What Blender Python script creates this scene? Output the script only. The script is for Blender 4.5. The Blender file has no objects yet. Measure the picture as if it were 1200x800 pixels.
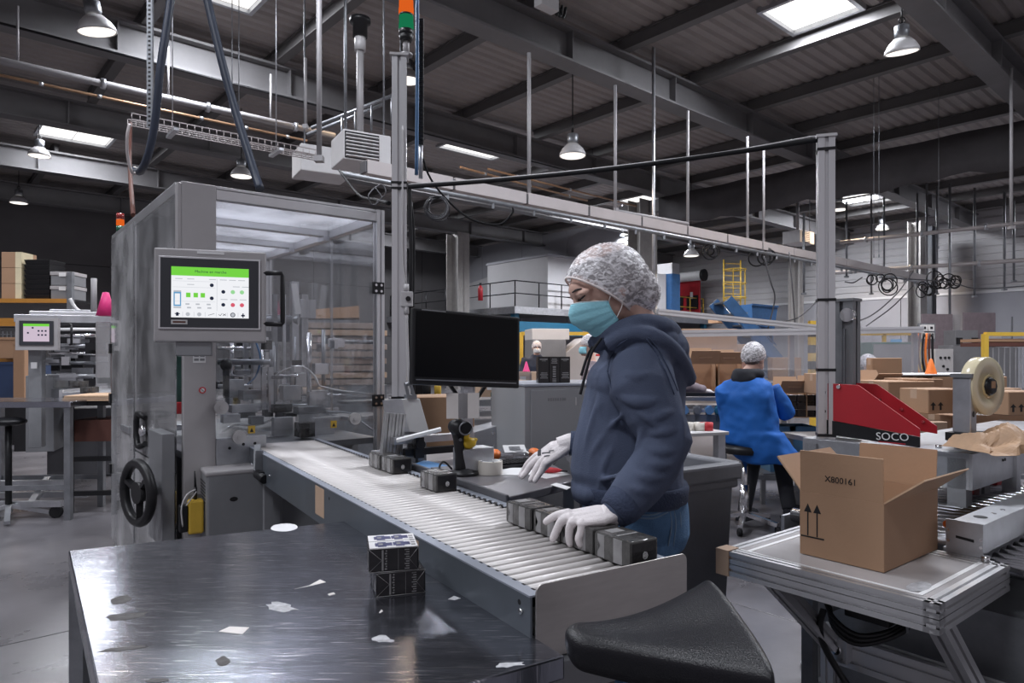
import bpy, bmesh, math, random
from mathutils import Vector, Matrix

S = bpy.context.scene
C = S.collection
R = math.radians
random.seed(11)

# ---------------------------------------------------------------- camera, world, exposure
H, F, HY = 1.36, 800.0, 418.0            # eye height, focal length and horizon row of the 1200x800 frame
cam = bpy.data.cameras.new('camera'); cam.lens = 24; cam.sensor_width = 36; cam.shift_y = 0.015
cam.clip_start = 0.05; cam.clip_end = 200
co = bpy.data.objects.new('camera', cam); C.objects.link(co)
co.location = (0, 0, H); co.rotation_euler = (R(90), 0, 0)
S.camera = co

w = bpy.data.worlds.new('world'); S.world = w; w.use_nodes = True
bgn = w.node_tree.nodes['Background']
bgn.inputs[0].default_value = (0.86, 0.82, 0.90, 1); bgn.inputs[1].default_value = 0.45

S.view_settings.view_transform = 'Standard'; S.view_settings.look = 'None'
S.view_settings.gamma = 1; S.view_settings.exposure = 0.0
S.cycles.use_denoising = True
S.cycles.max_bounces = 7; S.cycles.transparent_max_bounces = 24
S.cycles.diffuse_bounces = 3; S.cycles.glossy_bounces = 3
S.cycles.sample_clamp_indirect = 4.0
S.cycles.caustics_reflective = False; S.cycles.caustics_refractive = False

RB = R(41.3)                               # the hall's own axes, turned against the camera's
BX = Vector((math.cos(RB), math.sin(RB), 0)); BY = Vector((-math.sin(RB), math.cos(RB), 0))
def B(X, Y, z=0.0): return BX * X + BY * Y + Vector((0, 0, z))
def W(px, py, z):
    d = F * (H - z) / (py - HY); return Vector(((px - 600) / F * d, d, z))
def D(px, py, d): return Vector(((px - 600) / F * d, d, H + (HY - py) / F * d))

# daylight through the roof windows: (X, Y, size X, size Y) in hall axes, strength of the area light under the pane; some unseen windows are added for light
SKY = [(11.55, 5.40, 1.15, 1.15, 1), (3.3, 20.95, 1.6, 2.2, 1.0), (12.1, 15.0, 1.9, 1.6, 2.0), (3.7, 11.2, 1.3, 1.2, 1.5),
       (1.3, 4.9, 1.5, 1.2, 1), (-2.6, 5.6, 1.5, 1.5, 1), (-2.4, 14.9, 1.5, 1.5, 1), (20.5, 16.2, 1.6, 1.2, 3),  # first one here is unseen, added to light the machine roof
       (26.8, 10.6, 1.8, 1.4, 3), (11.2, -1.4, 1.5, 1.5, 1), (-3.4, 0.2, 1.5, 1.5, 1), (7.5, 1.0, 1.5, 1.5, 2.4), (25.5, 20.8, 2.2, 1.5, 1.4), (27.5, 2.5, 1.8, 1.5, 3), (15.5, 25.0, 1.8, 1.5, 1.5)]  # includes unseen windows added to brighten the foreground and right side
def sky_light(X, Y, sx, sy, k):
    l = bpy.data.lights.new('daylight', 'AREA'); l.shape = 'RECTANGLE'; l.size = sx; l.size_y = sy
    l.energy = 270 * k; l.color = (0.90, 0.93, 1.0)
    o = bpy.data.objects.new('daylight', l); C.objects.link(o)
    o.location = B(X, Y, 7.24); o.rotation_euler = (0, 0, RB)
for s_ in SKY: sky_light(*s_)

# ---------------------------------------------------------------- materials
MATS = {}
def mat(name, col, rough=0.5, metal=0.0, var=0.10, scale=6.0, bump=0.0, bscale=60.0, rvar=0.08, stretch=None, coat=0.0, spec=0.5, emit=None, es=0.0, trans=0.0, alpha=1.0):
    m = bpy.data.materials.new(name); m.use_nodes = True
    nt = m.node_tree; b = nt.nodes['Principled BSDF']; L = nt.links.new
    b.inputs['Roughness'].default_value = rough; b.inputs['Metallic'].default_value = metal
    b.inputs['Specular IOR Level'].default_value = spec; b.inputs['Coat Weight'].default_value = coat
    b.inputs['Base Color'].default_value = (*col, 1)
    tc = nt.nodes.new('ShaderNodeTexCoord'); mp = nt.nodes.new('ShaderNodeMapping'); L(tc.outputs['Object'], mp.inputs[0])
    if stretch: mp.inputs['Scale'].default_value = stretch
    if var or rvar:
        n = nt.nodes.new('ShaderNodeTexNoise'); n.inputs['Scale'].default_value = scale; n.inputs['Detail'].default_value = 6
        n.inputs['Roughness'].default_value = 0.65; L(mp.outputs[0], n.inputs['Vector'])
        r = nt.nodes.new('ShaderNodeValToRGB')
        r.color_ramp.elements[0].position = 0.3; r.color_ramp.elements[1].position = 0.7
        r.color_ramp.elements[0].color = (*[max(0, c * (1 - var)) for c in col], 1)
        r.color_ramp.elements[1].color = (*[min(1, c * (1 + var)) for c in col], 1)
        L(n.outputs['Fac'], r.inputs[0]); L(r.outputs[0], b.inputs['Base Color'])
        if rvar:
            q = nt.nodes.new('ShaderNodeMapRange'); q.inputs[3].default_value = max(0.02, rough - rvar); q.inputs[4].default_value = min(1, rough + rvar)
            L(n.outputs['Fac'], q.inputs[0]); L(q.outputs[0], b.inputs['Roughness'])
    if bump:
        n2 = nt.nodes.new('ShaderNodeTexNoise'); n2.inputs['Scale'].default_value = bscale; n2.inputs['Detail'].default_value = 5
        L(mp.outputs[0], n2.inputs['Vector'])
        bp = nt.nodes.new('ShaderNodeBump'); bp.inputs['Strength'].default_value = bump; bp.inputs['Distance'].default_value = 0.01
        L(n2.outputs['Fac'], bp.inputs['Height']); L(bp.outputs[0], b.inputs['Normal'])
    if emit:
        b.inputs['Emission Color'].default_value = (*emit, 1); b.inputs['Emission Strength'].default_value = es
    MATS[name] = m; return m
def clear(name, tint=(0.93, 0.95, 0.97), haze=0.05, refl=0.10, hazecol=(0.8, 0.82, 0.86), rough=0.04, milky=False):
    """thin clear plastic sheet: see-through, a surface reflection and a little haze"""
    m = bpy.data.materials.new(name); m.use_nodes = True; nt = m.node_tree; L = nt.links.new
    for n in list(nt.nodes): nt.nodes.remove(n)
    out = nt.nodes.new('ShaderNodeOutputMaterial'); t = nt.nodes.new('ShaderNodeBsdfTransparent'); t.inputs[0].default_value = (*tint, 1)
    g = nt.nodes.new('ShaderNodeBsdfGlossy'); g.inputs['Roughness'].default_value = rough
    d = nt.nodes.new('ShaderNodeBsdfTranslucent' if milky else 'ShaderNodeBsdfDiffuse'); d.inputs[0].default_value = (*hazecol, 1)
    lw = nt.nodes.new('ShaderNodeLayerWeight'); lw.inputs[0].default_value = 0.25
    mr = nt.nodes.new('ShaderNodeMapRange'); mr.inputs[3].default_value = refl * 0.6; mr.inputs[4].default_value = min(1, refl * 5)
    L(lw.outputs['Fresnel'], mr.inputs[0])
    tc = nt.nodes.new('ShaderNodeTexCoord'); no = nt.nodes.new('ShaderNodeTexNoise'); no.inputs['Scale'].default_value = 3; no.inputs['Detail'].default_value = 5
    L(tc.outputs['Object'], no.inputs['Vector'])
    hz = nt.nodes.new('ShaderNodeMapRange'); hz.inputs[1].default_value = 0.35; hz.inputs[2].default_value = 0.75
    hz.inputs[3].default_value = haze * 0.5; hz.inputs[4].default_value = haze * 1.6; L(no.outputs['Fac'], hz.inputs[0])
    a = nt.nodes.new('ShaderNodeMixShader'); L(hz.outputs[0], a.inputs[0]); L(t.outputs[0], a.inputs[1]); L(d.outputs[0], a.inputs[2])
    b = nt.nodes.new('ShaderNodeMixShader'); L(mr.outputs[0], b.inputs[0]); L(a.outputs[0], b.inputs[1]); L(g.outputs[0], b.inputs[2])
    L(b.outputs[0], out.inputs[0]); MATS[name] = m; return m
def glow(name, col, s=1.0):
    m = bpy.data.materials.new(name); m.use_nodes = True; nt = m.node_tree
    for n in list(nt.nodes): nt.nodes.remove(n)
    out = nt.nodes.new('ShaderNodeOutputMaterial'); e = nt.nodes.new('ShaderNodeEmission')
    e.inputs[0].default_value = (*col, 1); e.inputs[1].default_value = s; nt.links.new(e.outputs[0], out.inputs[0])
    MATS[name] = m; return m

mat('concrete', (0.13, 0.124, 0.135), 0.30, 0, 0.38, 0.9, 0.10, 14, 0.16)
mat('joint', (0.07, 0.07, 0.072), 0.9)
mat('roof', (0.33, 0.30, 0.288), 0.6, 0, 0.10, 1.5)
mat('beam', (0.17, 0.165, 0.17), 0.55, 0, 0.18, 0.8)
mat('purlin', (0.13, 0.125, 0.125), 0.55, 0, 0.15, 1.0)
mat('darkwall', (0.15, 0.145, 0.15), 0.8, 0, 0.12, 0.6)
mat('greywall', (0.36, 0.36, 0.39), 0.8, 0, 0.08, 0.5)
mat('whitewall', (0.50, 0.49, 0.50), 0.75, 0, 0.06, 0.5)
mat('tarp', (0.075, 0.07, 0.075), 0.7, 0, 0.2, 1.2, 0.6, 2.5)
mat('galv', (0.52, 0.53, 0.56), 0.36, 0.85, 0.14, 9, 0.04, 30)
mat('galv_dark', (0.25, 0.26, 0.28), 0.42, 0.7, 0.2, 7)
mat('alu', (0.66, 0.66, 0.68), 0.34, 0.75, 0.05, 4, 0, 1, 0.05, (1, 1, 0.1))
mat('alu_dark', (0.10, 0.10, 0.11), 0.5, 0.3)
mat('steel', (0.29, 0.30, 0.35), 0.18, 0.95, 0.16, 2.0, 0.025, 20, 0.05, (1.2, 10, 1))
mat('steel_plate', (0.52, 0.49, 0.475), 0.40, 0.85, 0.07, 5, 0.02, 40, 0.06, (2, 2, 12))
mat('shiny', (0.75, 0.75, 0.77), 0.2, 1.0, 0.05)
mat('paint_grey', (0.40, 0.385, 0.395), 0.42, 0.1, 0.05, 5, 0.02, 180)
mat('paint_mid', (0.24, 0.245, 0.26), 0.4, 0.25, 0.08, 5)
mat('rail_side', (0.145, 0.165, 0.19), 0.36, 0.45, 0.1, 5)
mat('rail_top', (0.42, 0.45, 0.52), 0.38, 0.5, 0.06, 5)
mat('roller', (0.60, 0.57, 0.56), 0.42, 0.15, 0.06, 20)
mat('black', (0.012, 0.012, 0.014), 0.42, 0, 0.2, 8, spec=0.35)
mat('rubber', (0.016, 0.016, 0.018), 0.7, 0, 0.2, 10, spec=0.15)
mat('vinyl', (0.009, 0.009, 0.012), 0.34, 0, 0.15, 10, 0.2, 420, 0.05, None, 0, 0.32)
mat('screen_off', (0.003, 0.003, 0.004), 0.35, 0, 0, spec=0.15)
mat('bezel', (0.035, 0.037, 0.045), 0.35, 0, 0.05)
mat('card', (0.40, 0.245, 0.15), 0.75, 0, 0.06, 3, 0.05, 90)
mat('card_in', (0.34, 0.20, 0.12), 0.8, 0, 0.06, 3)
mat('card_edge', (0.56, 0.38, 0.25), 0.8, 0, 0.15, 60)
mat('card_hazed', (0.36, 0.28, 0.24), 0.75, 0, 0.10, 3)  # card greyed by the haze of the clear panels, put into its colour
mat('card_pale', (0.50, 0.35, 0.25), 0.75, 0, 0.08, 3)
mat('kraft', (0.42, 0.26, 0.15), 0.6, 0, 0.2, 6, 0.4, 20)
mat('pack_black', (0.018, 0.017, 0.019), 0.2, 0, 0.4, 12, 0.25, 25, 0.1)
mat('pack_film', (0.085, 0.083, 0.082), 0.16, 0.2, 0.6, 16, 0.5, 30, 0.1)
mat('pack_print', (0.27, 0.265, 0.27), 0.4, 0, 0.2, 30)
mat('pack_white', (0.72, 0.71, 0.72), 0.35, 0, 0.1, 30)
mat('pack_blue', (0.05, 0.055, 0.14), 0.35, 0, 0.3, 40)
mat('white', (0.74, 0.74, 0.75), 0.5, 0, 0.04)
mat('paper', (0.70, 0.66, 0.64), 0.7, 0, 0.05)
mat('glove', (0.78, 0.73, 0.74), 0.7, 0, 0.04, 20, 0.25, 220)
mat('ink', (0.012, 0.011, 0.012), 0.6, 0, 0)
mat('red', (0.42, 0.02, 0.03), 0.36, 0, 0.08, 4)
mat('redbright', (0.55, 0.03, 0.04), 0.5)
mat('yellow', (0.62, 0.40, 0.05), 0.45, 0, 0.08)
mat('yellow_duck', (0.75, 0.50, 0.03), 0.4, 0, 0.05)
mat('orange', (0.85, 0.20, 0.03), 0.45)
mat('rack_orange', (0.45, 0.20, 0.03), 0.5)
mat('bluepaint', (0.012, 0.11, 0.20), 0.5, 0, 0.1)
mat('blueskip', (0.03, 0.10, 0.24), 0.5, 0, 0.15)
mat('hose_blue', (0.10, 0.22, 0.42), 0.4)
mat('hose_dark', (0.025, 0.033, 0.055), 0.4)
mat('pipe', (0.32, 0.31, 0.32), 0.55, 0.2, 0.06)
mat('copper', (0.42, 0.26, 0.16), 0.4, 0.6, 0.1)
mat('conduit', (0.46, 0.42, 0.42), 0.5, 0.2, 0.06, 3)
mat('heater', (0.55, 0.54, 0.55), 0.5, 0.1, 0.05)
mat('bin', (0.165, 0.17, 0.19), 0.55, 0, 0.12, 5, 0.08, 60)
mat('skin', (0.66, 0.42, 0.34), 0.48, 0, 0.06, 12, 0.04, 200)
mat('skin_dark', (0.33, 0.19, 0.14), 0.5, 0, 0.06, 12)
mat('hair', (0.11, 0.085, 0.085), 0.45, 0, 0.3, 30, 0.3, 60)
mat('lash', (0.015, 0.01, 0.01), 0.6, 0, 0)
mat('hoodie', (0.075, 0.092, 0.145), 0.9, 0, 0.16, 5, 0.22, 300, 0.03, None, 0, 0.25)
mat('hoodie_rib', (0.052, 0.066, 0.112), 0.9, 0, 0.1, 40, 0.5, 160, 0.03, None, 0, 0.25)
mat('cord', (0.012, 0.012, 0.016), 0.8)
mat('denim', (0.085, 0.18, 0.33), 0.85, 0, 0.3, 14, 0.35, 260)
mat('stitch', (0.20, 0.28, 0.38), 0.8)
mat('mask', (0.30, 0.65, 0.76), 0.7, 0, 0.05, 6, 0.15, 160)
mat('mask_edge', (0.62, 0.76, 0.80), 0.7)
mat('loop', (0.75, 0.68, 0.66), 0.7)
mat('coat_blue', (0.005, 0.105, 0.42), 0.75, 0, 0.12, 4, 0.2, 30)
mat('cloth_dark', (0.018, 0.019, 0.026), 0.85, 0, 0.2)
mat('cloth_navy', (0.025, 0.03, 0.05), 0.85, 0, 0.2)
mat('cloth_mauve', (0.22, 0.18, 0.20), 0.85, 0, 0.15)
mat('green_dark', (0.03, 0.10, 0.08), 0.5)
mat('pink', (0.75, 0.04, 0.22), 0.5)
mat('brown', (0.10, 0.035, 0.025), 0.7)
mat('blue_crate', (0.02, 0.04, 0.10), 0.6)
mat('tapecore', (0.70, 0.66, 0.60), 0.35, 0, 0.06, 6)
mat('taperoll', (0.72, 0.64, 0.44), 0.22, 0, 0.06, 6, 0, 1, 0.05, None, 0.3)
mat('taperoll_side', (0.60, 0.48, 0.25), 0.3, 0, 0.08, 6)
clear('acrylic', (0.975, 0.98, 0.985), 0.02, 0.09)
clear('acrylic_hazy', (0.95, 0.955, 0.965), 0.20, 0.42)  # haze and gloss raised to stand in for bright reflections
clear('acrylic_side', (0.96, 0.965, 0.975), 0.34, 0.30, (0.85, 0.85, 0.88))  # strong haze put in as the side door's bright reflections
clear('acrylic_frost', (0.85, 0.86, 0.88), 0.5, 0.30, (0.9, 0.9, 0.92))
clear('acrylic_roof', (0.92, 0.925, 0.95), 0.42, 0.10, (0.85, 0.85, 0.90), 0.12, True)
clear('film', (0.90, 0.90, 0.92), 0.12, 0.14)
glow('pane', (1.0, 0.98, 0.95), 1.5)
glow('lamp_on', (1.0, 0.76, 0.50), 1.5)
glow('lamp_white', (1.0, 0.93, 0.85), 1.5)
glow('ui_white', (0.92, 0.93, 0.97), 0.95)
glow('ui_green', (0.20, 0.72, 0.07), 0.9)
glow('ui_lightgreen', (0.35, 0.75, 0.35), 0.9)
glow('ui_red', (0.75, 0.12, 0.18), 0.9)
glow('ui_dark', (0.02, 0.025, 0.05), 1)
glow('ui_blue', (0.15, 0.38, 0.65), 0.9)
glow('ui_grey', (0.55, 0.57, 0.62), 0.9)
glow('ui_pink', (0.75, 0.62, 0.75), 0.8)
glow('sig_orange', (1.0, 0.16, 0.02), 0.7)
glow('sig_green', (0.02, 0.38, 0.16), 0.42)
mat('sig_red', (0.25, 0.02, 0.02), 0.25, 0, 0, coat=0.5)
mat('sig_amber', (0.5, 0.1, 0.01), 0.25, 0, 0, coat=0.5)
mat('sig_green_off', (0.01, 0.10, 0.05), 0.25, 0, 0, coat=0.5)

# hair-net plastic: thin crinkled film, half see-through
def netmat():
    m = bpy.data.materials.new('hairnet'); m.use_nodes = True; nt = m.node_tree; L = nt.links.new
    for n in list(nt.nodes): nt.nodes.remove(n)
    out = nt.nodes.new('ShaderNodeOutputMaterial'); t = nt.nodes.new('ShaderNodeBsdfTransparent')
    p = nt.nodes.new('ShaderNodeBsdfPrincipled'); p.inputs['Base Color'].default_value = (0.90, 0.88, 0.92, 1); p.inputs['Roughness'].default_value = 0.3
    tc = nt.nodes.new('ShaderNodeTexCoord'); mp = nt.nodes.new('ShaderNodeMapping'); mp.inputs['Scale'].default_value = (1.0, 1.0, 1.6)
    mp.inputs['Rotation'].default_value = (0, R(30), 0)
    L(tc.outputs['Object'], mp.inputs[0])
    wv = nt.nodes.new('ShaderNodeTexNoise'); wv.inputs['Scale'].default_value = 62; wv.inputs['Detail'].default_value = 2.5; wv.inputs['Distortion'].default_value = 0.9
    L(mp.outputs[0], wv.inputs['Vector'])
    mr = nt.nodes.new('ShaderNodeMapRange'); mr.inputs[1].default_value = 0.40; mr.inputs[2].default_value = 0.62; mr.inputs[3].default_value = 0.30; mr.inputs[4].default_value = 0.93
    L(wv.outputs['Fac'], mr.inputs[0])
    bp = nt.nodes.new('ShaderNodeBump'); bp.inputs['Strength'].default_value = 0.8; bp.inputs['Distance'].default_value = 0.006
    L(wv.outputs['Fac'], bp.inputs['Height']); L(bp.outputs[0], p.inputs['Normal'])
    x = nt.nodes.new('ShaderNodeMixShader'); L(mr.outputs[0], x.inputs[0]); L(t.outputs[0], x.inputs[1]); L(p.outputs[0], x.inputs[2])
    L(x.outputs[0], out.inputs[0]); MATS['hairnet'] = m
netmat()

# ---------------------------------------------------------------- mesh builder
def frame(dirv, up=Vector((0, 0, 1))):
    z = dirv.normalized()
    if abs(z.dot(up)) > 0.98: up = Vector((0, 1, 0))
    x = up.cross(z).normalized(); y = z.cross(x)
    return x, y, z
V = Vector
class MB:
    def __init__(self): self.v = []; self.f = []; self.m = []; self.s = []
    def add(self, vs, fs, mi=0, sm=False):
        o = len(self.v); self.v += [tuple(v) for v in vs]
        for f in fs: self.f.append([i + o for i in f]); self.m.append(mi); self.s.append(sm)
        return self
    def box(self, c, s, rz=0, mi=0, M=None):
        vs = [V((x * s[0] / 2, y * s[1] / 2, z * s[2] / 2)) for z in (-1, 1) for y in (-1, 1) for x in (-1, 1)]
        if M is None: M = Matrix.Rotation(rz, 3, 'Z')
        vs = [M @ v + V(c) for v in vs]
        return self.add(vs, [(0, 2, 3, 1), (4, 5, 7, 6), (0, 1, 5, 4), (1, 3, 7, 5), (3, 2, 6, 7), (2, 0, 4, 6)], mi)
    def bb(self, x0, x1, y0, y1, z0, z1, mi=0):
        return self.box(((x0 + x1) / 2, (y0 + y1) / 2, (z0 + z1) / 2), (abs(x1 - x0), abs(y1 - y0), abs(z1 - z0)), 0, mi)
    def bar(self, p0, p1, w, h, mi=0, up=V((0, 0, 1))):
        p0, p1 = V(p0), V(p1); x, y, z = frame(p1 - p0, up)
        vs = [p + x * (sx * w / 2) + y * (sy * h / 2) for p in (p0, p1) for sy in (-1, 1) for sx in (-1, 1)]
        return self.add(vs, [(0, 2, 3, 1), (4, 5, 7, 6), (0, 1, 5, 4), (1, 3, 7, 5), (3, 2, 6, 7), (2, 0, 4, 6)], mi)
    def loft(self, rings, mi=0, sm=True, caps=True, closed=True):
        n = len(rings[0]); vs = [p for r in rings for p in r]; fs = []
        for i in range(len(rings) - 1):
            for j in range(n if closed else n - 1):
                k = (j + 1) % n; fs.append((i * n + j, i * n + k, (i + 1) * n + k, (i + 1) * n + j))
        o = len(self.v); self.add(vs, fs, mi, sm)
        if caps and closed:
            self.f.append([o + j for j in range(n)][::-1]); self.m.append(mi); self.s.append(False)
            q = o + (len(rings) - 1) * n
            self.f.append([q + j for j in range(n)]); self.m.append(mi); self.s.append(False)
        return self
    def cyl(self, p0, p1, r, r1=None, n=14, mi=0, sm=True, caps=True):
        p0, p1 = V(p0), V(p1); x, y, z = frame(p1 - p0); r1 = r if r1 is None else r1
        ring = lambda p, q: [p + x * (q * math.cos(2 * math.pi * j / n)) + y * (q * math.sin(2 * math.pi * j / n)) for j in range(n)]
        return self.loft([ring(p0, r), ring(p1, r1)], mi, sm, caps)
    def tube(self, pts, r, n=8, mi=0, flat=1.0, cap_round=False, closed_path=False):
        pts = [V(p) for p in pts]; rs = r if isinstance(r, (list, tuple)) else [r] * len(pts)
        x = None; rings = []
        for i, p in enumerate(pts):
            if closed_path: t = pts[(i + 1) % len(pts)] - pts[i - 1]
            else: t = pts[min(i + 1, len(pts) - 1)] - pts[max(i - 1, 0)]
            t = t.normalized() if t.length > 1e-9 else V((0, 0, 1))
            if x is None: x = frame(t)[0]
            else:
                x = x - t * x.dot(t); x = x.normalized() if x.length > 1e-6 else frame(t)[0]
            y = t.cross(x)
            rings.append([p + x * (rs[i] * math.cos(2 * math.pi * j / n)) + y * (rs[i] * flat * math.sin(2 * math.pi * j / n)) for j in range(n)])
        if closed_path: rings.append(rings[0]); return self.loft(rings, mi, True, False)
        if cap_round:
            def dome(ring, p, t, q):
                out = []
                for a in (0.5, 0.85):
                    out.append([p + (v - p) * math.cos(a * math.pi / 2) + t * (q * math.sin(a * math.pi / 2)) for v in ring])
                return out
            t0 = (pts[0] - pts[1]).normalized(); t1 = (pts[-1] - pts[-2]).normalized()
            rings = dome(rings[0], pts[0], t0, rs[0])[::-1] + rings + dome(rings[-1], pts[-1], t1, rs[-1])
        return self.loft(rings, mi, True, True)
    def ell(self, c, r, M=None, nu=16, nv=10, mi=0):
        M = M or Matrix.Identity(3); rings = []
        for i in range(1, nv):
            a = math.pi * i / nv
            rings.append([V(c) + M @ V((r[0] * math.sin(a) * math.cos(2 * math.pi * j / nu), r[1] * math.sin(a) * math.sin(2 * math.pi * j / nu), -r[2] * math.cos(a))) for j in range(nu)])
        o = len(self.v); self.loft(rings, mi, True, False)
        self.add([V(c) + M @ V((0, 0, -r[2])), V(c) + M @ V((0, 0, r[2]))], [], mi)
        b, t = len(self.v) - 2, len(self.v) - 1; q = o + (nv - 2) * nu
        for j in range(nu):
            k = (j + 1) % nu
            self.f.append([b, o + k, o + j]); self.m.append(mi); self.s.append(True)
            self.f.append([q + j, q + k, t]); self.m.append(mi); self.s.append(True)
        return self
    def prism(self, poly, vec, mi=0):
        poly = [V(p) for p in poly]; vec = V(vec); n = len(poly)
        self.add(poly + [p + vec for p in poly], [tuple(range(n))[::-1], tuple(range(n, 2 * n))] + [(i, (i + 1) % n, n + (i + 1) % n, n + i) for i in range(n)], mi)
        return self
    def lathe(self, prof, c=(0, 0, 0), n=20, mi=0, axis='Z', caps=True):
        rings = []
        for r, z in prof:
            ring = []
            for j in range(n):
                a = 2 * math.pi * j / n; p = (r * math.cos(a), r * math.sin(a), z)
                if axis == 'X': p = (p[2], p[0], p[1])
                if axis == 'Y': p = (p[0], -p[2], p[1])
                ring.append(V(p) + V(c))
            rings.append(ring)
        return self.loft(rings, mi, True, caps)
    def torus(self, c, R_, r, axis=V((0, 0, 1)), n=24, m=8, mi=0, a0=0, a1=2 * math.pi):
        x, y, z = frame(V(axis)); full = abs(a1 - a0 - 2 * math.pi) < 1e-6
        pts = [V(c) + x * (R_ * math.cos(a0 + (a1 - a0) * i / n)) + y * (R_ * math.sin(a0 + (a1 - a0) * i / n)) for i in range(n if full else n + 1)]
        return self.tube(pts, r, m, mi, closed_path=full)
    def extr(self, p0, p1, w, h=None, mi=0, slots=True, up=V((0, 0, 1))):
        """T-slot aluminium profile from p0 to p1"""
        h = h or w; p0, p1 = V(p0), V(p1); x, y, z = frame(p1 - p0, up); a, b = w / 2, h / 2
        g = min(w, h) * 0.11; dp = min(w, h) * 0.2; out = []
        def side(ax, ay, bx, by, nx, ny, L):
            k = max(1, round(L / min(w, h))) if slots else 0
            out.append((ax, ay))
            for i in range(k):
                t = (i + 0.5) / k; gx, gy = (bx - ax) / L * g, (by - ay) / L * g
                mx, my = ax + (bx - ax) * t, ay + (by - ay) * t
                out.extend([(mx - gx, my - gy), (mx - gx - nx * dp, my - gy - ny * dp), (mx + gx - nx * dp, my + gy - ny * dp), (mx + gx, my + gy)])
        side(-a, -b, a, -b, 0, -1, w); side(a, -b, a, b, 1, 0, h); side(a, b, -a, b, 0, 1, w); side(-a, b, -a, -b, -1, 0, h)
        self.prism([p0 + x * u + y * v for u, v in out], p1 - p0, mi); return self
    def build(self, name, m, parent=None, bevel=0, seg=2, remesh=0, smooth_it=0, solid=0, subsurf=0, M=None):
        me = bpy.data.meshes.new(name); me.from_pydata(self.v, [], self.f)
        for x in (m if isinstance(m, (list, tuple)) else [m]): me.materials.append(MATS[x])
        me.polygons.foreach_set('material_index', self.m); me.polygons.foreach_set('use_smooth', self.s)
        me.update(); o = bpy.data.objects.new(name, me); C.objects.link(o)
        if parent:
            o.parent = parent
        if M is not None: o.matrix_basis = M
        bm = bmesh.new(); bm.from_mesh(me); bmesh.ops.recalc_face_normals(bm, faces=bm.faces); bm.to_mesh(me); bm.free()
        if remesh:
            q = o.modifiers.new('remesh', 'REMESH'); q.mode = 'VOXEL'; q.voxel_size = remesh; q.use_smooth_shade = True
        if smooth_it:
            q = o.modifiers.new('smooth', 'SMOOTH'); q.factor = 0.5; q.iterations = smooth_it
        if solid:
            q = o.modifiers.new('solid', 'SOLIDIFY'); q.thickness = solid; q.offset = 0
        if bevel:
            q = o.modifiers.new('bevel', 'BEVEL'); q.width = bevel; q.segments = seg; q.limit_method = 'ANGLE'; q.angle_limit = R(40)
        if subsurf:
            q = o.modifiers.new('sub', 'SUBSURF'); q.levels = subsurf; q.render_levels = subsurf
        return o

def tag(o, label, cat, group=None, kind=None):
    o['label'] = label
    if cat: o['category'] = cat
    if group: o['group'] = group
    if kind: o['kind'] = kind
    return o
def thing(name, label, cat, loc=(0, 0, 0), rz=0.0, group=None):
    o = bpy.data.objects.new(name, None); C.objects.link(o); o.empty_display_size = 0.1
    o.location = loc; o.rotation_euler = (0, 0, rz); return tag(o, label, cat, group)
def struct(o, label=None):
    o['kind'] = 'structure'
    if label: o['label'] = label
    return o
def lab(o, label): o['label'] = label; return o
def children(o): return [c for c in bpy.data.objects if c.parent is o]
def copy_tree(src, loc=None, rz=None, label=None, kids=None):
    kids = kids if kids is not None else {}
    def rec(o, parent):
        c = o.copy(); C.objects.link(c); c.parent = parent
        for ch in o.children: rec(ch, c)
        return c
    c = rec(src, None)
    if loc is not None: c.location = loc
    if rz is not None: c.rotation_euler = (0, 0, rz)
    if label: c['label'] = label
    return c
def loc(root, p):
    """world point -> the local axes of a thing set upright"""
    return Matrix.Rotation(-root.rotation_euler[2], 3, 'Z') @ (V(p) - V(root.location))
def text(s, name, m, parent, size, M, extrude=0.0004, align='CENTER', label=None, sx=1.0):
    cu = bpy.data.curves.new(name, 'FONT'); cu.body = s; cu.size = size; cu.extrude = extrude; cu.align_x = align; cu.align_y = 'CENTER'; cu.resolution_u = 3
    cu.materials.append(MATS[m]); q = bpy.data.objects.new('lettering', cu); C.objects.link(q); bpy.context.view_layer.update()
    me = bpy.data.meshes.new_from_object(q.evaluated_get(bpy.context.evaluated_depsgraph_get())); bpy.data.objects.remove(q)
    o = bpy.data.objects.new(name, me); C.objects.link(o); o.parent = parent; o.matrix_basis = M @ Matrix.Diagonal((sx, 1, 1, 1)); return o
def axes(o, x, y):
    """matrix with the given origin, x axis and y axis"""
    x = V(x).normalized(); z = x.cross(V(y)).normalized(); y = z.cross(x)
    m = Matrix((x, y, z)).transposed().to_4x4(); m.translation = V(o); return m
def curve_pts(pts, k=6):
    """smooth path through the points (Catmull-Rom)"""
    P = [V(p) for p in pts]; P = [P[0] * 2 - P[1]] + P + [P[-1] * 2 - P[-2]]; out = []
    for i in range(1, len(P) - 2):
        for j in range(k):
            t = j / k
            out.append(0.5 * ((2 * P[i]) + (P[i + 1] - P[i - 1]) * t + (2 * P[i - 1] - 5 * P[i] + 4 * P[i + 1] - P[i + 2]) * t * t + (3 * P[i] - P[i - 1] - 3 * P[i + 1] + P[i + 2]) * t ** 3))
    out.append(P[-2]); return out

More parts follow.
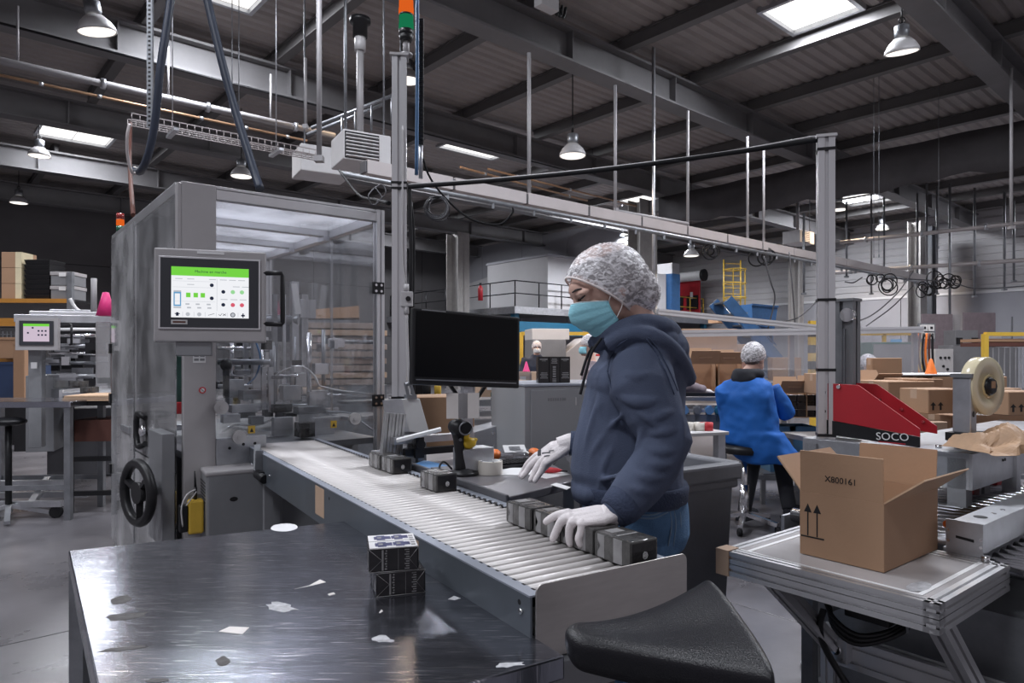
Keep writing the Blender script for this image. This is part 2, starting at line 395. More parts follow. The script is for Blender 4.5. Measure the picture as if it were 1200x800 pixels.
# fine straight scratches on the worn steel
def scratches(name):
    nt = MATS[name].node_tree; L = nt.links.new; b = nt.nodes['Principled BSDF']
    tc = nt.nodes.new('ShaderNodeTexCoord'); mp = nt.nodes.new('ShaderNodeMapping'); mp.inputs['Scale'].default_value = (5, 90, 1); mp.inputs['Rotation'].default_value = (0, 0, R(-62)); L(tc.outputs['Object'], mp.inputs[0])
    n = nt.nodes.new('ShaderNodeTexNoise'); n.inputs['Scale'].default_value = 3.0; n.inputs['Detail'].default_value = 3; L(mp.outputs[0], n.inputs['Vector'])
    r = nt.nodes.new('ShaderNodeMapRange'); r.inputs[1].default_value = 0.61; r.inputs[2].default_value = 0.68; L(n.outputs['Fac'], r.inputs[0])
    old = b.inputs['Base Color'].links[0].from_socket; mx = nt.nodes.new('ShaderNodeMix'); mx.data_type = 'RGBA'
    L(r.outputs[0], mx.inputs[0]); L(old, mx.inputs[6]); mx.inputs[7].default_value = (0.72, 0.72, 0.76, 1); L(mx.outputs[2], b.inputs['Base Color'])
scratches('steel')
# ================================================================ THE HALL (structure, laid out in the hall's own axes)
def hall(o, label=None): o.rotation_euler = (0, 0, RB); return struct(o, label)

# floor: concrete bays with recessed joints
m = MB(); m.bb(-20, 34, -14, 31, -0.12, -0.03)
floor = hall(m.build('floor', 'joint'), 'grey polished concrete floor cast in large bays')
m = MB(); m.bb(-3.496, 3.496, -2.996, 2.996, -0.06, 0.0)
sl = m.build('slab', 'concrete', floor, 0.002, 1)
for i in range(-3, 5):
    for j in range(-2, 6):
        o = sl if (i, j) == (-3, -2) else sl.copy()
        if o is not sl: C.objects.link(o)
        o.location = (3.41 + 3.5 + 7 * i - 0.0, 1.0 + 6 * j, 0)

# ceiling: trapezoidal steel sheet with openings for the roof windows, ribs run along the beams
RZ = 7.32
xs = sorted({-16.0, 34.0} | {s[0] - s[2] / 2 for s in SKY} | {s[0] + s[2] / 2 for s in SKY})
m = MB()
for x0, x1 in zip(xs, xs[1:]):
    xm = (x0 + x1) / 2; holes = [(s[1] - s[3] / 2, s[1] + s[3] / 2) for s in SKY if abs(xm - s[0]) < s[2] / 2]
    runs = []; y = -10.0
    for a, b in sorted(holes): runs.append((y, a)); y = b
    runs.append((y, 31.0))
    for a, b in runs:
        prof = []; q = a
        k = math.floor(a / 0.25)
        pts = []
        while k * 0.25 < b:
            for dy, dz in ((0, 0.04), (0.05, 0), (0.17, 0), (0.22, 0.04)): pts.append((k * 0.25 + dy, dz))
            k += 1
        pts = [(a, 0.02)] + [p for p in pts if a < p[0] < b] + [(b, 0.02)]
        m.loft([[V((x0, p, RZ + z)) for p, z in pts], [V((x1, p, RZ + z)) for p, z in pts]], 0, False, False, False)
ceiling = hall(m.build('ceiling', 'roof'), 'dark ribbed steel roof sheeting on purlins')
pm = MB(); pm.bb(-0.05, 0.05, -2.39, 2.39, 7.08, 7.30); pm.bb(-0.09, 0.09, -2.39, 2.39, 7.06, 7.08); pm.bb(-0.09, 0.09, -2.39, 2.39, 7.29, 7.31)
pl = pm.build('purlin', 'purlin', ceiling)
BEAMS = [-1.25, 3.55, 8.35, 13.15, 17.95, 22.75, 27.55]
first = True
for k in range(-5, 9):
    for yb in BEAMS:
        if (k, yb) in ((-4, 17.95), (0, 13.15)): continue      # a roof window sits here
        o = pl if first else pl.copy()
        if not first: C.objects.link(o)
        first = False; o.location = (12.35 + 2.33 * k, yb + 2.4, 0)
# deep I-beams, each with its stiffener plates
for n, yb in enumerate(BEAMS):
    m = MB(); m.bb(-16, 33, yb - 0.02, yb + 0.02, 6.50, 7.02); m.bb(-16, 33, yb - 0.19, yb + 0.19, 6.46, 6.50); m.bb(-16, 33, yb - 0.19, yb + 0.19, 7.01, 7.055)
    b = hall(m.build('roof_beam', 'beam'))
    st = MB()
    st.bb(-0.012, 0.012, yb - 0.17, yb + 0.17, 6.5, 7.01); s0 = st.build('stiffener', 'beam', b)
    for i, x in enumerate(range(-10, 33, 3)):
        o = s0 if i == 0 else s0.copy()
        if i: C.objects.link(o)
        o.location = (x + 0.6, 0, 0)
# boxed crossbeam hung with a dark tarpaulin
m = MB(); m.bb(18.0, 18.3, -10, 15, 6.05, 6.44); hall(m.build('roof_beam', 'beam'))
m = MB(); rows = []
for i in range(61):
    y = -9 + 22.3 * i / 60; sag = 0.05 * math.sin(i * 1.9) + 0.04 * math.sin(i * 0.7)
    rows.append([V((17.9 + 0.05 * math.sin(i * 1.3 + z_), y, z_ + (sag if z_ < 5.7 else 0))) for z_ in (6.44, 6.15, 5.8, 5.46)])
m.loft(rows, 0, True, False, False)
o = hall(m.build('tarpaulin', 'tarp', solid=0.01)); o['kind'] = 'thing'; tag(o, 'dark grey tarpaulin hung along the crossbeam under the roof', 'tarpaulin')
# columns
def column(X, Y, z1, m_, sx=0.35, sy=0.3):
    m = MB(); m.bb(X - sx / 2, X + sx / 2, Y - sy / 2, Y - sy / 2 + 0.03, 0, z1); m.bb(X - sx / 2, X + sx / 2, Y + sy / 2 - 0.03, Y + sy / 2, 0, z1)
    m.bb(X - 0.03, X + 0.03, Y - sy / 2, Y + sy / 2, 0, z1); m.bb(X - sx / 2 - 0.06, X + sx / 2 + 0.06, Y - sy / 2 - 0.05, Y + sy / 2 + 0.05, 0, 0.03)
    return hall(m.build('column', m_))
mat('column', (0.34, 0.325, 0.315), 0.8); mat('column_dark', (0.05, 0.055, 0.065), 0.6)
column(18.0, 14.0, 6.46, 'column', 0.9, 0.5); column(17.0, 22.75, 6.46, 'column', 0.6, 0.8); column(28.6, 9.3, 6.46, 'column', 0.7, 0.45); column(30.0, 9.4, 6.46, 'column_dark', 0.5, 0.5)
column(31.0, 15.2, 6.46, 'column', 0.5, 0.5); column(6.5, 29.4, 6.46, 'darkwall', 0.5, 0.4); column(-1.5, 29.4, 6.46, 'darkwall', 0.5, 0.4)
# walls: big concrete panels with joints, lighter cladding above a band on the far right wall
def wall(name, m_, along, fixed, a0, a1, zs, step, label, thick=0.12):
    g = MB()
    if along == 'X': g.bb(a0, a1, fixed + 0.02, fixed + 0.1, 0, zs[-1])
    else: g.bb(fixed + 0.02, fixed + 0.1, a0, a1, 0, zs[-1])
    w_ = hall(g.build(name, 'joint'), label); a = a0
    while a < a1 - 0.05:
        b = min(a + step, a1)
        for z0, z1 in zip(zs, zs[1:]):
            p = MB()
            if along == 'X': p.bb(a + 0.012, b - 0.012, fixed - thick, fixed + 0.03, z0 + 0.01, z1 - 0.01)
            else: p.bb(fixed - thick, fixed + 0.03, a + 0.012, b - 0.012, z0 + 0.01, z1 - 0.01)
            p.build('panel', m_, w_)
        a = b
    return w_
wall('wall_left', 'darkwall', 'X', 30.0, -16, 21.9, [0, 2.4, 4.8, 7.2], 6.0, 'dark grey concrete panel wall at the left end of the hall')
far = wall('wall_far', 'greywall', 'Y', 32.0, -14, 30, [0, 3.9], 5.0, 'pale grey panel wall at the far right end of the hall')
m = MB(); pts = []
z = 3.95
while z < 7.1: pts += [(0, z), (0, z + 0.2), (0.04, z + 0.24), (0.04, z + 0.29)]; z += 0.3
m.loft([[V((31.93 + dx, -14, zz)) for dx, zz in pts], [V((31.93 + dx, 30, zz)) for dx, zz in pts]], 0, False, False, False)
m.build('cladding', 'whitewall', far); m = MB(); m.bb(31.84, 31.93, -14, 30, 3.88, 3.98); m.build('flashing', 'white', far)
wall('wall_mezzanine', 'greywall', 'Y', 22.0, 18.2, 30, [0, 3.3, 5.2, 7.0], 3.0, 'grey panel wall behind the mezzanine')
# pale office block on the mezzanine, its lit wall and a white awning beside
m = MB(); m.bb(20.1, 21.9, 20.6, 24.6, 3.36, 5.6)
ofc = hall(m.build('wall_office', 'whitewall'), 'off-white office box standing on the mezzanine'); m = MB(); m.bb(20.05, 21.95, 20.55, 24.65, 5.6, 5.7); m.build('roof', 'greywall', ofc)
m = MB(); m.prism([B(0, 0)] * 0 + [V((21.6, 25.2, 3.4)), V((21.6, 29.0, 3.4)), V((21.6, 29.0, 5.0)), V((21.6, 25.2, 5.5))], (0.3, 0, 0)); hall(m.build('wall_stair', 'whitewall'), 'white slanting stair wall beyond the column')

# mezzanine deck on blue beams, with its railing
m = MB(); m.bb(17.9, 31.8, 20.2, 29.8, 3.22, 3.34)
mz = struct(m.build('mezzanine', 'galv_dark'), 'steel mezzanine deck with a perforated edge'); mz.rotation_euler = (0, 0, RB)
m = MB()
for i in range(70): m.bb(17.95 + i * 0.2, 18.07 + i * 0.2, 20.17, 20.20, 3.25, 3.29)
for i in range(45): m.bb(17.87, 17.90, 20.3 + i * 0.2, 20.42 + i * 0.2, 3.25, 3.29)
lab(m.build('edge_slots', 'black', mz), 'row of dark slots'); mz.children[0]['kind'] = 'stuff'
m = MB(); m.bb(17.87, 31.8, 20.14, 20.2, 3.08, 3.36); m.bb(17.84, 17.9, 20.14, 29.8, 3.08, 3.36); m.build('edge_channel', 'galv', mz)
m = MB(); m.bb(18.0, 31.8, 20.25, 20.5, 2.25, 2.78); lab(m.build('beam', 'bluepaint', mz), 'bright blue beam')
for x in (18.1, 22.5, 27.0, 31.4):
    m = MB(); m.bb(x - 0.12, x + 0.12, 20.3, 20.55, 0, 3.2); m.build('post', 'bluepaint', mz)
rail = thing('railing', 'dark steel railing round the mezzanine edge', 'railing', (0, 0, 0), RB)
def railrun(a, b, n):
    for k in range(n + 1):
        p = V(a).lerp(V(b), k / n); m = MB(); m.cyl(p, p + V((0, 0, 1.05)), 0.028, n=6); m.build('post', 'black', rail)
    for zz in (1.05, 0.55):
        m = MB(); m.cyl(V(a) + V((0, 0, zz)), V(b) + V((0, 0, zz)), 0.024, n=6); m.build('handrail', 'black', rail)
railrun((17.95, 20.25, 3.34), (17.95, 29.6, 3.34), 6); railrun((17.95, 20.25, 3.34), (24.5, 20.25, 3.34), 5)
# yellow railing, ladders and the red roller door further along
yr = thing('yellow_railing', 'yellow guard rail on the deck by the red door', 'railing', (0, 0, 0), RB)
for k in range(6):
    m = MB(); m.cyl((25.2 + k * 1.2, 20.3, 3.34), (25.2 + k * 1.2, 20.3, 4.4), 0.03, n=6); m.build('post', 'yellow', yr)
for zz in (3.9, 4.4):
    m = MB(); m.cyl((25.2, 20.3, zz), (31.2, 20.3, zz), 0.03, n=6); m.build('handrail', 'yellow', yr)
def frame_of(o): return o
rd = struct(MB().box((0, 0, 1.15), (2.2, 0.12, 2.3)).build('door_1', 'red', bevel=0.02), 'bright red roller door on the upper deck')
p = D(804, 370, 36.0); rd.location = (p.x, p.y, 3.36); rd.rotation_euler = (0, 0, RB - R(90)); rd.scale = (.78, .78, .86)
m = MB(); m.cyl((-1.5, -0.2, 2.55), (1.5, -0.2, 2.55), 0.3, n=16); lab(m.build('roll_housing', 'white', rd), 'white roll housing')
for s in (-1.5, 1.5):
    m = MB(); m.cyl((s - 0.1, -0.2, 2.55), (s + 0.1, -0.2, 2.55), 0.36, n=14); m.build('end_cap', 'black', rd)
for s in (-0.62, 0.55):
    m = MB(); m.bb(s - 0.45, s + 0.45, -0.1, -0.06, 0.55, 1.4); m.build('door_window', 'black', rd)
m = MB(); m.bb(-0.75, -0.45, -0.12, -0.1, 0.85, 1.15); m.bb(0.4, 0.6, -0.12, -0.1, 1.2, 1.6); m.build('sign', 'white', rd)
# white box and blue cabinets left of the door
for px, d, sx, sz, z0, mm, nm, lb in ((704, 33, 0.1, .1, 3.36, 'white', 'x', ''),):
    pass
def deckbox(px, d, w_, h_, z0, m_, name, label, cat, n=1):
    p = D(px, 400, d); t = thing(name, label, cat, (p.x, p.y, z0), RB - R(90)); k = w_ / n
    b = MB(); b.bb(-w_ / 2, w_ / 2, 0, 0.6, 0, h_); b.build('body', m_, t)
    for i in range(n):
        q = MB(); q.bb(-w_ / 2 + i * k + 0.03, -w_ / 2 + (i + 1) * k - 0.03, -0.03, 0, 0.05, h_ - 0.05); q.build('door', m_, t)
    return t
deckbox(778, 31, 0.9, 1.75, 3.36, 'blueskip', 'locker', 'blue double locker beside the red roller door', 'locker', 2)
deckbox(765, 30.5, 0.55, 1.7, 3.36, 'heater', 'locker', 'pale grey single locker just left of the blue locker', 'locker')
deckbox(779, 34, 0.9, 1.0, 5.0, 'heater', 'air_unit', 'white ventilation box above the lockers', 'box')
# caged ladder
ld = thing('caged_ladder', 'tall yellow caged ladder on the deck beside the blue skip', 'ladder', D(858, 375, 30) * V((1, 1, 0)) + V((0, 0, 3.34)) if False else (D(858, 375, 30).x, 30, 3.36), R(12)); ld.scale = (.9, .9, .78)
for s in (-0.45, 0.45):
    m = MB(); m.cyl((s, 0, 0), (s, 0, 2.9), 0.04, n=6); m.build('stile', 'yellow', ld)
for k in range(8):
    m = MB(); m.cyl((-0.45, 0, 0.3 + k * 0.34), (0.45, 0, 0.3 + k * 0.34), 0.022, n=6); m.build('rung', 'yellow', ld)
for s in (-0.3, 0.35):
    m = MB(); m.cyl((s + 0.7, 0.6, 0), (s + 0.7, 0.6, 2.5), 0.035, n=6); m.build('cage_bar', 'yellow', ld)
for k in range(3):
    m = MB(); m.torus((0.3, 0.3, 0.8 + k * 0.8), 0.55, 0.03, n=14, m=5); m.build('cage_hoop', 'yellow', ld)
# blue skip
p = D(888, 392, 26)
sk = thing('tipping_skip', 'blue steel tipping skip raised at the far wall', 'skip', (p.x, p.y, 2.42), R(20)); sk.scale = (.62, .62, .7)
m = MB(); m.prism([(-0.85, -0.6, 0.2), (0.75, -0.6, 0.0), (1.0, -0.6, 1.2), (-0.95, -0.6, 1.3)], (0, 1.2, 0)); m.build('hopper', 'blueskip', sk)
m = MB(); m.bar((-0.95, -0.62, 1.28), (1.02, -0.62, 1.2), 0.06, 0.09); m.build('rim', 'blueskip', sk)
for a, b in (((-0.6, -0.6, 0.2), (0.9, -0.6, -0.9)), ((-0.6, 0.5, 0.2), (0.9, 0.5, -0.9))):
    m = MB(); m.bar(a, b, 0.06, 0.07); m.build('chute_rail', 'blueskip', sk)
for sx in (-0.7, 0.7):
    m = MB(); m.bb(sx - 0.06, sx + 0.06, -0.5, 0.5, -3.4, 0.2); m.build('leg', 'blueskip', sk)
# staircase rail in pale blue behind the man in blue
p = D(935, 418, 15)
str_ = thing('stair_flight', 'pale blue-grey stair flight in front of the far wall', 'stairs', (p.x, p.y, 0), R(5))
m = MB(); m.bar((-1.6, 0, 2.6), (0.5, 0, 0.2), 0.06, 0.25); m.build('stringer', 'blueskip', str_)
m = MB(); m.bar((-1.6, 0.8, 2.6), (0.5, 0.8, 0.2), 0.06, 0.25); m.build('stringer', 'blueskip', str_)
for k in range(10):
    m = MB(); m.bb(-1.6 + k * 0.22, -1.36 + k * 0.22, 0, 0.8, 2.55 - k * 0.25, 2.58 - k * 0.25); m.build('tread', 'galv_dark', str_)

# roof windows, the added unseen ones too: frame and glowing pane
for n, (X, Y, sx, sy, k) in enumerate(SKY):
    m = MB(); t = 0.07
    for a, b, c, d in ((-sx/2 - t, -sx/2, -sy/2 - t, sy/2 + t), (sx/2, sx/2 + t, -sy/2 - t, sy/2 + t), (-sx/2, sx/2, -sy/2 - t, -sy/2), (-sx/2, sx/2, sy/2, sy/2 + t)):
        m.bb(a, b, c, d, 7.26, 7.37)
    o = m.build('window_%d' % (n + 1), 'galv'); o.location = B(X, Y); o.rotation_euler = (0, 0, RB); struct(o, 'roof window of glowing frosted panes')
    npn = 2 if sx > 1.5 else 1
    for i in range(npn):
        q = MB(); q.bb(-sx/2 + sx * i / npn + 0.015, -sx/2 + sx * (i + 1) / npn - 0.015, -sy/2, sy/2, 7.33, 7.35); q.build('pane', 'pane', o)
# ================================================================ OVERHEAD: lamps, pipes, trunking, heaters
def lamp_proto():
    t = thing('bay_lamp', '', 'lamp')
    m = MB(); m.lathe([(0.10, 0.22), (0.11, 0.30), (0.11, 0.42), (0.06, 0.44)], n=16); m.build('ballast', 'galv_dark', t)
    m = MB(); m.lathe([(0.255, 0.0), (0.25, 0.05), (0.20, 0.14), (0.12, 0.22)], n=24, caps=False); lab(m.build('reflector', 'heater', t, solid=0.006), 'pale bell-shaped shade')
    m = MB(); m.lathe([(0.0, -0.012), (0.14, -0.010), (0.23, 0.0), (0.245, 0.02)], n=24, caps=False); lab(m.build('lens', 'lamp_on', t), 'glowing lens')
    m = MB(); m.cyl((0, 0, 0.44), (0, 0, 0.7), 0.014, n=6); m.torus((0, 0, 0.5), 0.05, 0.01, V((0, 1, 0)), 10, 5); m.build('hook', 'black', t)
    return t
lampp = lamp_proto()
LAMPS = [(114, 38, 9.4, 0, 'bell lamp at the top left above the pale pipe', 1.0), (46, 183, 17.0, 0, 'bell lamp hanging beside the left roof window', 1.0),
         (283, 207, 15.9, 0, 'lamp glowing over the enclosed machine roof', 1), (22, 238, 21, 0, 'far left lamp close to the dark end wall', 1),
         (478, 95, 13.6, 1, 'small warm lamp showing behind the signal post', 1), (671, 183, 12.6, 1, 'warm lamp beside the lower beam in the middle', 1),
         (1057, 62, 10.6, 1, 'large warm lamp below the upper right roof window', 1.0), (983, 246, 20, 1, 'warm lamp just right of the tall bare post', 1),
         (1034, 269, 27, 1, 'warm lamp over the far right part of the hall', 1), (729, 287, 26, 1, 'warm lamp above the pale mezzanine office', 1), (810, 300, 22, 0, 'white lamp hanging near the red roller door', 1), (1031, 287, 31, 1, 'tiny warm lamp at the far right wall', 1)]
for i, (px, py, d, warm, lb, k) in enumerate(LAMPS):
    p = D(px, py, d)
    t = lampp if i == 0 else copy_tree(lampp)
    t.location = p; t['label'] = lb; t['group'] = 'high bay lamps'
    if i: t.rotation_euler = (0, 0, i)
    if d < 12: t.rotation_euler = (R(10), R(-6), 0)
    t.scale = [max(0.75, min(1.25, 0.95))] * 3
    if not warm:
        for c in t.children:
            if c.name.startswith('lens'):
                c.data = c.data.copy(); c.data.materials[0] = MATS['lamp_white']
    # suspension rod up to the roof
    m = MB(); m.cyl((0, 0, 0.62), (0, 0, max(0.7, (7.15 - p.z) / 0.95)), 0.012, n=5); m.build('rod', 'black', t)
    if i == 3: continue
    l = bpy.data.lights.new('bay_lamp_light', 'SPOT'); l.energy = 300 if d < 12 else 480; l.spot_size = R(150); l.spot_blend = 0.8; l.shadow_soft_size = 0.2
    l.color = (1.0, 0.74, 0.5) if warm else (1.0, 0.9, 0.8)
    lo = bpy.data.objects.new('bay_lamp_light', l); C.objects.link(lo); lo.location = p + V((0, 0, -0.06))
def runpipe(name, label, cat, a, b, r, m_, clamps=0, group=None):
    a, b = V(a), V(b); t = thing(name, label, cat, a, 0, group)
    m = MB(); m.cyl((0, 0, 0), b - a, r, n=10); m.build('pipe', m_, t)
    for i in range(clamps):
        q = (b - a) * ((i + 0.5) / clamps); m = MB(); m.cyl(q - (b - a).normalized() * 0.03, q + (b - a).normalized() * 0.03, r * 1.5, n=10); m.build('clamp', 'galv', t)
    return t
def atY(px, py, z): return W(px, py, z)
def line_pts(p0, p1, z, ext0=0, ext1=0):
    a, b = W(*p0, z), W(*p1, z); u = b - a; return a - u * ext0, b + u * ext1
# pale pipe, copper pipe and thin black line along the left beam
a, b = line_pts((0, 71), (392, 159), 5.6, 0.5, 0.0); big_pipe = runpipe('ceiling_pipe', 'long pale steel pipe running under the left beam to the heater', 'pipe', a, b, 0.055, 'pipe', 5)
for q in (0.36, 0.62, 0.84):
    p = a.lerp(b, q); m = MB(); m.cyl(p - a, p - a + V((0, 0, 0.85)), 0.02, n=6); m.build('hanger', 'pipe', big_pipe)
a, b = line_pts((0, 88), (360, 165), 5.55, 0.3, 0.0); runpipe('ceiling_pipe', 'thin copper-coloured pipe just below the pale pipe', 'pipe', a, b, 0.022, 'copper', 8)
a, b = line_pts((0, 27), (400, 131), 6.42, 0.3, 1.2); runpipe('cable_line', 'thin black line along the lower edge of the left beam', 'cable', a, b, 0.02, 'black', 0)
a, b = line_pts((700, 232), (905, 290), 4.6, 0, 0.8)
a, b = line_pts((620, 210), (720, 235), 5.4, .4, 0.3); runpipe('ceiling_pipe', 'copper-coloured pipe lit by the middle lamp', 'pipe', a, b, 0.022, 'copper', 3)
a, b = line_pts((585, 208), (680, 233), 5.2, .4, 0.1); runpipe('ceiling_pipe', 'second copper-coloured pipe below the lit one', 'pipe', a, b, 0.022, 'copper', 3)
# two long pipes crossing at the right
runpipe('ceiling_pipe', 'upper pale pipe crossing high at the right', 'pipe', D(985, 284, 19), D(1290, 251, 14.5), 0.05, 'conduit', 4)
runpipe('ceiling_pipe', 'lower pale pipe crossing at the right above the cable loops', 'pipe', D(965, 320, 19.5), D(1290, 299, 15), 0.05, 'conduit', 4)

# long cable trunking: box profile with seams, a tube below, hanging by threaded rods
T0, T1 = W(425, 196, 3.45), W(1082, 326, 3.45)
tr = thing('cable_trunking', 'long pinkish grey cable trunking slung across the hall', 'trunking', T0)
u = T1 - T0; nseg = 14
for i in range(nseg):
    m = MB(); m.bar(u * (i / nseg) + u.normalized() * 0.02, u * ((i + 1) / nseg) - u.normalized() * 0.02, 0.16, 0.15); m.build('trunking_length', 'conduit', tr)
m = MB(); m.bar((0, 0, 0), u, 0.13, 0.12); m.build('core', 'alu_dark', tr)
m = MB(); off = V((0.1, -0.12, -0.16)); m.cyl(off - u * 0.02, off + u, 0.03, n=8); lab(m.build('tube', 'galv_dark', tr), 'steel tube under the trunking')
for k in range(24):
    m = MB(); q = off + u * ((k + 0.5) / 24); m.box(q + V((0, 0, -0.03)), (0.03, 0.05, 0.1)); m.build('clip', 'galv_dark', tr)
def hang(px, py0, py1, d, label, r=0.025, m_='pipe', group='hanger tubes'):
    a, b = D(px, py1, d), D(px, py0, d); t = MB(); t.cyl((0, 0, 0), (0, 0, b.z - a.z), r, n=8); t.box((0, 0, 0.02), (r * 3.2, r * 3.2, 0.05))
    o = t.build('hanger_tube', m_); o.location = a; tag(o, label, 'tube', group); return o
def dconduit(px):  # depth of the trunking's line at column px
    k = (px - 600) / F; s = (k * T0.y - T0.x) / (u.x - k * u.y); return T0.y + s * u.y
hang(620, 62, 238, dconduit(620), 'slim hanger tube right of the signal tower, from the big beam to the trunking')
hang(721, 100, 258, dconduit(721), 'hanger tube above the hair net of the woman')
hang(806, 130, 276, dconduit(806), 'hanger tube left of the taller pair over the mezzanine')
hang(876, 160, 288, dconduit(876), 'hanger tube left of the thin wire pair near the tall bare post')
hang(895, 172, 292, dconduit(895), 'hanger tube right beside another near the tall bare post')
hang(766, 56, 440, 12.6, 'longest hanger tube, perforated, beside the woman', 0.032, 'galv')
hang(374, -40, 189, 6.1, 'bright hanger tube at the top holding the pale heater duct', 0.024, 'pipe')
hang(358, 68, 150, 9.0, 'short hanger tube left of the bright one', 0.02, 'pipe')
NTH = ['first', 'second', 'third', 'fourth', 'fifth', 'sixth', 'seventh', 'eighth', 'ninth', 'tenth', 'eleventh']
for i, (px, y0, y1, d) in enumerate(sorted(((992, 236, 325, 19), (1021, 224, 345, 21), (1036, 228, 330, 22), (1075, 226, 335, 19), (1086, 215, 330, 20), (1142, 220, 348, 18), (1113, 215, 420, 17), (1177, 225, 340, 18), (942, 250, 345, 17), (1188, 235, 330, 18.5), (1098, 218, 345, 21)))):
    hang(px, y0, y1, d, 'thin grey hanger rod, %s from the left among those right of the trunking' % NTH[i], 0.03, 'galv_dark', 'hanger rods at the far right')
hang(1185, 80, 268, 12.4, 'long pale hanger tube at the upper right edge', .028, 'pipe', 'hanger tubes')
# cross tube between two hangers
m = MB(); a, b = D(722, 247, dconduit(722)), D(806, 262, dconduit(806)); m.cyl((0, 0, 0), b - a, 0.028, n=8); m.box((0, 0, 0), (.07, .07, .08))
o = m.build('cross_tube', 'pipe'); o.location = a; tag(o, 'grey cross tube joining two hanger tubes above the woman', 'tube')
# thin steel wires
for i, (px, y0, y1, d) in enumerate(((1024, 20, 300, 14), (1030, 60, 300, 14), (1100, 60, 290, 15), (272, 0, 130, 8.5), (280, 0, 145, 8.5))):
    a, b = D(px, y1, d), D(px, y0, d); m = MB(); m.cyl((0, 0, 0), (0, 0, b.z - a.z), 0.006, n=5); m.cyl((0, 0, -0.03), (0, 0, 0.03), 0.014, n=6); o = m.build('wire', 'galv_dark'); o.location = a
    tag(o, ['thin steel wire before the dark tarpaulin, %s from the left' % NTH[min(i, 2)], 'thin steel wire hanging beside the straight air hose, %s one' % ('left' if i == 3 else 'right')][i > 2], 'wire', ['wires before the tarpaulin', 'wires by the air hose'][i > 2])

# heaters
def heater(px, py, d, rz, label, sx=1.0, louvre=True):
    p = D(px, py, d); t = thing('unit_heater', label, 'heater', p, rz)
    w_, dp, h_ = 0.62 * sx, 0.55, 0.36
    m = MB(); m.bb(-w_ / 2, w_ / 2, 0, dp, 0, h_); m.build('casing', 'heater', t, 0.015)
    for sx_ in (-w_ * .4, w_ * .4):
        q = MB(); q.cyl((sx_, .1, h_), (sx_, .1, 6.45 - p.z), .012, n=6); q.build('hanging_rod', 'galv_dark', t)
    if louvre:
        for k in range(7):
            q = MB(); q.box((-0.07, -0.012, 0.045 + k * 0.042), (0.40, 0.03, 0.014), M=Matrix.Rotation(R(-25), 3, 'X')); q.build('louvre', 'heater', t)
        q = MB(); q.bb(-0.28, 0.14, -0.004, 0.01, 0.02, 0.335); q.build('louvre_gap_shade', 'rubber', t)  # dark backing stands for the shade in the louvre gaps
        q = MB(); q.cyl((0.0, 0.3, h_), (0.0, 0.3, 1.55), 0.045, n=12); q.build('flue', 'pipe', t)
        q = MB(); q.cyl((0.0, 0.3, 1.45), (0.0, 0.3, 1.62), 0.07, n=12); lab(q.build('flue_collar', 'heater', t), 'pale flue collar'); q = MB(); q.lathe([(0.09, 1.62), (0.09, 1.78), (0.13, 1.8), (0.13, 1.85)], (0, 0.3, 0), 14); q.build('flue_cap', 'black', t)
    return t
heater(431, 190, 8.2, R(30), 'pale unit heater with dark gaps between its louvres hanging left of the signal post', 0.95)
heater(383, 203, 9.2, R(30), 'second pale heater casing behind the louvred one', 1.1, False)
heater(946, 285, 20, R(38), 'far pale unit heater left of the tall bare post', 1.3)
# air hose loop, cable chain and the hose slung across at the top left
def hose(name, pts, r, m_, label, cat='hose', k=6, n=8, group=None):
    P = curve_pts(pts, k); o0 = P[0]; m = MB(); m.tube([p - o0 for p in P], r, n); o = m.build(name, m_); o.location = o0; tag(o, label, cat, group); return o
hose('air_hose', [D(205, -60, 5.2), D(200, 0, 5.2), D(188, 80, 5.2), D(182, 140, 5.25), D(174, 180, 5.3), D(165, 200, 5.4), D(158, 199, 5.5)], 0.030, 'hose_dark', 'dark air hose looping down at the top left')
hose('air_hose', [D(232, -60, 4.9), D(243, 0, 4.9), D(262, 80, 4.9), D(276, 130, 4.9), D(296, 195, 4.85), D(305, 222, 4.8)], 0.030, 'hose_dark', 'straight dark air hose slanting down to the machine roof')
ch = thing('cable_chain', 'black perforated strip hanging beside the looping air hose', 'chain', D(176, 150, 5.4))
z1 = D(176, -60, 5.4).z - D(176, 150, 5.4).z
m = MB(); m.bb(-0.022, 0.022, -0.012, 0.012, 0, z1); m.build('strip', 'galv_dark', ch)
m = MB()
for i in range(int(z1 / 0.035)): m.bb(-0.010, 0.010, -0.0135, 0.0135, i * 0.035 + 0.01, i * 0.035 + 0.026)
m.build('holes', 'black', ch)['kind'] = 'stuff'
# wire mesh tray, top left
tp, tq = W(152, 143, 3.75), W(372, 185, 3.75)
wt = thing('wire_tray', 'thin wire mesh cable tray hanging above the machine', 'cable tray', tp); uu = tq - tp; n_ = V((-uu.y, uu.x, 0)).normalized() * 0.11
m = MB()
for s in (-1, -0.33, 0.33, 1): m.cyl(n_ * s, n_ * s + uu, 0.006, n=5)
for s in (-1, 1): m.cyl(n_ * s + V((0, 0, 0.06)), n_ * s + uu + V((0, 0, 0.06)), 0.006, n=5)
m.build('long_wire', 'conduit', wt)
m = MB()
for i in range(28):
    q = uu * (i / 27); m.tube([q - n_ + V((0, 0, 0.06)), q - n_, q + n_, q + n_ + V((0, 0, 0.06))], 0.004, 4)
m.build('cross_wire', 'conduit', wt)['kind'] = 'stuff'
for q in (0.2, 0.75):
    m = MB(); m.bar(uu * q - n_ * 1.6 + V((0, 0, -0.03)), uu * q + n_ * 1.6 + V((0, 0, -0.03)), 0.05, 0.03); m.cyl(uu * q, uu * q + V((0, 0, 2.6)), 0.006, n=5); m.build('bracket', 'galv', wt)
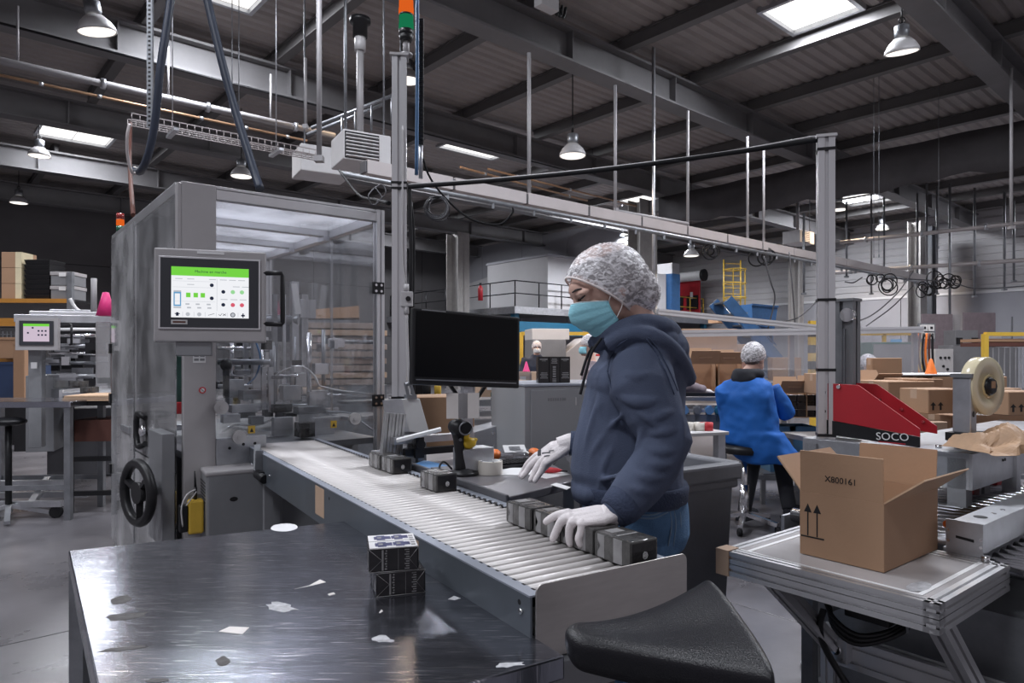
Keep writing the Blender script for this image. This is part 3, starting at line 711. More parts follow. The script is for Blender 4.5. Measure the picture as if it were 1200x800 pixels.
hose('white_cable', [D(152, 145, 5.3), D(149, 160, 5.3), D(150, 185, 5.35), D(156, 203, 5.4), D(165, 196, 5.45)], 0.012, 'conduit', 'pale cable hanging off the end of the wire tray', 'cable')
hose('brown_cable', [W(153, 144, 3.75), D(152, 190, 6.6), D(156, 252, 5.3)], 0.018, 'brown', 'brown-sleeved cable dropping to the enclosed machine', 'cable')
# cable loops near the signal post, and the black cable to the far post
hose('black_cable', [D(398, 200, 7.0), D(420, 228, 6.2), D(440, 234, 5), D(456, 238, 3.9)], 0.012, 'rubber', 'black cable swinging from the heater to the signal post', 'cable')
hose('cable_coil', [D(440, 220, 4.5), D(447, 232, 4.5), D(437, 240, 4.5), D(432, 228, 4.5), D(446, 216, 4.6), D(452, 226, 4.6), D(440, 238, 4.6)], 0.004, 'alu_dark', 'grey cable loop left of the signal post', 'cable')
m = MB(); p0 = D(512, 243, 3.95)
for k in range(9):
    a = random.uniform(-0.3, 0.3); m.torus((random.uniform(-.008, .008), random.uniform(-.02, .02), random.uniform(-.01, .01)), 0.062 + random.uniform(-.010, .008), 0.0035, V((a, 1, random.uniform(-.2, .2))), 26, 6)
o = m.build('cable_coil', 'alu_dark'); o.location = p0; tag(o, 'coiled dark cable hanging from the trunking beside the signal post', 'cable')
hose('black_cable', [D(479, 219, 3.66), D(560, 213, 3.5), D(650, 205, 3.35), D(740, 195, 3.2), D(850, 180, 3.05), D(930, 168, 2.95), D(962, 163, 2.9)], 0.011, 'rubber', 'black cable stretched between the signal post and the tall bare post', 'cable')
hose('white_cable', [D(479, 216, 3.66), D(560, 210.5, 3.5), D(650, 202.5, 3.35), D(740, 192.5, 3.2), D(850, 178, 3.05), D(930, 164, 2.95), D(957, 160, 2.93), D(966, 168, 2.9)], 0.004, 'heater', 'thin white cable tied along the stretched black cable', 'cable')
hose('black_cable', [D(492, 175, 3.9), D(505, 210, 3.95), D(530, 240, 4), D(555, 258, 4), D(585, 263, 4), D(600, 250, 4), D(601, 243, 4)], 0.006, 'rubber', 'thin black cable sagging below the trunking', 'cable')
hose('blue_hose', [D(489, -30, 3.85), D(489, 100, 3.85), D(488, 205, 3.85)], 0.010, 'hose_blue', 'thin blue air hose hanging beside the signal post', 'hose')
cc = thing('cable_chain', 'black cable chain hanging right of the signal post', 'chain', D(493, 170, 3.9)); z1 = D(493, 18, 3.9).z - D(493, 170, 3.9).z
for i in range(int(z1 / 0.024)):
    m = MB() if i == 0 else None
    if i == 0:
        m.bb(-0.016, 0.016, -0.012, 0.012, 0.001, 0.022); m.bb(-0.012, 0.012, -0.015, 0.015, 0.006, 0.016); l0 = m.build('link', 'black', cc)
    else:
        q = l0.copy(); C.objects.link(q); q.location = (0, 0, i * 0.024)
m = MB(); m.cyl((0, 0, -0.19), (0, 0, 0), 0.012, n=8); lab(m.build('end_tube', 'galv', cc), 'steel end tube')
# cable tangles below the trunking far right
for i, (px, py, d, r, n) in enumerate(((1025, 325, 15, 0.16, 3), (1046, 335, 15.5, 0.22, 4), (1100, 330, 16.5, 0.2, 6), (1085, 338, 16.5, .16, 4), (1118, 330, 16.5, .17, 5), (894, 303, dconduit(894), 0.17, 4), (838, 296, dconduit(838), 0.13, 3))):
    m = MB()
    for k in range(n): m.torus((random.uniform(-r, r) * .8, 0, random.uniform(-.4, .4) * r), r * random.uniform(.5, 1), 0.014, V((random.uniform(-.4, .4), 1, random.uniform(-.3, .3))), 18, 5)
    o = m.build('cable_coil', 'black'); o.location = D(px, py, d); tag(o, 'dark cable loops under the trunking, bundle ' + ['left of the column', 'right above the grey mast', 'at the trunking end', 'just below the trunking end', 'farthest right', 'nearest the tall bare post', 'above the red roller door'][i], 'cable', ['cable loops far right', 'cable loops mid hall'][i > 4])
CBL = ['thin dark cable looping down below the left cable coils', 'dark cable hanging almost straight left of the tall bare post', 'dark cable swagged low left of the tall bare post', 'upper dark cable slanting down right of the grey mast', 'lower dark cable slanting down right of the grey mast', 'dark cable running right from the end of the trunking', 'short dark cable just right of the tall bare post']
for i, pts in enumerate(([D(895, 300, 12.5), D(903, 330, 12.6), D(908, 350, 12.8), D(900, 385, 13)], [D(925, 295, 13), D(928, 330, 13), D(932, 385, 13.2)], [D(960, 350, 14), D(935, 372, 14), D(905, 378, 14)],
                         [D(1070, 318, 15), D(1050, 345, 15), D(1020, 370, 15), D(985, 382, 15)], [D(1070, 335, 15.5), D(1045, 360, 15.5), D(1015, 382, 15.5)], [D(1030, 325, 16), D(1110, 330, 16), D(1150, 338, 16), D(1260, 330, 15)], [D(990, 330, 14), D(1000, 331, 14), D(1010, 325, 14.2)])):
    hose('hanging_cable', pts, 0.014, 'alu_dark', CBL[i], 'cable', group='sagging cables')

# slanting pipe frame above the heater, small device on the main beam
pf = thing('pipe_frame', 'slanting tube frame with short uprights above the louvred heater', 'frame', D(365, 150, 11.5))
q0 = D(365, 150, 11.5); q1 = D(470, 108, 11.0); q2 = D(450, 122, 11.6); q3 = D(360, 158, 12.0)
for a, b in ((q0, q1), (q3, q2)): m = MB(); m.cyl(a - q0, b - q0, .03, n=6); m.build('slant_tube', 'galv_dark', pf)
for t_ in (.35, .5, .68, .9):
    a = q0.lerp(q1, t_); m = MB(); m.cyl(a - q0, a - q0 - V((0, 0, .45)), .02, n=6); m.build('upright', 'galv_dark', pf)
m = MB(); m.cyl(q1 - q0, q1 - q0 + V((0, 0, 6.46 - q1.z)), .02, n=6); m.build('hanging_rod', 'galv_dark', pf)
jb = thing('junction_box', 'pale junction box with leads fixed to the big beam at the top', 'junction box', D(639, 6, 9.1), RB)
m = MB(); m.bb(-.16, .16, -.1, .05, -.07, .10); m.build('box', 'heater', jb, .01)
for k in range(3): m = MB(); m.tube(curve_pts([(.16 + k * .05, 0, .05), (.22 + k * .06, 0, -.06), (.25 + k * .07, 0, .1)]), .02, 6); m.build('lead', 'black', jb)
# ================================================================ STEEL TABLE
TZ = 0.80
cA, cB, cC, cD = W(80, 645, TZ), W(408, 610, TZ), W(662, 768, TZ), V((-0.52, 0.90, TZ))
st = thing('steel_table', 'large scratched stainless steel table in front of the roller conveyor', 'table', (-0.55, 1.6, 0))
O = V((-0.55, 1.6, 0))
m = MB(); m.prism([p - O - V((0, 0, 0.045)) for p in (cA, cB, cC, cD)], (0, 0, 0.045)); m.build('tabletop', 'steel', st, 0.004)
m = MB()
inn = lambda p, k=0.94: V((p.x * k, p.y * k, 0))
for q in (cA, cB, cC, cD):
    b = inn(q - O, 0.93); g = MB(); g.bb(b.x - 0.02, b.x + 0.02, b.y - 0.02, b.y + 0.02, 0, TZ - 0.045); g.build('leg', 'galv_dark', st)
for a, b in ((cA, cB), (cB, cC), (cC, cD), (cD, cA)):
    g = MB(); g.bar(inn(a - O, .93) + V((0, 0, 0.70)), inn(b - O, .93) + V((0, 0, 0.70)), 0.03, 0.06); g.build('apron', 'galv_dark', st)
def patch(pts, name, m_, lb=None, z=TZ, par=st, o=O, h=0.0006):
    g = MB(); g.prism([W(x, y, z) - o for x, y in pts], (0, 0, h)); x = g.build(name, m_, par)
    if lb: lab(x, lb)
    return x
mat('residue', (0.10, 0.095, 0.095), 0.75, 0.2, 0.4, 60); mat('residue_pale', (0.42, 0.42, 0.44), 0.6, 0.2, 0.3, 60)
def blob(x, y, rx, ry, m_, rot=0.0, lb=None, n=14, j=0.25):
    pts = []
    for i in range(n):
        a = 2 * math.pi * i / n; r = 1 + random.uniform(-j, j); u, v = rx * r * math.cos(a), ry * r * math.sin(a)
        pts.append((x + u * math.cos(rot) - v * math.sin(rot), y + u * math.sin(rot) + v * math.cos(rot)))
    return patch(pts, 'tape_residue', m_, lb)
patch([(256, 740), (269, 734), (292, 735), (284, 743)], 'label', 'paper', 'white paper label')
blob(333, 618, 16, 4.6, 'white', -0.05, 'white oval sticker', 18, 0.03); blob(141, 703, 13, 4, 'residue', -0.25); blob(149, 722, 24, 4.0, 'residue', -0.12)
blob(144, 760, 30, 2.2, 'residue', -0.12); blob(261, 774, 9, 5, 'residue'); blob(185, 797, 13, 2.2, 'residue', -.05); blob(329, 711, 16, 4.5, 'residue_pale', 0.15, None, 14, .4); blob(446, 748, 9, 4, 'residue_pale'); blob(457, 751, 5, 1.5, 'residue_pale'); blob(597, 779, 14, 3, 'residue_pale', -.1, None, 14, .5)
patch([(345, 690), (362, 686), (375, 679), (382, 682), (366, 686)], 'paper_scrap', 'paper', 'white paper scrap'); patch([(444, 718), (447, 714), (449, 716), (446, 718)], 'paper_scrap', 'paper')
patch([(384, 696), (391, 694), (393, 696), (386, 698)], 'paper_scrap', 'paper'); patch([(525, 702), (532, 698), (540, 701), (533, 703)], 'paper_scrap', 'residue_pale')

# ================================================================ ROLLER CONVEYOR
CR = R(32.3); ROOT = V((0.055, 1.371, 0)); CZ = 0.88
CX = V((math.cos(CR), math.sin(CR), 0)); CY = V((-math.sin(CR), math.cos(CR), 0))
def cw(x, y, z=0.0): return ROOT + CX * x + CY * y + V((0, 0, z))
cv = thing('roller_conveyor', 'grey roller conveyor with white rollers leading out of the enclosed machine', 'conveyor', ROOT, CR)
LEN = 2.86
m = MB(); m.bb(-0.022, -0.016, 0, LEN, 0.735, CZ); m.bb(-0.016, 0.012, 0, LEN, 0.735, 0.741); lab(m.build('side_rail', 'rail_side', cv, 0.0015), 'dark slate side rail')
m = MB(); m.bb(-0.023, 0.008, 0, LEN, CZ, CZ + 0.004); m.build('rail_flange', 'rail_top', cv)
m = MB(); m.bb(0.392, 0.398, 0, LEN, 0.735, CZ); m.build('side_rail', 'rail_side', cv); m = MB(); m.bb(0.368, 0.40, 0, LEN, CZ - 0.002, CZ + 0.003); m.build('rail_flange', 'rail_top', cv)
m = MB(); m.cyl((0.014, 0, 0), (0.366, 0, 0), 0.0124, n=14); r0 = m.build('roller', 'roller', cv)
NR = 78; P = 0.036
for i in range(NR):
    o = r0 if i == 0 else r0.copy()
    if i: C.objects.link(o)
    o.location = (0, 0.03 + i * P, CZ - 0.0124)
m = MB()
for i in range(NR):
    y = 0.03 + i * P
    for x in (0.0055, 0.3695): m.cyl((x - 0.0025, y, CZ - 0.013), (x + 0.0025, y, CZ - 0.013), 0.0185, n=10, sm=False)
lab(m.build('bearing_strip', 'black', cv), 'black scalloped bearing strip')['kind'] = 'stuff'
# end plate with rounded upper corners
def rounded(x0, x1, z0, z1, r, n=6):
    pts = [(x0, z0), (x1, z0)]
    for i in range(n + 1): a = i / n * math.pi / 2; pts.append((x1 - r + r * math.cos(a), z1 - r + r * math.sin(a)))
    for i in range(n + 1): a = math.pi / 2 + i / n * math.pi / 2; pts.append((x0 + r + r * math.cos(a), z1 - r + r * math.sin(a)))
    return pts
m = MB(); m.prism([V((x, -0.006, z)) for x, z in rounded(-0.012, 0.412, 0.752, 0.905, 0.018)], (0, 0.004, 0)); lab(m.build('end_plate', 'steel_plate', cv, 0.001), 'brushed steel end plate')
m = MB(); m.bb(-.01, 0.39, .0, LEN, 0.80, 0.805); m.build('roller_gap_shade', 'black', cv); m = MB(); m.bb(0.0, 0.40, -0.03, -0.004, 0.744, 0.750); m.build('plate_flange', 'galv_dark', cv)  # black sheet added as the dark seen between the rollers
m = MB(); m.bb(-0.022, 0.398, 0.0, 0.03, 0.66, 0.742); m.build('cross_member', 'paint_mid', cv)
for y, z, r in ((0.040, 0.860, .0), (0.030, 0.845, 1), (0.040, 0.795, 0), (0.030, 0.783, 1), (0.30, 0.765, 1), (0.255, 0.752, 1), (0.19, 0.785, 0), (0.70, 0.80, 0), (1.22, 0.775, 1), (1.30, 0.85, 0), (2.2, 0.80, 1), (2.6, .8, 1)):
    m = MB(); m.cyl((-0.022 - (0.006 if r else 0.0006), y, z), (-0.020, y, z), 0.006, n=8 if not r else 6)
    m.build('bolt' if r else 'slot_hole', 'shiny' if r else 'black', cv)
for y0, y1 in ((1.36, 1.47), (0.53, 0.585)):
    m = MB(); m.bb(-0.0228, -0.0215, y0, y1, 0.765, 0.872); lab(m.build('tape_patch', 'card_pale', cv), 'beige tape patch')
for y in (0.45, 2.35):
    for x in (0.0, 0.37):
        m = MB(); m.bb(x - 0.02, x + 0.02, y - 0.02, y + 0.02, 0.0, 0.74); m.build('leg', 'paint_mid', cv); 
    m = MB(); m.bb(0.0, 0.37, y - 0.015, y + 0.015, 0.25, 0.29); m.build('cross_brace', 'paint_mid', cv)
# toggle latch where the conveyor meets the machine
ty = 2.37
lt = MB(); lt.bb(-0.05, -0.022, ty - 0.05, ty + 0.05, 0.775, 0.80); lt.cyl((-0.045, ty, 0.785), (-0.03, ty - .09, 0.77), 0.022, n=10); o = lt.build('toggle_latch', 'black', cv)
lt = MB(); lt.bar((-0.04, ty, 0.79), (-0.035, ty + 0.0, 0.90), 0.035, 0.012); lt.bar((-0.045, ty + 0.02, 0.80), (-0.03, ty + 0.07, 0.92), 0.03, 0.01); lab(lt.build('latch_clip', 'galv_dark', o), 'steel clip')

# ================================================================ PRINTED PACKS
def pack(kind, loc_, rz, label, group, w_=0.085, l_=0.125, h_=0.062):
    t = thing('shrink_wrapped_pack', label, 'pack', loc_, rz, group)
    m = MB(); m.bb(0, w_, 0, l_, 0, h_); m.build('carton', 'pack_film' if kind == 'film' else 'pack_black', t, 0.004)
    e = 0.0006
    if kind == 'film':
        m = MB(); m.bb(-e, 0.001, 0.028, 0.058, 0.003, h_ - 0.003); m.build('side_print', 'pack_print', t); m = MB(); m.bb(-e, .001, .09, .115, .004, h_ - .004); m.build('side_print', 'pack_print', t)
        m = MB(); m.prism([(-e, 0.124, 0.003), (-e, 0.124, h_ - 0.003), (-e, 0.104, h_ / 2)], (0.001, 0, 0)); m.build('film_fold', 'pack_film', t); m = MB(); m.prism([(-e, 0.001, 0.003), (-e, 0.001, h_ - 0.003), (-e, 0.024, h_ / 2)], (0.001, 0, 0)); m.build('film_fold', 'pack_film', t)
        m = MB(); m.bb(0.006, w_ - 0.006, -e, 0.001, 0.006, h_ - 0.006); m.build('end_panel', 'pack_black', t)
        m = MB()
        for k in range(7):
            a = k / 7 * 2 * math.pi; m.torus((w_ * .52 + 0.004 * math.cos(a), -0.0008, 0.026 + 0.005 * math.sin(a)), 0.0035, 0.0008, V((0.3 * math.cos(a), 1, 0)), 8, 4)
        m.build('end_print', 'pack_white', t)
        m = MB(); m.bb(0.012, 0.075, 0.055, 0.062, h_ - 0.0005, h_ + 0.0008); m.build('top_print', 'pack_print', t); m = MB(); m.bb(0.02, 0.06, 0.085, 0.115, h_ - 0.0005, h_ + 0.0005); m.build('top_print', 'pack_print', t)
    else:
        m = MB(); m.bb(0.03, 0.034, -e, 0.001, 0.004, h_ - 0.004)
        for k in range(8): m.bb(0.037 + (k % 2) * .002, 0.042, -e, .001, 0.006 + k * 0.006, 0.009 + k * 0.006)
        for k in range(9): m.bb(0.083 + (k % 2) * .003, 0.094, -e, .001, 0.005 + k * 0.0055, 0.0072 + k * 0.0055)
        m.bb(0.068, 0.0685, -e, .001, 0.002, h_ - 0.002)
        m.build('front_print', 'pack_print', t)
        for x0, x1, xm in ((0.001, 0.001, 0.03), (w_ - 0.001, w_ - 0.001, w_ - 0.022)):
            m = MB(); m.tube([(x0, -e, 0.002), (xm, -e, h_ / 2), (x1, -e, h_ - 0.002)], 0.0006, 4); m.build('film_fold', 'pack_print', t)
        m = MB(); m.tube([(0.0, 0, 0.001), (w_, 0, 0.001)], 0.001, 4); m.tube([(0.0, 0, h_ - 0.001), (w_, 0, h_ - .001)], 0.001, 4); m.build('film_seam', 'pack_print', t)
        m = MB(); m.bb(-e, .001, l_ * .5 - 0.001, l_ * .5 + .001, 0, h_); m.bb(-e, .001, l_ * .14, l_ * .22, 0.008, h_ - .012); m.build('side_print', 'pack_print', t)
    return t
x_ = 0.268
p1 = pack('film', cw(x_, 0.432, CZ), CR, 'shrink wrapped black pack nearest the worktable corner, first of the row under the hand', 'packs on the conveyor')
for y, lb in ((0.298, 'shrink wrapped black pack second in the row, under the fingertips'), (0.164, 'shrink wrapped black pack under the palm of the near glove'), (0.028, 'shrink wrapped black pack against the steel end plate')):
    copy_tree(p1, cw(x_ + random.uniform(-.004, .004), y, CZ), CR + R(random.uniform(-1.5, 1.5)), lb)
copy_tree(p1, cw(0.285, 1.055, CZ), CR + R(2), 'lone black pack on the rollers in front of the scanner')
copy_tree(p1, cw(0.300, 1.49, CZ), CR, 'black pack on the rollers, front one of the pair by the profile stub')
copy_tree(p1, cw(0.296, 1.625, CZ), CR, 'black pack on the rollers, rear one of the pair by the profile stub')
lo = W(441, 700.5, TZ); lower = pack('black', lo + V((0, 0, 0.0005)), R(18.6), 'glossy black pack lying on the steel table under another pack', 'packs on the steel table', 0.116, 0.121, 0.056)
up = W(432, 672, TZ + 0.057); upper = copy_tree(lower, V((up.x, up.y, TZ + 0.0575)), R(14), 'black pack with pale printed top, on top of the pack on the steel table')
m = MB(); m.bb(0.002, 0.114, 0.002, 0.119, 0.0558, 0.0568); lab(m.build('top_label', 'pack_white', upper), 'white printed top')
m = MB(); m.bb(0.0, 0.116, 0.0595, 0.061, 0.0566, 0.0572); m.build('top_seam', 'pack_black', upper)
for i, (x, y) in enumerate(((0.022, 0.03), (0.022, 0.09), (0.064, 0.03), (0.064, 0.09))):
    m = MB()
    m.bb(x - .006, x + 0.034, y - 0.012, y + 0.014, 0.0566, 0.0571, 0); m.bb(x + 0.0, x + 0.02, y - 0.02, y + 0.02, 0.0568, 0.0573, 0)
    m.build('printed_picture', 'pack_blue', upper)
    m = MB(); m.bb(x + .002, x + 0.012, y - 0.006, y + 0.008, 0.0573, 0.0576); m.build('picture_highlight', 'pack_print', upper)
m = MB()
for k in range(5): m.bb(0.100, 0.110, 0.012 + k * 0.02, 0.024 + k * 0.02, .0568, .0572)
m.build('small_print', 'pack_print', upper)

# ================================================================ DRIVE COVER beside the conveyor, with the yellow box
dO = W(242, 553, 0.80); dv = thing('drive_cover', 'grey sheet metal drive cover beside the conveyor', 'cover', (dO.x, dO.y, 0), CR)
m = MB(); m.bb(0, 0.36, 0, 0.30, 0.06, 0.79); m.build('casing', 'paint_mid', dv, 0.012)
m = MB(); m.bb(-0.004, 0.36, -0.004, 0.304, 0.776, 0.80); m.build('lid', 'paint_grey', dv, 0.008)
m = MB(); m.prism([(0.125 + 0.02 * math.cos(a * math.pi / 4), -0.001, 0.655 + 0.012 * math.sin(a * math.pi / 4)) for a in range(8)], (0, 0.002, 0)); m.build('cable_hole', 'black', dv)
m = MB()
for k in range(7): m.bb(-0.0015, 0.001, 0.04, 0.2, 0.64 + k * 0.016, 0.646 + k * 0.016)
m.build('vent_slot', 'black', dv)['kind'] = 'stuff'
m = MB(); m.bb(0.01, 0.05, 0.01, 0.05, 0, 0.07); m.bb(0.31, 0.35, 0.01, 0.05, 0, 0.07); m.bb(0.01, 0.05, 0.25, 0.29, 0, 0.07); m.bb(0.31, 0.35, 0.25, 0.29, 0, 0.07); m.build('foot', 'black', dv)
yO = D(229, 604, 3.36); yb = thing('sensor_box', 'yellow sensor box with black cover on the side of the drive cover', 'sensor', yO, CR)
m = MB(); m.bb(-0.035, 0.035, -0.03, 0.03, -0.085, 0.08); m.build('body', 'yellow', yb, 0.01); m = MB(); m.bb(-0.075, -0.037, -0.03, 0.02, -0.07, 0.06); m.build('black_cover', 'black', yb, 0.006)
m = MB(); m.cyl((0.0, 0, 0.08), (0.0, 0.0, 0.14), 0.008, n=8); m.cyl((0, 0, .14), (-.003, 0, .22), .006, .003, n=8); m.build('plug', 'black', yb)
m = MB(); m.tube(curve_pts([(0.0, -0.01, 0.13), (-0.04, -0.02, 0.11), (-0.065, -0.03, 0.05), (-0.06, -0.034, -0.04)]), 0.004, 6); m.tube(curve_pts([(0.004, -0.01, 0.12), (-0.02, -0.02, 0.09), (-0.045, -0.03, 0.06)]), 0.003, 6); m.build('lead', 'heater', yb)
m = MB(); m.bb(.034, .06, -.01, .01, -.03, .03); m.bb(-.03, .03, .02, .028, -.1, .1);m.build('bracket', 'galv_dark', yb)
# ================================================================ ENCLOSED MACHINE
MR = R(38.5); MO = V((-1.65, 3.41, 0))
mc = thing('packing_machine', 'enclosed packing machine with clear panels, grey corner post and lit control panel', 'machine', MO, MR)
def ml(p): return loc(mc, p)
WX, DY, ZT = 1.10, 2.0, 2.24
# corner post (wide folded sheet), beams, aluminium post on the right
m = MB(); m.bb(0.0, 0.165, 0.0, 0.05, 1.70, ZT); m.bb(-0.02, 0.0, 0.0, 0.05, 1.70, ZT - 0.01); m.build('corner_cover', 'paint_grey', mc, 0.004)
m = MB(); m.bb(0.012, 0.165, 0.012, 0.06, 0.04, 1.72); m.build('corner_post', 'paint_grey', mc, 0.003)
m = MB(); m.bb(0.165, WX, 0.0, 0.05, ZT - 0.07, ZT - 0.018); m.bb(0.165, WX, 0.004, 0.05, ZT - 0.016, ZT); m.build('top_beam', 'alu', mc, 0.003)
m = MB(); m.bb(-0.02, 0.03, 0.05, DY, ZT - 0.06, ZT); lab(m.build('top_beam', 'alu', mc, 0.003), 'left top beam')
m = MB(); m.bb(WX - 0.03, WX + 0.02, 0.05, DY, ZT - 0.08, ZT); m.build('top_beam', 'alu', mc, 0.003)
m = MB(); m.bb(0.0, WX, DY - 0.05, DY, ZT - 0.06, ZT); m.build('top_beam', 'alu', mc, 0.003)
for y in (0.72, 1.35):
    m = MB(); m.bb(0.03, WX - 0.03, y - 0.03, y + 0.03, ZT - 0.07, ZT - 0.005); m.build('roof_bar', 'alu', mc, 0.003)
    m = MB(); m.bb(WX - 0.07, WX - 0.03, y - 0.05, y + 0.05, ZT - 0.10, ZT - 0.07); m.build('corner_bracket', 'galv', mc)
for a, b in ((0.05, 0.69), (0.75, 1.32), (1.38, DY - 0.05)):
    m = MB(); m.bb(0.03, WX - 0.03, a, b, ZT - 0.03, ZT - 0.024); m.build('roof_panel', 'acrylic_roof', mc)
m = MB(); m.extr((WX, 0.02, 0.0), (WX, 0.02, ZT), 0.05); m.build('post', 'alu', mc)
m = MB(); m.extr((WX, DY - 0.03, 0.0), (WX, DY - 0.03, ZT), 0.05); m.build('post', 'alu', mc)
m = MB(); m.extr((0.02, DY - 0.03, 0.0), (0.02, DY - 0.03, ZT), 0.05); m.build('post', 'alu', mc)
# clear doors
m = MB(); m.bb(0.17, WX - 0.03, 0.012, 0.018, 0.96, ZT - 0.07); lab(m.build('front_door', 'acrylic', mc), 'clear front door')
m = MB(); m.bb(WX + 0.002, WX + 0.007, 0.05, 0.715, 0.96, ZT - 0.08); m.build('side_door', 'acrylic', mc)
m = MB(); m.bb(WX + 0.002, WX + 0.007, 0.725, DY - 0.06, 0.96, ZT - 0.08); m.build('side_door', 'acrylic', mc)
m = MB(); m.bb(WX + 0.0, WX + 0.012, 0.713, 0.727, 0.96, ZT - 0.08); m.build('door_edge', 'acrylic_hazy', mc)
m = MB(); m.bb(-0.018, -0.012, 0.05, 1.12, 0.78, ZT - 0.06); m.build('side_door', 'acrylic_side', mc)
m = MB(); m.bb(-0.022, -0.012, 1.14, DY, 0.04, ZT - 0.03); lab(m.build('side_door', 'acrylic_frost', mc), 'frosted side door')
m = MB(); m.bb(-0.018, -0.012, 0.05, 1.12, 0.04, 0.77); m.build('lower_panel', 'acrylic_frost', mc)
m = MB(); m.bb(-0.026, -0.008, 1.12, 1.14, 0.04, ZT - 0.03); m.build('door_edge', 'acrylic_hazy', mc)
m = MB(); m.bb(0.0, WX, DY - 0.012, DY - 0.006, 0.96, ZT - 0.06); m.build('back_panel', 'acrylic', mc)
for z in (1.42, 1.06, .55):
    m = MB(); m.bb(-0.035, -0.01, DY - 0.03, DY + 0.03, z - 0.035, z + 0.035); m.build('hinge', 'black', mc)
for z in (1.77, 1.10):
    p = ml(D(452, 0, 4.05)); 
    m = MB(); m.bb(WX - 0.055, WX + 0.02, -0.012, 0.0, z - 0.035, z + 0.035); h = m.build('hinge', 'black', mc)
    m = MB()
    for sx in (-0.035, 0.0):
        for sz in (-0.018, 0.018): m.cyl((WX + sx, -0.013, z + sz), (WX + sx, -0.016, z + sz), 0.008, n=8)
    m.build('screws', 'shiny', h)
# side latch (black C handle) and lower box with the handwheel
p = ml(D(166, 504, 4.0)); lx = -0.03
m = MB(); m.tube([(lx, p.y - 0.05, p.z + 0.075), (lx - 0.02, p.y - 0.005, p.z + 0.095), (lx - 0.02, p.y + 0.06, p.z + 0.095), (lx - 0.02, p.y + 0.1, p.z + 0.05), (lx - 0.02, p.y + 0.1, p.z - 0.05), (lx - 0.02, p.y + 0.06, p.z - 0.095), (lx - 0.02, p.y - 0.005, p.z - 0.095), (lx, p.y - 0.05, p.z - 0.075)], 0.017, 8)
m.build('door_handle', 'black', mc); m = MB(); m.ell((lx - 0.012, p.y - 0.03, p.z), (0.02, 0.035, 0.035)); m.build('lock_knob', 'shiny', mc)
a = ml(D(196, 570, 3.5)); m = MB(); m.bb(-0.09, -0.03, a.y - 0.14, a.y + 0.17, 0.42, 0.98); m.build('side_box', 'paint_mid', mc, 0.004)
hz = 0.69; wc = V((-0.18, a.y - .055, hz)); wa = V((.97, .24, 0)).normalized(); wx, wy, wz_ = frame(wa)
m = MB(); m.cyl((-0.09, a.y, hz), wc + wa * .04, 0.03, n=16); lab(m.build('wheel_shaft', 'galv_dark', mc), 'steel shaft')
hw = MB(); hw.torus(wc, 0.145, 0.024, wa, 28, 10); hw.cyl(wc - wa * .01, wc + wa * .06, .055, .04, n=18)
for k in range(3):
    q = k * 2.094 + 0.4; hw.bar(wc + wa * .01, wc + (wx * math.cos(q) + wy * math.sin(q)) * .14, 0.03, 0.02)
lab(hw.build('handwheel', 'black', mc), 'black handwheel')
# base frame, bench plate, lower guards with warning stickers
m = MB(); m.bb(0.02, WX, 0.05, DY - 0.05, 0.84, 0.875); m.build('bench_plate', 'galv_dark', mc)
m = MB(); m.bb(0.165, 0.42, 0.0, 0.02, 0.80, 0.94); m.build('base_rail', 'galv', mc, 0.002)
m = MB()
for x, z in ((0.23, 0.885), (0.30, 0.90), (0.36, 0.90)): m.cyl((x, -0.001, z), (x, 0.001, z), 0.008, n=8)
m.build('rail_hole', 'black', mc)
m = MB(); m.bb(0.0, WX, 0.3, DY - .05, 0.0, 0.84); m.build('lower_cabinet', 'paint_mid', mc)
m = MB(); m.bb(0.165, WX, 0.05, 0.30, 0.0, 0.10); m.build('plinth', 'paint_mid', mc)
for x0, x1, sx in ((0.165, 0.44, 0.34), (0.66, WX - 0.03, 0.80)):
    m = MB(); m.bb(x0, x1, -0.006, 0.0, 0.93, 1.16); m.build('lower_guard', 'acrylic', mc)
    m = MB(); m.bb(sx - 0.018, sx + 0.018, -0.009, -0.005, 0.955, 0.995); lab(m.build('warning_sticker', 'yellow', mc), 'yellow warning sticker')
    m = MB(); m.prism([(sx - 0.010, -0.0095, 0.962), (sx + 0.010, -0.0095, 0.962), (sx, -0.0095, 0.985)], (0, 0.001, 0)); m.build('warning_sign', 'ink', mc)
for x, z in ((0.185, 1.10), (0.275, 0.94), (0.93, 1.0)):
    m = MB(); m.cyl((x, -0.02, z), (x, 0.0, z), 0.035, n=18); m.cyl((x, -0.024, z), (x, -0.018, z), 0.012, n=10); lab(m.build('guide_roller', 'heater', mc), 'pale guide roller')
# post details: rating plate, round sign
m = MB(); m.bb(0.055, 0.115, 0.009, 0.0125, 1.33, 1.42); pl_ = lab(m.build('rating_plate', 'white', mc), 'pale rating plate')
m = MB()
for r in range(4):
    for c in range(2): m.bb(0.060 + c * 0.028, 0.082 + c * 0.028, 0.008, 0.0095, 1.34 + r * 0.02, 1.352 + r * 0.02)
m.build('plate_print', 'paint_mid', pl_)
m = MB(); m.cyl((0.10, 0.009, 1.19), (0.10, 0.0125, 1.19), 0.017, n=16); sg = m.build('round_sign', 'redbright', mc); m = MB(); m.cyl((0.10, 0.008, 1.19), (0.10, 0.010, 1.19), 0.011, n=14); m.build('sign_face', 'white', sg)
m = MB(); m.bar((0.092, 0.0075, 1.198), (0.108, 0.0075, 1.182), 0.003, 0.002); m.build('sign_bar', 'ink', sg)

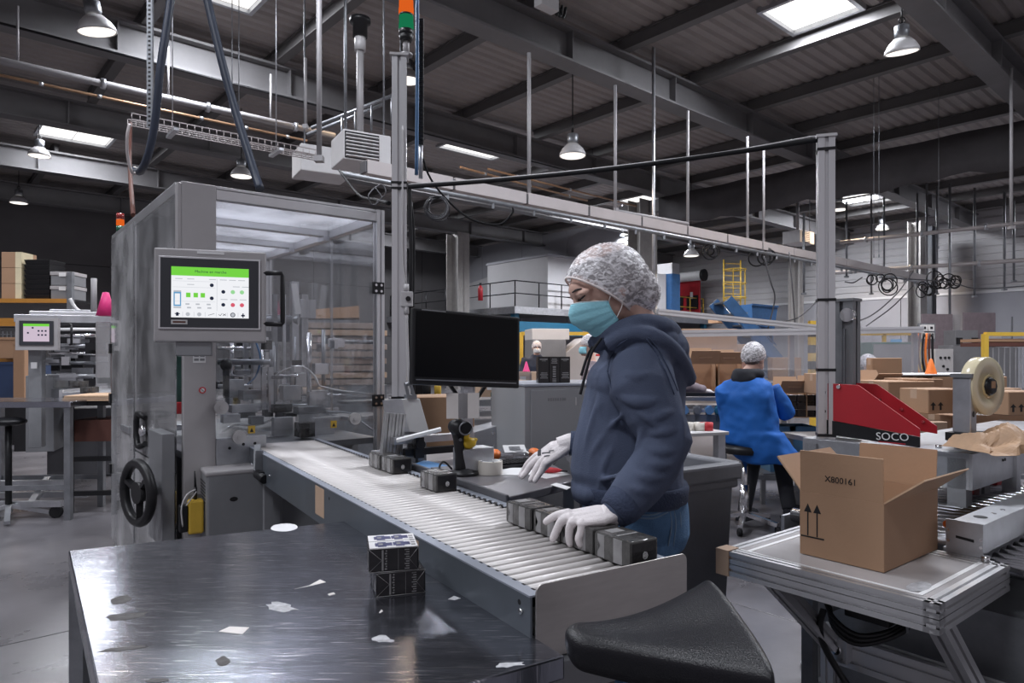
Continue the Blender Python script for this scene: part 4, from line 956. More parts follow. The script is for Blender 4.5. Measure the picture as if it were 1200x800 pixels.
# control panel facing the operator
HP = D(247.5, 346.5, 3.15); hm = bpy.data.objects.new('control_panel', None); C.objects.link(hm); hm.parent = mc; lab(hm, 'grey control panel with touch screen')
hl = ml(HP); hm.location = hl; hm.rotation_euler = (R(-2), 0, R(19) - MR)
hwid, hht = 0.475, 0.425
m = MB(); m.bb(-hwid / 2, hwid / 2, 0.0, 0.085, -hht / 2, hht / 2); m.build('panel_box', 'paint_grey', hm, 0.006)
m = MB(); x0, x1, z0, z1 = -0.21, 0.205, -0.148, 0.168
m.bb(x0 - 0.008, x1 + 0.008, -0.008, 0.0, z0 - 0.008, z1 + 0.008); m.build('bezel_frame', 'alu', hm, 0.002)
m = MB(); m.bb(x0, x1, -0.011, -0.006, z0, z1); m.build('bezel', 'bezel', hm, 0.001)
sx0, sx1, sz0, sz1 = -0.165, 0.162, -0.103, 0.128
m = MB(); m.bb(sx0, sx1, -0.0125, -0.010, sz0, sz1); scr = lab(m.build('touch_screen', 'ui_white', hm), 'lit touch screen')
def ui(u0, u1, v0, v1, mi, mb): mb.bb(sx0 + (sx1 - sx0) * u0, sx0 + (sx1 - sx0) * u1, -0.0135, -0.0123, sz1 - (sz1 - sz0) * v1, sz1 - (sz1 - sz0) * v0, mi)
ms = ['ui_green', 'ui_dark', 'ui_lightgreen', 'ui_red', 'ui_blue', 'ui_grey']
g = MB(); ui(0, 1, 0, .175, 0, g)
def dot(u, v, r, mi): g.cyl((sx0 + (sx1 - sx0) * u, -0.0137, sz1 - (sz1 - sz0) * v), (sx0 + (sx1 - sx0) * u, -0.0123, sz1 - (sz1 - sz0) * v), r, n=12, mi=mi)
for u, v in ((.515, .35), (.515, .61), (.665, .475), (.665, .735)): dot(u, v, 0.0085, 1)
for u, v in ((.79, .475), (.91, .475)): dot(u, v, 0.0095, 2)
for u, v in ((.79, .735), (.91, .735)): dot(u, v, 0.0095, 3)
for u in (.215, .31, .40): ui(u - .028, u + .028, .51, .60, 0, g)
ui(.03, .125, .47, .50, 5, g); ui(.03, .125, .50, .53, 4, g); ui(.03, .045, .53, .77, 4, g); ui(.11, .125, .53, .77, 4, g); ui(.03, .125, .75, .78, 4, g); ui(.03, .125, .79, .82, 5, g)
for v in (.28, .40, .68): ui(.02, .56, v, v + .004, 5, g)
ui(.58, .584, .22, .86, 5, g)
for u, v in ((.48, .23), (.62, .23), (.74, .23), (.86, .23), (.05, .23), (.2, .23), (.2, .34), (.79, .36), (.91, .36), (.63, .62), (.76, .62), (.88, .62)): ui(u, u + .09, v, v + .014, 5, g)
for u, v in ((.18, .72), (.31, .72), (.45, .72), (.2, .79), (.33, .79), (.46, .79)): ui(u, u + .05, v, v + .03, 5, g)
for i in range(1, 7): ui(i / 7, i / 7 + .004, .89, .98, 5, g)
ui(.06, .095, .93, .97, 1, g); ui(.045, .11, .918, .935, 1, g); ui(.062, .093, .90, .92, 1, g); ui(.90, .95, .93, .96, 1, g); ui(.917, .933, .90, .985, 1, g)
for u in (.21, .355): dot(u, .935, .009, 5)
dot(.79, .935, .011, 1); g.cyl((sx0 + (sx1 - sx0) * .79, -0.0142, sz1 - (sz1 - sz0) * .935), (sx0 + (sx1 - sx0) * .79, -0.0136, sz1 - (sz1 - sz0) * .935), 0.008, n=12, mi=5)
for a, b in (((.47, .95), (.55, .915)), ((.605, .93), (.625, .955)), ((.625, .955), (.65, .91)), ((.66, .915), (.70, .955)), ((.70, .915), (.66, .955))):
    pa, pb = [V((sx0 + (sx1 - sx0) * u, -0.0132, sz1 - (sz1 - sz0) * v)) for u, v in (a, b)]; g.bar(pa, pb, 0.0018, 0.0018, 1)
g.build('screen_picture', ms, scr)
text('Machine en marche', 'header_text', 'ui_dark', scr, 0.017, axes((-0.001, -0.0139, 0.108), (1, 0, 0), (0, 0, 1)))
m = MB(); m.bb(-0.165, -0.098, -0.0125, -0.0105, -0.134, -0.114); m.build('name_plate', 'heater', hm); m = MB(); m.bb(-0.158, -0.105, -0.0135, -0.012, -0.128, -0.120); m.build('name_print', 'brown', hm)
m = MB(); m.bb(-0.06, 0.055, -0.003, 0.0, 0.192, 0.203); m.build('label_strip', 'white', hm)
m = MB(); m.bb(-0.15, 0.0, 0.02, 0.09, -0.275, -hht / 2); m.build('mount_arm', 'paint_mid', hm, 0.003)
m = MB(); m.tube([(hwid / 2 - 0.01, 0.01, 0.115), (hwid / 2 + 0.07, 0.0, 0.118), (hwid / 2 + 0.075, 0.0, 0.105), (hwid / 2 + 0.075, 0, -0.12), (hwid / 2 + 0.07, 0.0, -0.128), (hwid / 2 - 0.01, 0.01, -0.125)], 0.011, 8); lab(m.build('grab_handle', 'black', hm), 'black grab handle')

# works inside the enclosure
def inner(name, m_, px, py, d, s, rz=0.0, lb=None, bevel=0.003):
    p = ml(D(px, py, d)); g = MB(); g.box(p, s, rz); o = g.build(name, m_, mc, bevel)
    if lb: lab(o, lb)
    return o
inner('side_block', 'galv', 331, 499, 4.15, (0.12, 0.04, 0.11)); inner('side_block', 'galv', 379, 499, 4.30, (0.13, 0.04, 0.11))
inner('waiting_pack', 'pack_film', 357, 503, 4.05, (0.09, 0.10, 0.085), 0, 'black pack about to leave the machine')
for px, w_, y0, y1, d in ((322, .03, 345, 470, 4.9), (333, .02, 345, 470, 4.95), (345, .05, 330, 475, 5.0), (356, .05, 345, 470, 5.1), (300, 0.05, 390, 480, 4.6), (317, 0.03, 430, 480, 4.4), (309, 0.03, 430, 480, 4.4), (288, .03, 400, 470, 4.7)):
    a, b = ml(D(px, y0, d)), ml(D(px, y1, d)); g = MB(); g.bar(a, b, w_, w_); g.build('guide_column', random.choice(['galv', 'galv_dark', 'black', 'galv']), mc)
for x0, x1, y, d, r in ((256, 318, 424, 4.35, .02), (256, 350, 375, 5.0, .035), (256, 300, 408, 4.7, .012), (256, 300, 452, 4.6, .012), (262, 350, 440, 4.7, .01), (300, 360, 475, 4.8, .014), (256, 330, 390, 5.2, .014), (345, 440, 463, 5, .012), (380, 440, 400, 5.9, .012)):
    a, b = ml(D(x0, y, d)), ml(D(x1, y, d)); g = MB(); g.cyl(a, b, r, n=10); g.build('shaft', random.choice(['shiny', 'galv', 'galv_dark']), mc)
for px, py, d, s, mm in ((275, 455, 4.5, (.10, .08, .12), 'galv'), (295, 462, 4.4, (.14, .1, .06), 'galv_dark'), (340, 460, 4.6, (.12, .08, .10), 'galv'), (300, 440, 4.8, (.2, .06, .06), 'black'), (372, 470, 4.9, (.14, .05, .16), 'galv'), (350, 445, 4.9, (.09, .07, .10), 'alu'), (285, 478, 4.3, (.16, .08, .05), 'galv'), (330, 478, 4.4, (.12, .06, .05), 'black'), (360, 480, 4.6, (.16, .1, .05), 'galv_dark'), (395, 490, 4.6, (.2, .1, .03), 'galv'), (420, 487, 4.7, (.3, .3, .02), 'galv'),
                         (330, 385, 5.2, (.12, .1, .2), 'hose_dark'), (316, 400, 5.2, (.10, .1, .16), 'galv_dark'), (290, 425, 5.0, (.12, .12, .08), 'black'), (272, 435, 4.9, (.10, .10, .08), 'galv_dark'), (360, 362, 5.1, (.12, .04, .14), 'galv'), (270, 490, 4.1, (.1, .06, .05), 'galv'), (300, 492, 4.2, (.08, .06, .05), 'galv_dark'), (345, 425, 5.2, (.2, .05, .05), 'galv_dark'), (310, 372, 5.4, (.3, .06, .05), 'galv'), (430, 470, 5.2, (.4, .2, .02), 'paint_mid')):
    inner('mechanism_block', mm, px, py, d, s)
for pts, r, mm in (([(318, 444), (335, 433), (355, 430), (368, 440), (374, 452)], .007, 'heater'), ([(374, 452), (395, 457), (420, 460), (440, 463)], .006, 'heater'), ([(380, 482), (410, 484), (425, 495), (440, 505), (455, 507)], .006, 'galv_dark'), ([(260, 507), (275, 498), (300, 498), (318, 492)], .007, 'acrylic_hazy'), ([(300, 400), (305, 420), (300, 440), (290, 450)], .006, 'hose_blue')):
    g = MB(); g.tube(curve_pts([ml(D(x, y, 4.4)) for x, y in pts]), r, 6); g.build('air_line', mm, mc)
a = ml(D(265, 433, 4.15)); g = MB(); g.bar(a + V((0, 0, -0.17)), a + V((0, 0, 0.02)), .03, .04); g.ell(a + V((0, 0, 0.03)), (.035, .03, .04)); g.build('lever', 'black', mc, 0.004)
g = MB(); b_ = ml(D(347, 350, 4.9)); g.box(b_, (.04, .02, .22), R(10), M=Matrix.Rotation(R(-8), 3, 'Y')); lab(g.build('paper_strip', 'white', mc), 'white leaning strip')
for k in range(34):
    px, py = random.uniform(258, 402), random.uniform(395, 486); sz = (random.uniform(.02, .11), random.uniform(.03, .08), random.uniform(.02, .10))
    inner('mechanism_block', random.choice(['black', 'galv_dark', 'galv', 'alu', 'black', 'alu_dark', 'shiny']), px, py, random.uniform(4.35, 5.1), sz, random.choice([0, 0, .3]))
for k in range(7):
    px = random.uniform(262, 395); a, b = ml(D(px, random.uniform(385, 410), 4.75)), ml(D(px, random.uniform(450, 485), 4.75)); g = MB(); g.cyl(a, b, random.choice([.008, .014, .018]), n=8); g.build('guide_rod', random.choice(['shiny', 'galv_dark', 'black']), mc)
# red and green fittings seen through the left door
for px, py, d, s, mm in ((192, 440, 4.0, (.07, .07, .12), 'redbright'), (205, 450, 4.3, (.12, .10, .35), 'green_dark'), (206, 478, 4.2, (.12, .06, .07), 'redbright'), (205, 420, 4.4, (.08, .08, .15), 'green_dark'), (150, 430, 5.2, (.2, .2, .5), 'brown'), (180, 425, 4.9, (.3, .05, .05), 'galv'), (185, 500, 4.6, (.4, .3, .04), 'galv'), (170, 465, 4.8, (.2, .2, .1), 'galv_dark')):
    inner('valve_block', mm, px, py, d, s)

# white slanting plate with a clamp and the profile stub, right of the machine
sp = thing('angled_chute', 'white slanting chute plate with a clamp beside the signal post', 'chute', D(492, 505, 3.35), CR)
m = MB(); m.prism([(-0.055, 0, 0.0), (0.055, 0, -0.02), (0.0, 0.0, 0.16), (-0.095, 0, 0.16)], (0, 0.02, 0)); m.build('plate', 'white', sp, 0.003)
m = MB(); m.prism([(-0.055, 0.0, 0), (-0.095, 0, 0.16), (-0.15, 0.1, 0.15), (-0.12, 0.1, 0.0)], (0, 0.015, 0)); m.build('side_plate', 'galv', sp)
m = MB(); m.bb(-0.07, -0.02, -0.01, 0.03, 0.16, 0.18); m.bar((-0.06, 0, 0.17), (-0.075, 0, 0.23), .012, .012); m.bar((-0.03, 0, 0.17), (-0.05, 0, 0.235), .012, .012); m.cyl((-.08, 0, .23), (-.045, 0, .236), .01, n=8); m.build('clamp', 'galv_dark', sp)
m = MB(); m.bb(-0.12, 0.04, 0.01, 0.10, -.42, 0.0); m.build('stand', 'galv_dark', sp)
mat('galv_stub', (.42, .42, .43), .4, .5)
sb = thing('profile_stub', 'short leaning bundle of aluminium profile behind the pack pair', 'profile', D(462, 528, 3.02), CR)
for i, x in enumerate((-0.05, -0.018, 0.014)):
    m = MB(); m.extr((x, 0, -0.03), (x + 0.022, 0.0, 0.17 - i * .004), 0.030); m.build('profile', 'galv_stub', sb)
m = MB(); m.bb(0.05, 0.12, -0.03, 0.05, -0.03, 0.06); m.bb(-0.08, 0.06, 0.03, 0.07, -0.05, 0.0); m.build('bracket', 'galv', sb)
wp = D(492, 512, 2.95); m = MB(); m.bar((-0.10, 0, -0.015), (0.09, 0.02, 0.032), .05, .016); o = m.build('white_lever', 'white', bevel=.003); o.location = wp; tag(o, 'white flat lever pointing up beside the profile stub', 'lever')
bl = thing('guide_bracket', 'black guide bracket with roller behind the scanner', 'bracket', D(490, 528, 3.0), CR)
m = MB(); m.bb(-0.06, 0.28, 0, 0.03, -.02, .01); m.build('bar', 'black', bl); m = MB(); m.bb(-.02, .02, -.02, .0, -.03, .06); m.cyl((0, -.03, .03), (0, .02, .03), .022, n=12); m.build('roller_mount', 'black', bl)
m = MB(); m.bb(-0.1, 0.3, .03, .08, .03, .06); m.build('rail', 'galv', bl)
m = MB(); m.bb(0., 0.02, 0, .03, -.35, -.02);m.bb(.2, 0.22, 0, .03, -.35, -.02); m.build('support', 'galv_dark', bl)

# ================================================================ SIGNAL POST with tower
PX = D(468, 500, 3.72)
sp_ = thing('aluminium_post', 'tall aluminium profile post carrying the signal tower', 'post', (PX.x, PX.y, 0), R(7))
m = MB(); m.extr((0, 0, 0.02), (0, 0, 2.985), 0.078, 0.078); m.build('profile', 'alu', sp_)
m = MB(); m.bb(-0.05, 0.05, -0.05, 0.05, 2.985, 2.998); m.build('end_cap', 'heater', sp_)
m = MB(); m.bb(-.09, .09, -.09, .09, 0, .02); m.build('base_plate', 'galv_dark', sp_)
for z in (2.30, 2.27, 1.14):
    m = MB(); m.bb(-0.043, 0.043, -0.043, 0.043, z - 0.006, z + 0.006); lab(m.build('cable_tie', 'black', sp_), 'black cable tie')
m = MB(); m.bb(0.01, 0.075, -0.075, -0.046, 1.63, 1.71); jb = lab(m.build('junction_box', 'heater', sp_, .004), 'pale junction box'); m = MB(); m.cyl((.05, -.085, 1.67), (.05, -.07, 1.67), .014, n=10); m.build('knob', 'black', jb)
m = MB(); m.cyl((.04, -.06, 1.71), (.04, -.06, 1.75), .014, n=8); m.cyl((.04, -.06, 1.59), (.04, -.06, 1.63), .014, n=8); m.build('gland', 'heater', sp_)
m = MB(); m.tube(curve_pts([(.04, -.06, 1.75), (.02, -.055, 1.9), (.02, -.055, 2.4), (.02, -.055, 2.6)]), .005, 6); m.tube(curve_pts([(.04, -.06, 1.6), (.045, -.055, 1.4), (.055, -.055, 1.15), (.06, -.055, 1.0)]), .008, 6); lab(m.build('cable', 'heater', sp_), 'pale cable')
m = MB(); m.tube(curve_pts([(.055, -.03, 2.3), (.06, -.04, 2.1), (.065, -.045, 1.9), (.06, -.04, 1.5), (.062, -.04, 1.1), (.06, -.04, .95)]), .011, 6); m.tube(curve_pts([(.065, -.02, 2.2), (.08, -.03, 2.0), (.075, -.03, 1.6), (.08, -.03, 1.0)]), .007, 6); m.build('cable', 'black', sp_)
tw = thing('signal_tower', 'signal tower with orange and green lights on top of the aluminium post', 'signal light', (D(476, 60, 3.72).x, PX.y, 2.998), 0)
m = MB(); m.cyl((0, 0, 0), (0, 0, 0.085), 0.018, n=12); m.cyl((0, 0, 0), (0, 0, .012), .035, n=14); m.build('stem', 'pipe', tw)
m = MB(); m.cyl((0, 0, 0.08), (0, 0, 0.11), 0.03, 0.040, n=18); m.cyl((0, 0, 0.11), (0, 0, 0.14), 0.040, n=18); m.build('base', 'black', tw)
z = 0.14
for nm, mm, h in (('green_light', 'sig_green', 0.075), ('ring', 'black', .01), ('amber_light', 'sig_orange', 0.075), ('ring', 'black', .01), ('red_light', 'sig_red', 0.07), ('cap', 'black', .02)):
    m = MB(); m.cyl((0, 0, z), (0, 0, z + h), 0.039, n=20)
    if nm.endswith('light'):
        for k in range(10):
            a = k * math.pi / 5; m.bb(0.038 * math.cos(a) - .003, .038 * math.cos(a) + .003, .038 * math.sin(a) - .003, .038 * math.sin(a) + .003, z + .004, z + h * .5, 0)
    m.build(nm, mm, tw); z += h
# second tower far behind the machine's left edge
tw2 = thing('signal_tower', 'small unlit signal tower behind the left edge of the machine', 'signal light', MO + Matrix.Rotation(MR, 3, 'Z') @ V((.02, 1.9, 2.24)), 0)
for i, mm in enumerate(('sig_green_off', 'sig_orange', 'sig_red')):
    m = MB(); m.cyl((0, 0, 0.02 + i * .045), (0, 0, .06 + i * .045), 0.026, n=14); m.build('light', mm, tw2)
m = MB(); m.cyl((0, 0, 0), (0, 0, 0.02), 0.026, n=14); m.build('base', 'black', tw2)
# ================================================================ TALL BARE POST (right)
bp = D(967.5, 500, 2.9)
po = thing('aluminium_post', 'tall bare aluminium profile post behind the big cardboard box', 'post', (bp.x, bp.y, 0), R(-17))
m = MB(); m.extr((0, 0, 0.02), (0, 0, 2.285), 0.066); m.build('profile', 'alu', po)
m = MB(); m.bb(-.04, .04, -.04, .04, 2.285, 2.297); m.build('end_cap', 'heater', po); m = MB(); m.bb(-.09, .09, -.09, .09, 0, .02); m.build('base_plate', 'galv_dark', po)
for z in (2.235, 1.60, 1.305, 1.03):
    m = MB(); m.bb(-.036, .036, -.036, .036, z - .006, z + .006); m.build('cable_tie', 'black', po)
# ================================================================ RIGHT TABLE of aluminium profile
TR = R(38.5); tO = V((0.964, 1.54, 0)); rt = thing('profile_table', 'aluminium profile table with clear top under the big cardboard box', 'table', tO, TR)
def rw(x, y, z): return tO + Matrix.Rotation(TR, 3, 'Z') @ V((x, y, z))
ZT_ = 0.80; LX, LY = 0.485, 0.575
for z in (ZT_ - 0.017, ZT_ - 0.053):
    for a, b in (((0.017, 0, z), (0.017, LY, z)), ((LX - .017, 0, z), (LX - .017, LY, z)), ((0, 0.017, z), (LX, 0.017, z)), ((0, LY - .017, z), (LX, LY - .017, z))):
        m = MB(); m.extr(a, b, 0.034); m.build('profile', 'alu', rt)
m = MB(); m.bb(0.034, LX - .034, 0.034, LY - .034, ZT_ - 0.008, ZT_ - 0.001); mat('table_sheet', (0.48, 0.46, 0.465), 0.24, 0.1, 0.08, 4); lab(m.build('top_sheet', 'table_sheet', rt), 'grey smooth top sheet')
for a in (0.05, 0.505):
    m = MB(); m.bb(0.04, LX - .04, a, a + 0.012, ZT_ - 0.001, ZT_ + 0.0004); m.build('white_line', 'white', rt)
for a in (0.04, 0.425):
    m = MB(); m.bb(a, a + 0.008, 0.05, LY - .04, ZT_ - 0.001, ZT_ + 0.0003); m.build('white_line', 'white', rt)
m = MB(); m.bb(-.003, .05, LY - .03, LY + .012, ZT_ - .072, ZT_ + .002); lab(m.build('corner_tape', 'card_pale', rt), 'brown tape round the far left corner')
m = MB(); m.cyl((LX - .02, .05, ZT_), (LX - .02, .05, ZT_ + .015), .011, n=6); m.build('bolt', 'shiny', rt)
blobs = [(0.16, 0.06), (0.13, 0.09)]
m = MB(); m.prism([(0.10 + .05 * math.cos(a), .08 + .022 * math.sin(a * 1.0), ZT_ + .0002) for a in [i * .52 for i in range(12)]], (0, 0, .0005)); m.build('tape_residue', 'residue_pale', rt)
for a, b in (((.066, .446, .73), (.40, .43, .45)), ((.12, .05, .73), (.42, .03, .40)),):
    m = MB(); m.extr(a, b, 0.045); m.build('strut', 'alu', rt)
m = MB(); m.extr((.42, -.6, .45), (.42, .47, .45), .045, .09); m.build('lower_beam', 'alu', rt)
m = MB(); m.extr((.40, .45, 0), (.40, .45, .52), .04); m.build('leg', 'alu', rt); m = MB(); m.extr((.42, -.55, 0), (.42, -.55, .45), .04); m.build('leg', 'alu', rt)
m = MB(); m.bb(.36, .41, .38, .44, .43, .50); m.build('bracket', 'galv', rt); m = MB(); m.cyl((.355, .41, .465), (.37, .41, .465), .014, n=10); m.build('bolt', 'shiny', rt)
m = MB(); m.bb(.22, .34, .20, .32, .63, .728); m.build('valve_unit', 'black', rt, .004); m = MB(); m.bb(.20, .24, .34, .38, .64, .72); m.build('bracket', 'galv_dark', rt)
m = MB(); m.prism([(.13, .12, .728), (.15, .12, .728), (.145, .12, .66)], (0, .006, 0)); m.build('tie_end', 'galv_dark', rt)
for k in range(3):
    m = MB(); m.tube(curve_pts([(.22, .38 - .01 * k, .68), (.18, .33, .63 - .012 * k), (.19, .26, .60 - .012 * k), (.26, .19 - .01 * k, .63), (.30, .21, .68)]), .007, 7); m.build('cable', 'black', rt)
m = MB(); m.tube(curve_pts([(.22, .37, .66), (.28, .42, .54), (.34, .40, .42), (.36, .25, .25), (.36, .0, .12), (.40, -.3, .03)]), .010, 8); m.build('cable', 'black', rt)
# ================================================================ BIG CARDBOARD BOX
bO = rw(0.14, 0.178, ZT_ + 0.001); bx = thing('cardboard_box', 'open cardboard box with arrow marks standing on the profile table', 'box', bO, TR)
bw, bl, bh, t, fl = 0.352, 0.229, 0.178, 0.004, 0.116
for nm, a in (('side_panel', (0, t, 0, bl, 0, bh)), ('side_panel', (bw - t, bw, 0, bl, 0, bh)), ('side_panel', (t, bw - t, 0, t, 0, bh)), ('side_panel', (t, bw - t, bl - t, bl, 0, bh)), ('bottom_panel', (t, bw - t, t, bl - t, 0, t))):
    m = MB(); m.bb(*a); m.build(nm, 'card', bx, 0.0008, 1)
def flap(p0, p1, outv, L, inset0=0.0, inset1=0.0, lb=None):
    p0, p1, o_ = V(p0), V(p1), V(outv).normalized() * L; u_ = (p1 - p0).normalized(); n_ = u_.cross(o_).normalized() * t
    pts = [p0, p1, p1 - u_ * inset1 + o_, p0 + u_ * inset0 + o_]
    g = MB(); g.add([q - n_ / 2 for q in pts] + [q + n_ / 2 for q in pts], [(0, 1, 2, 3), (4, 5, 6, 7)], 0); g.add([q - n_ / 2 for q in pts] + [q + n_ / 2 for q in pts], [(0, 1, 5, 4), (1, 2, 6, 5), (2, 3, 7, 6), (3, 0, 4, 7)], 1)
    return g.build('flap', ['card', 'card_edge'], bx)
flap((t / 2, 0.002, bh), (t / 2, bl - .002, bh), (-0.02, 0, 1), fl)                    # upright front flap
flap((.004, t / 2, bh), (bw - .004, t / 2, bh), (0.0, -.8, .62), fl, .012, .03)   # folded out towards the right
flap((bw - t / 2, .004, bh), (bw - t / 2, bl - .004, bh), (.10, 0, 1), fl - .006)     # back flap upright
flap((.004, bl - t / 2, bh), (bw - .004, bl - t / 2, bh), (0, .62, .75), fl, .0, .03)  # left long flap leaning out
m = MB(); m.bb(-.0006, .001, .05, .053, .05, .10)
pr = MB()
for y in (0.205, 0.178):
    pr.bb(-.0008, .0006, y - .0018, y + .0018, .056, .125); pr.prism([(-.0008, y - .011, .122), (-.0008, y + .011, .122), (-.0008, y, .146)], (.0014, 0, 0))
pr.bb(-.0008, .0006, .158, .225, .0505, .0545)
lab(pr.build('arrow_print', 'ink', bx), 'two black upright arrows over a bar')
text('X800161', 'code_print', 'ink', bx, 0.0235, axes((-.0022, .112, bh + .044), (0, -1, 0), (0, 0, 1)), sx=1.0)
# folded blank leaning behind the box
m = MB(); m.bb(0.0, .006, 0, .13, 0, .17); o = m.build('card_blank', 'card'); o.location = rw(.50, .19, ZT_); o.rotation_euler = (0, 0, TR - R(4)); tag(o, 'small cardboard sheet standing close behind the big box', 'cardboard')
# ================================================================ RIGHT ROLLER CONVEYOR and case sealer
rc = thing('roller_conveyor', 'galvanised roller conveyor behind the profile table at the right edge', 'conveyor', tO, TR)
m = MB(); m.bb(.495, 1.9, .07, .15, ZT_ + .004, ZT_ + .088); lab(m.build('guide_channel', 'galv', rc, .002), 'galvanised guide channel')
m = MB(); m.bb(.488, .495, .063, .156, ZT_ - .012, ZT_ + .095); m.build('channel_end', 'galv', rc, .001)
m = MB(); m.prism([(.4865, y, z) for y, z in ((.085, .84), (.13, .845), (.13, .852), (.085, .848))], (.003, 0, 0)); m.build('slot', 'black', rc)
for y, z in ((.148, .835), (.148, .865), (.068, .83), (.068, .85)):
    m = MB(); m.cyl((.484, y, z), (.489, y, z), .004, n=8); m.build('screw', 'shiny', rc)
m = MB(); m.cyl((.62, .11, ZT_ + .088), (.62, .11, ZT_ + .0895), .018, n=16); m.build('hole', 'black', rc)
for x in (.7, .78):
    m = MB(); m.cyl((x, .10, ZT_ + .088), (x, .10, ZT_ + .0905), .007, n=8); m.build('screw', 'shiny', rc)
m = MB(); m.cyl((.54, -.42, 0), (.54, .07, 0), .024, n=14); rr = m.build('roller', 'shiny', rc); rr.location = (0, 0, ZT_ - .026)
for k in range(1, 22):
    o = rr.copy(); C.objects.link(o); o.location = (k * .06, 0, ZT_ - .026)
m = MB(); m.cyl((.56, .17, 0), (.56, .66, 0), .024, n=14); rr = m.build('roller', 'shiny', rc); rr.location = (0, 0, ZT_ + .004)
for k in range(1, 20):
    o = rr.copy(); C.objects.link(o); o.location = (k * .06, 0, ZT_ + .004)
for y in (-.45, -.43, .66, .155):
    m = MB(); m.bb(.5, 1.9, y, y + .012, ZT_ - .13, ZT_ - (.002 if y < 0 else -.01)); m.build('side_rail', 'galv', rc, .001)
m = MB()
for k in range(9): m.bb(.53 + k * .14, .545 + k * .14, -.4525, -.449, ZT_ - .10, ZT_ - .06)
m.build('rail_slot', 'black', rc)['kind'] = 'stuff'
m = MB(); m.bb(.55, 1.9, -.30, .55, .18, ZT_ - .16); lab(m.build('guard_panel', 'galv_dark', rc), 'dark galvanised guard panel')
for x in (.56, 1.8):
    for y in (-.4, .6):
        m = MB(); m.bb(x - .02, x + .02, y - .02, y + .02, 0, ZT_ - .1); m.build('leg', 'galv_dark', rc)
m = MB(); m.cyl((.50, .36, .86), (.56, .30, .86), .022, n=12); m.build('motor_end', 'brown', rc); m = MB(); m.cyl((.52, .27, .84), (.56, .25, .85), .035, n=12); m.build('coupling', 'shiny', rc)
m = MB(); m.cyl((.505, .158, .875), (.53, .158, .875), .012, n=10); m.build('push_button', 'orange', rc); m = MB(); m.bb(.5, .54, .2, .215, .80, .87); m.build('bracket', 'galv', rc); m = MB(); m.bb(.50, .6, .40, .5, .82, .92); m.build('motor', 'green_dark', rc, .006)

# case sealer: galvanised bed, red side plates, mast, tape holder
sO = D(1078, 515, 2.6); sO.z = 0; sl_ = thing('case_sealer', 'case sealing machine with red sloping side plates and grey mast', 'machine', sO, TR)
z0 = 1.045
for x in (0.0, 0.165):
    m = MB(); m.prism([(x, 0, z0 + .01), (x, 0, z0 + .04), (x, .23, z0 + .20), (x, .40, z0 + .205), (x, .40, z0 + .055)], (.006, 0, 0)); lab(m.build('side_plate', 'red', sl_, .001), 'bright red sloping side plate')
m = MB(); m.prism([(-.002, 0.0, z0 - .03), (-.002, 0, z0 + .009), (-.002, .40, z0 + .054), (-.002, .40, z0 - .01)], (.006, 0, 0)); lab(m.build('black_band', 'black', sl_), 'black band with white lettering')
text('SOCO', 'lettering', 'white', sl_, 0.042, axes((-.0042, .098, z0 + .001), (0, -1, .05), (0, 0, 1)), sx=1.05)
m = MB(); m.bb(-.0035, -.002, .05, .15, z0 - .024, z0 - .020); m.build('red_line', 'red', sl_)
for y, z in ((.31, .19), (.37, .165), (.37, .085)):
    m = MB(); m.cyl((-.006, y, z0 + z), (.0, y, z0 + z), .008, n=10); m.build('bolt' if z > .1 else 'hole', 'shiny' if z > .1 else 'black', sl_)
for y, z in ((.05, .055), (.13, .10)):
    m = MB(); m.cyl((.158, y, z0 + z), (.165, y, z0 + z), .006, n=10); m.build('bolt', 'shiny', sl_)
m = MB(); m.bb(.03, .14, .2, .39, z0 + .02, z0 + .14); m.build('inner_guide', 'black', sl_)
m = MB(); m.extr((.16, .36, z0), (.16, .36, 1.60), .07, .10); m.build('mast', 'paint_mid', sl_); m = MB(); m.bb(.12, .20, .305, .415, 1.60, 1.612); m.build('mast_cap', 'paint_mid', sl_)
m = MB(); m.bb(.115, .125, .34, .38, 1.12, 1.48); m.bb(.112, .125, .35, .37, 1.25, 1.55); m.build('mast_slide', 'galv_dark', sl_); m = MB(); m.cyl((.11, .33, 1.54), (.135, .33, 1.54), .03, n=16); m.build('pulley', 'shiny', sl_)
m = MB(); m.bb(-.05, .30, -.18, .44, z0 - .05, z0 - .03); lab(m.build('bed', 'galv', sl_, .002), 'galvanised bed')
m = MB(); m.bb(-.05, -.04, -.18, .44, z0 - .16, z0 - .03); m.bb(-.05, 1.6, -.19, -.18, z0 - .16, z0 - .03); m.build('bed_skirt', 'galv', sl_, .001)
m = MB(); m.bb(.3, 1.6, -.18, .2, z0 - .05, z0 - .03); m.build('bed_wing', 'galv', sl_, .002)
for x, y in ((.04, -.05), (.08, -.10), (.2, -.08), (.24, -.02), (.12, -.14)):
    m = MB(); m.cyl((x, y, z0 - .03), (x, y, z0 - .018), .011, n=6); m.build('bolt', 'shiny', sl_)
for x, y in ((-.02, .4), (.9, .1), (.3, -.1), (-.02, -.14)):
    m = MB(); m.bb(x - .03, x + .03, y - .03, y + .03, 0, z0 - .05); m.build('leg', 'paint_mid', sl_)
m = MB(); m.cyl((.27, -.194, z0 - .08), (.27, -.188, z0 - .08), .006, n=8); m.cyl((.29, -.194, z0 - .08), (.29, -.188, z0 - .08), .006, n=8); m.build('hole', 'black', sl_)
for x, w_ in ((.18, .07), (.30, .08), (.52, .1)):
    m = MB(); m.bb(x, x + w_, -.10, -.06, .80, .87); m.build('red_guide', 'redbright', sl_, .003)
m = MB(); m.bb(.40, .45, -.2, -.15, .55, .97); m.bb(.25, .28, -.12, -.08, .8, 1.0); m.build('support', 'galv', sl_); m = MB(); m.cyl((.34, -.1, .87), (.34, -.05, .9), .03, n=12); m.build('knob', 'yellow', sl_)
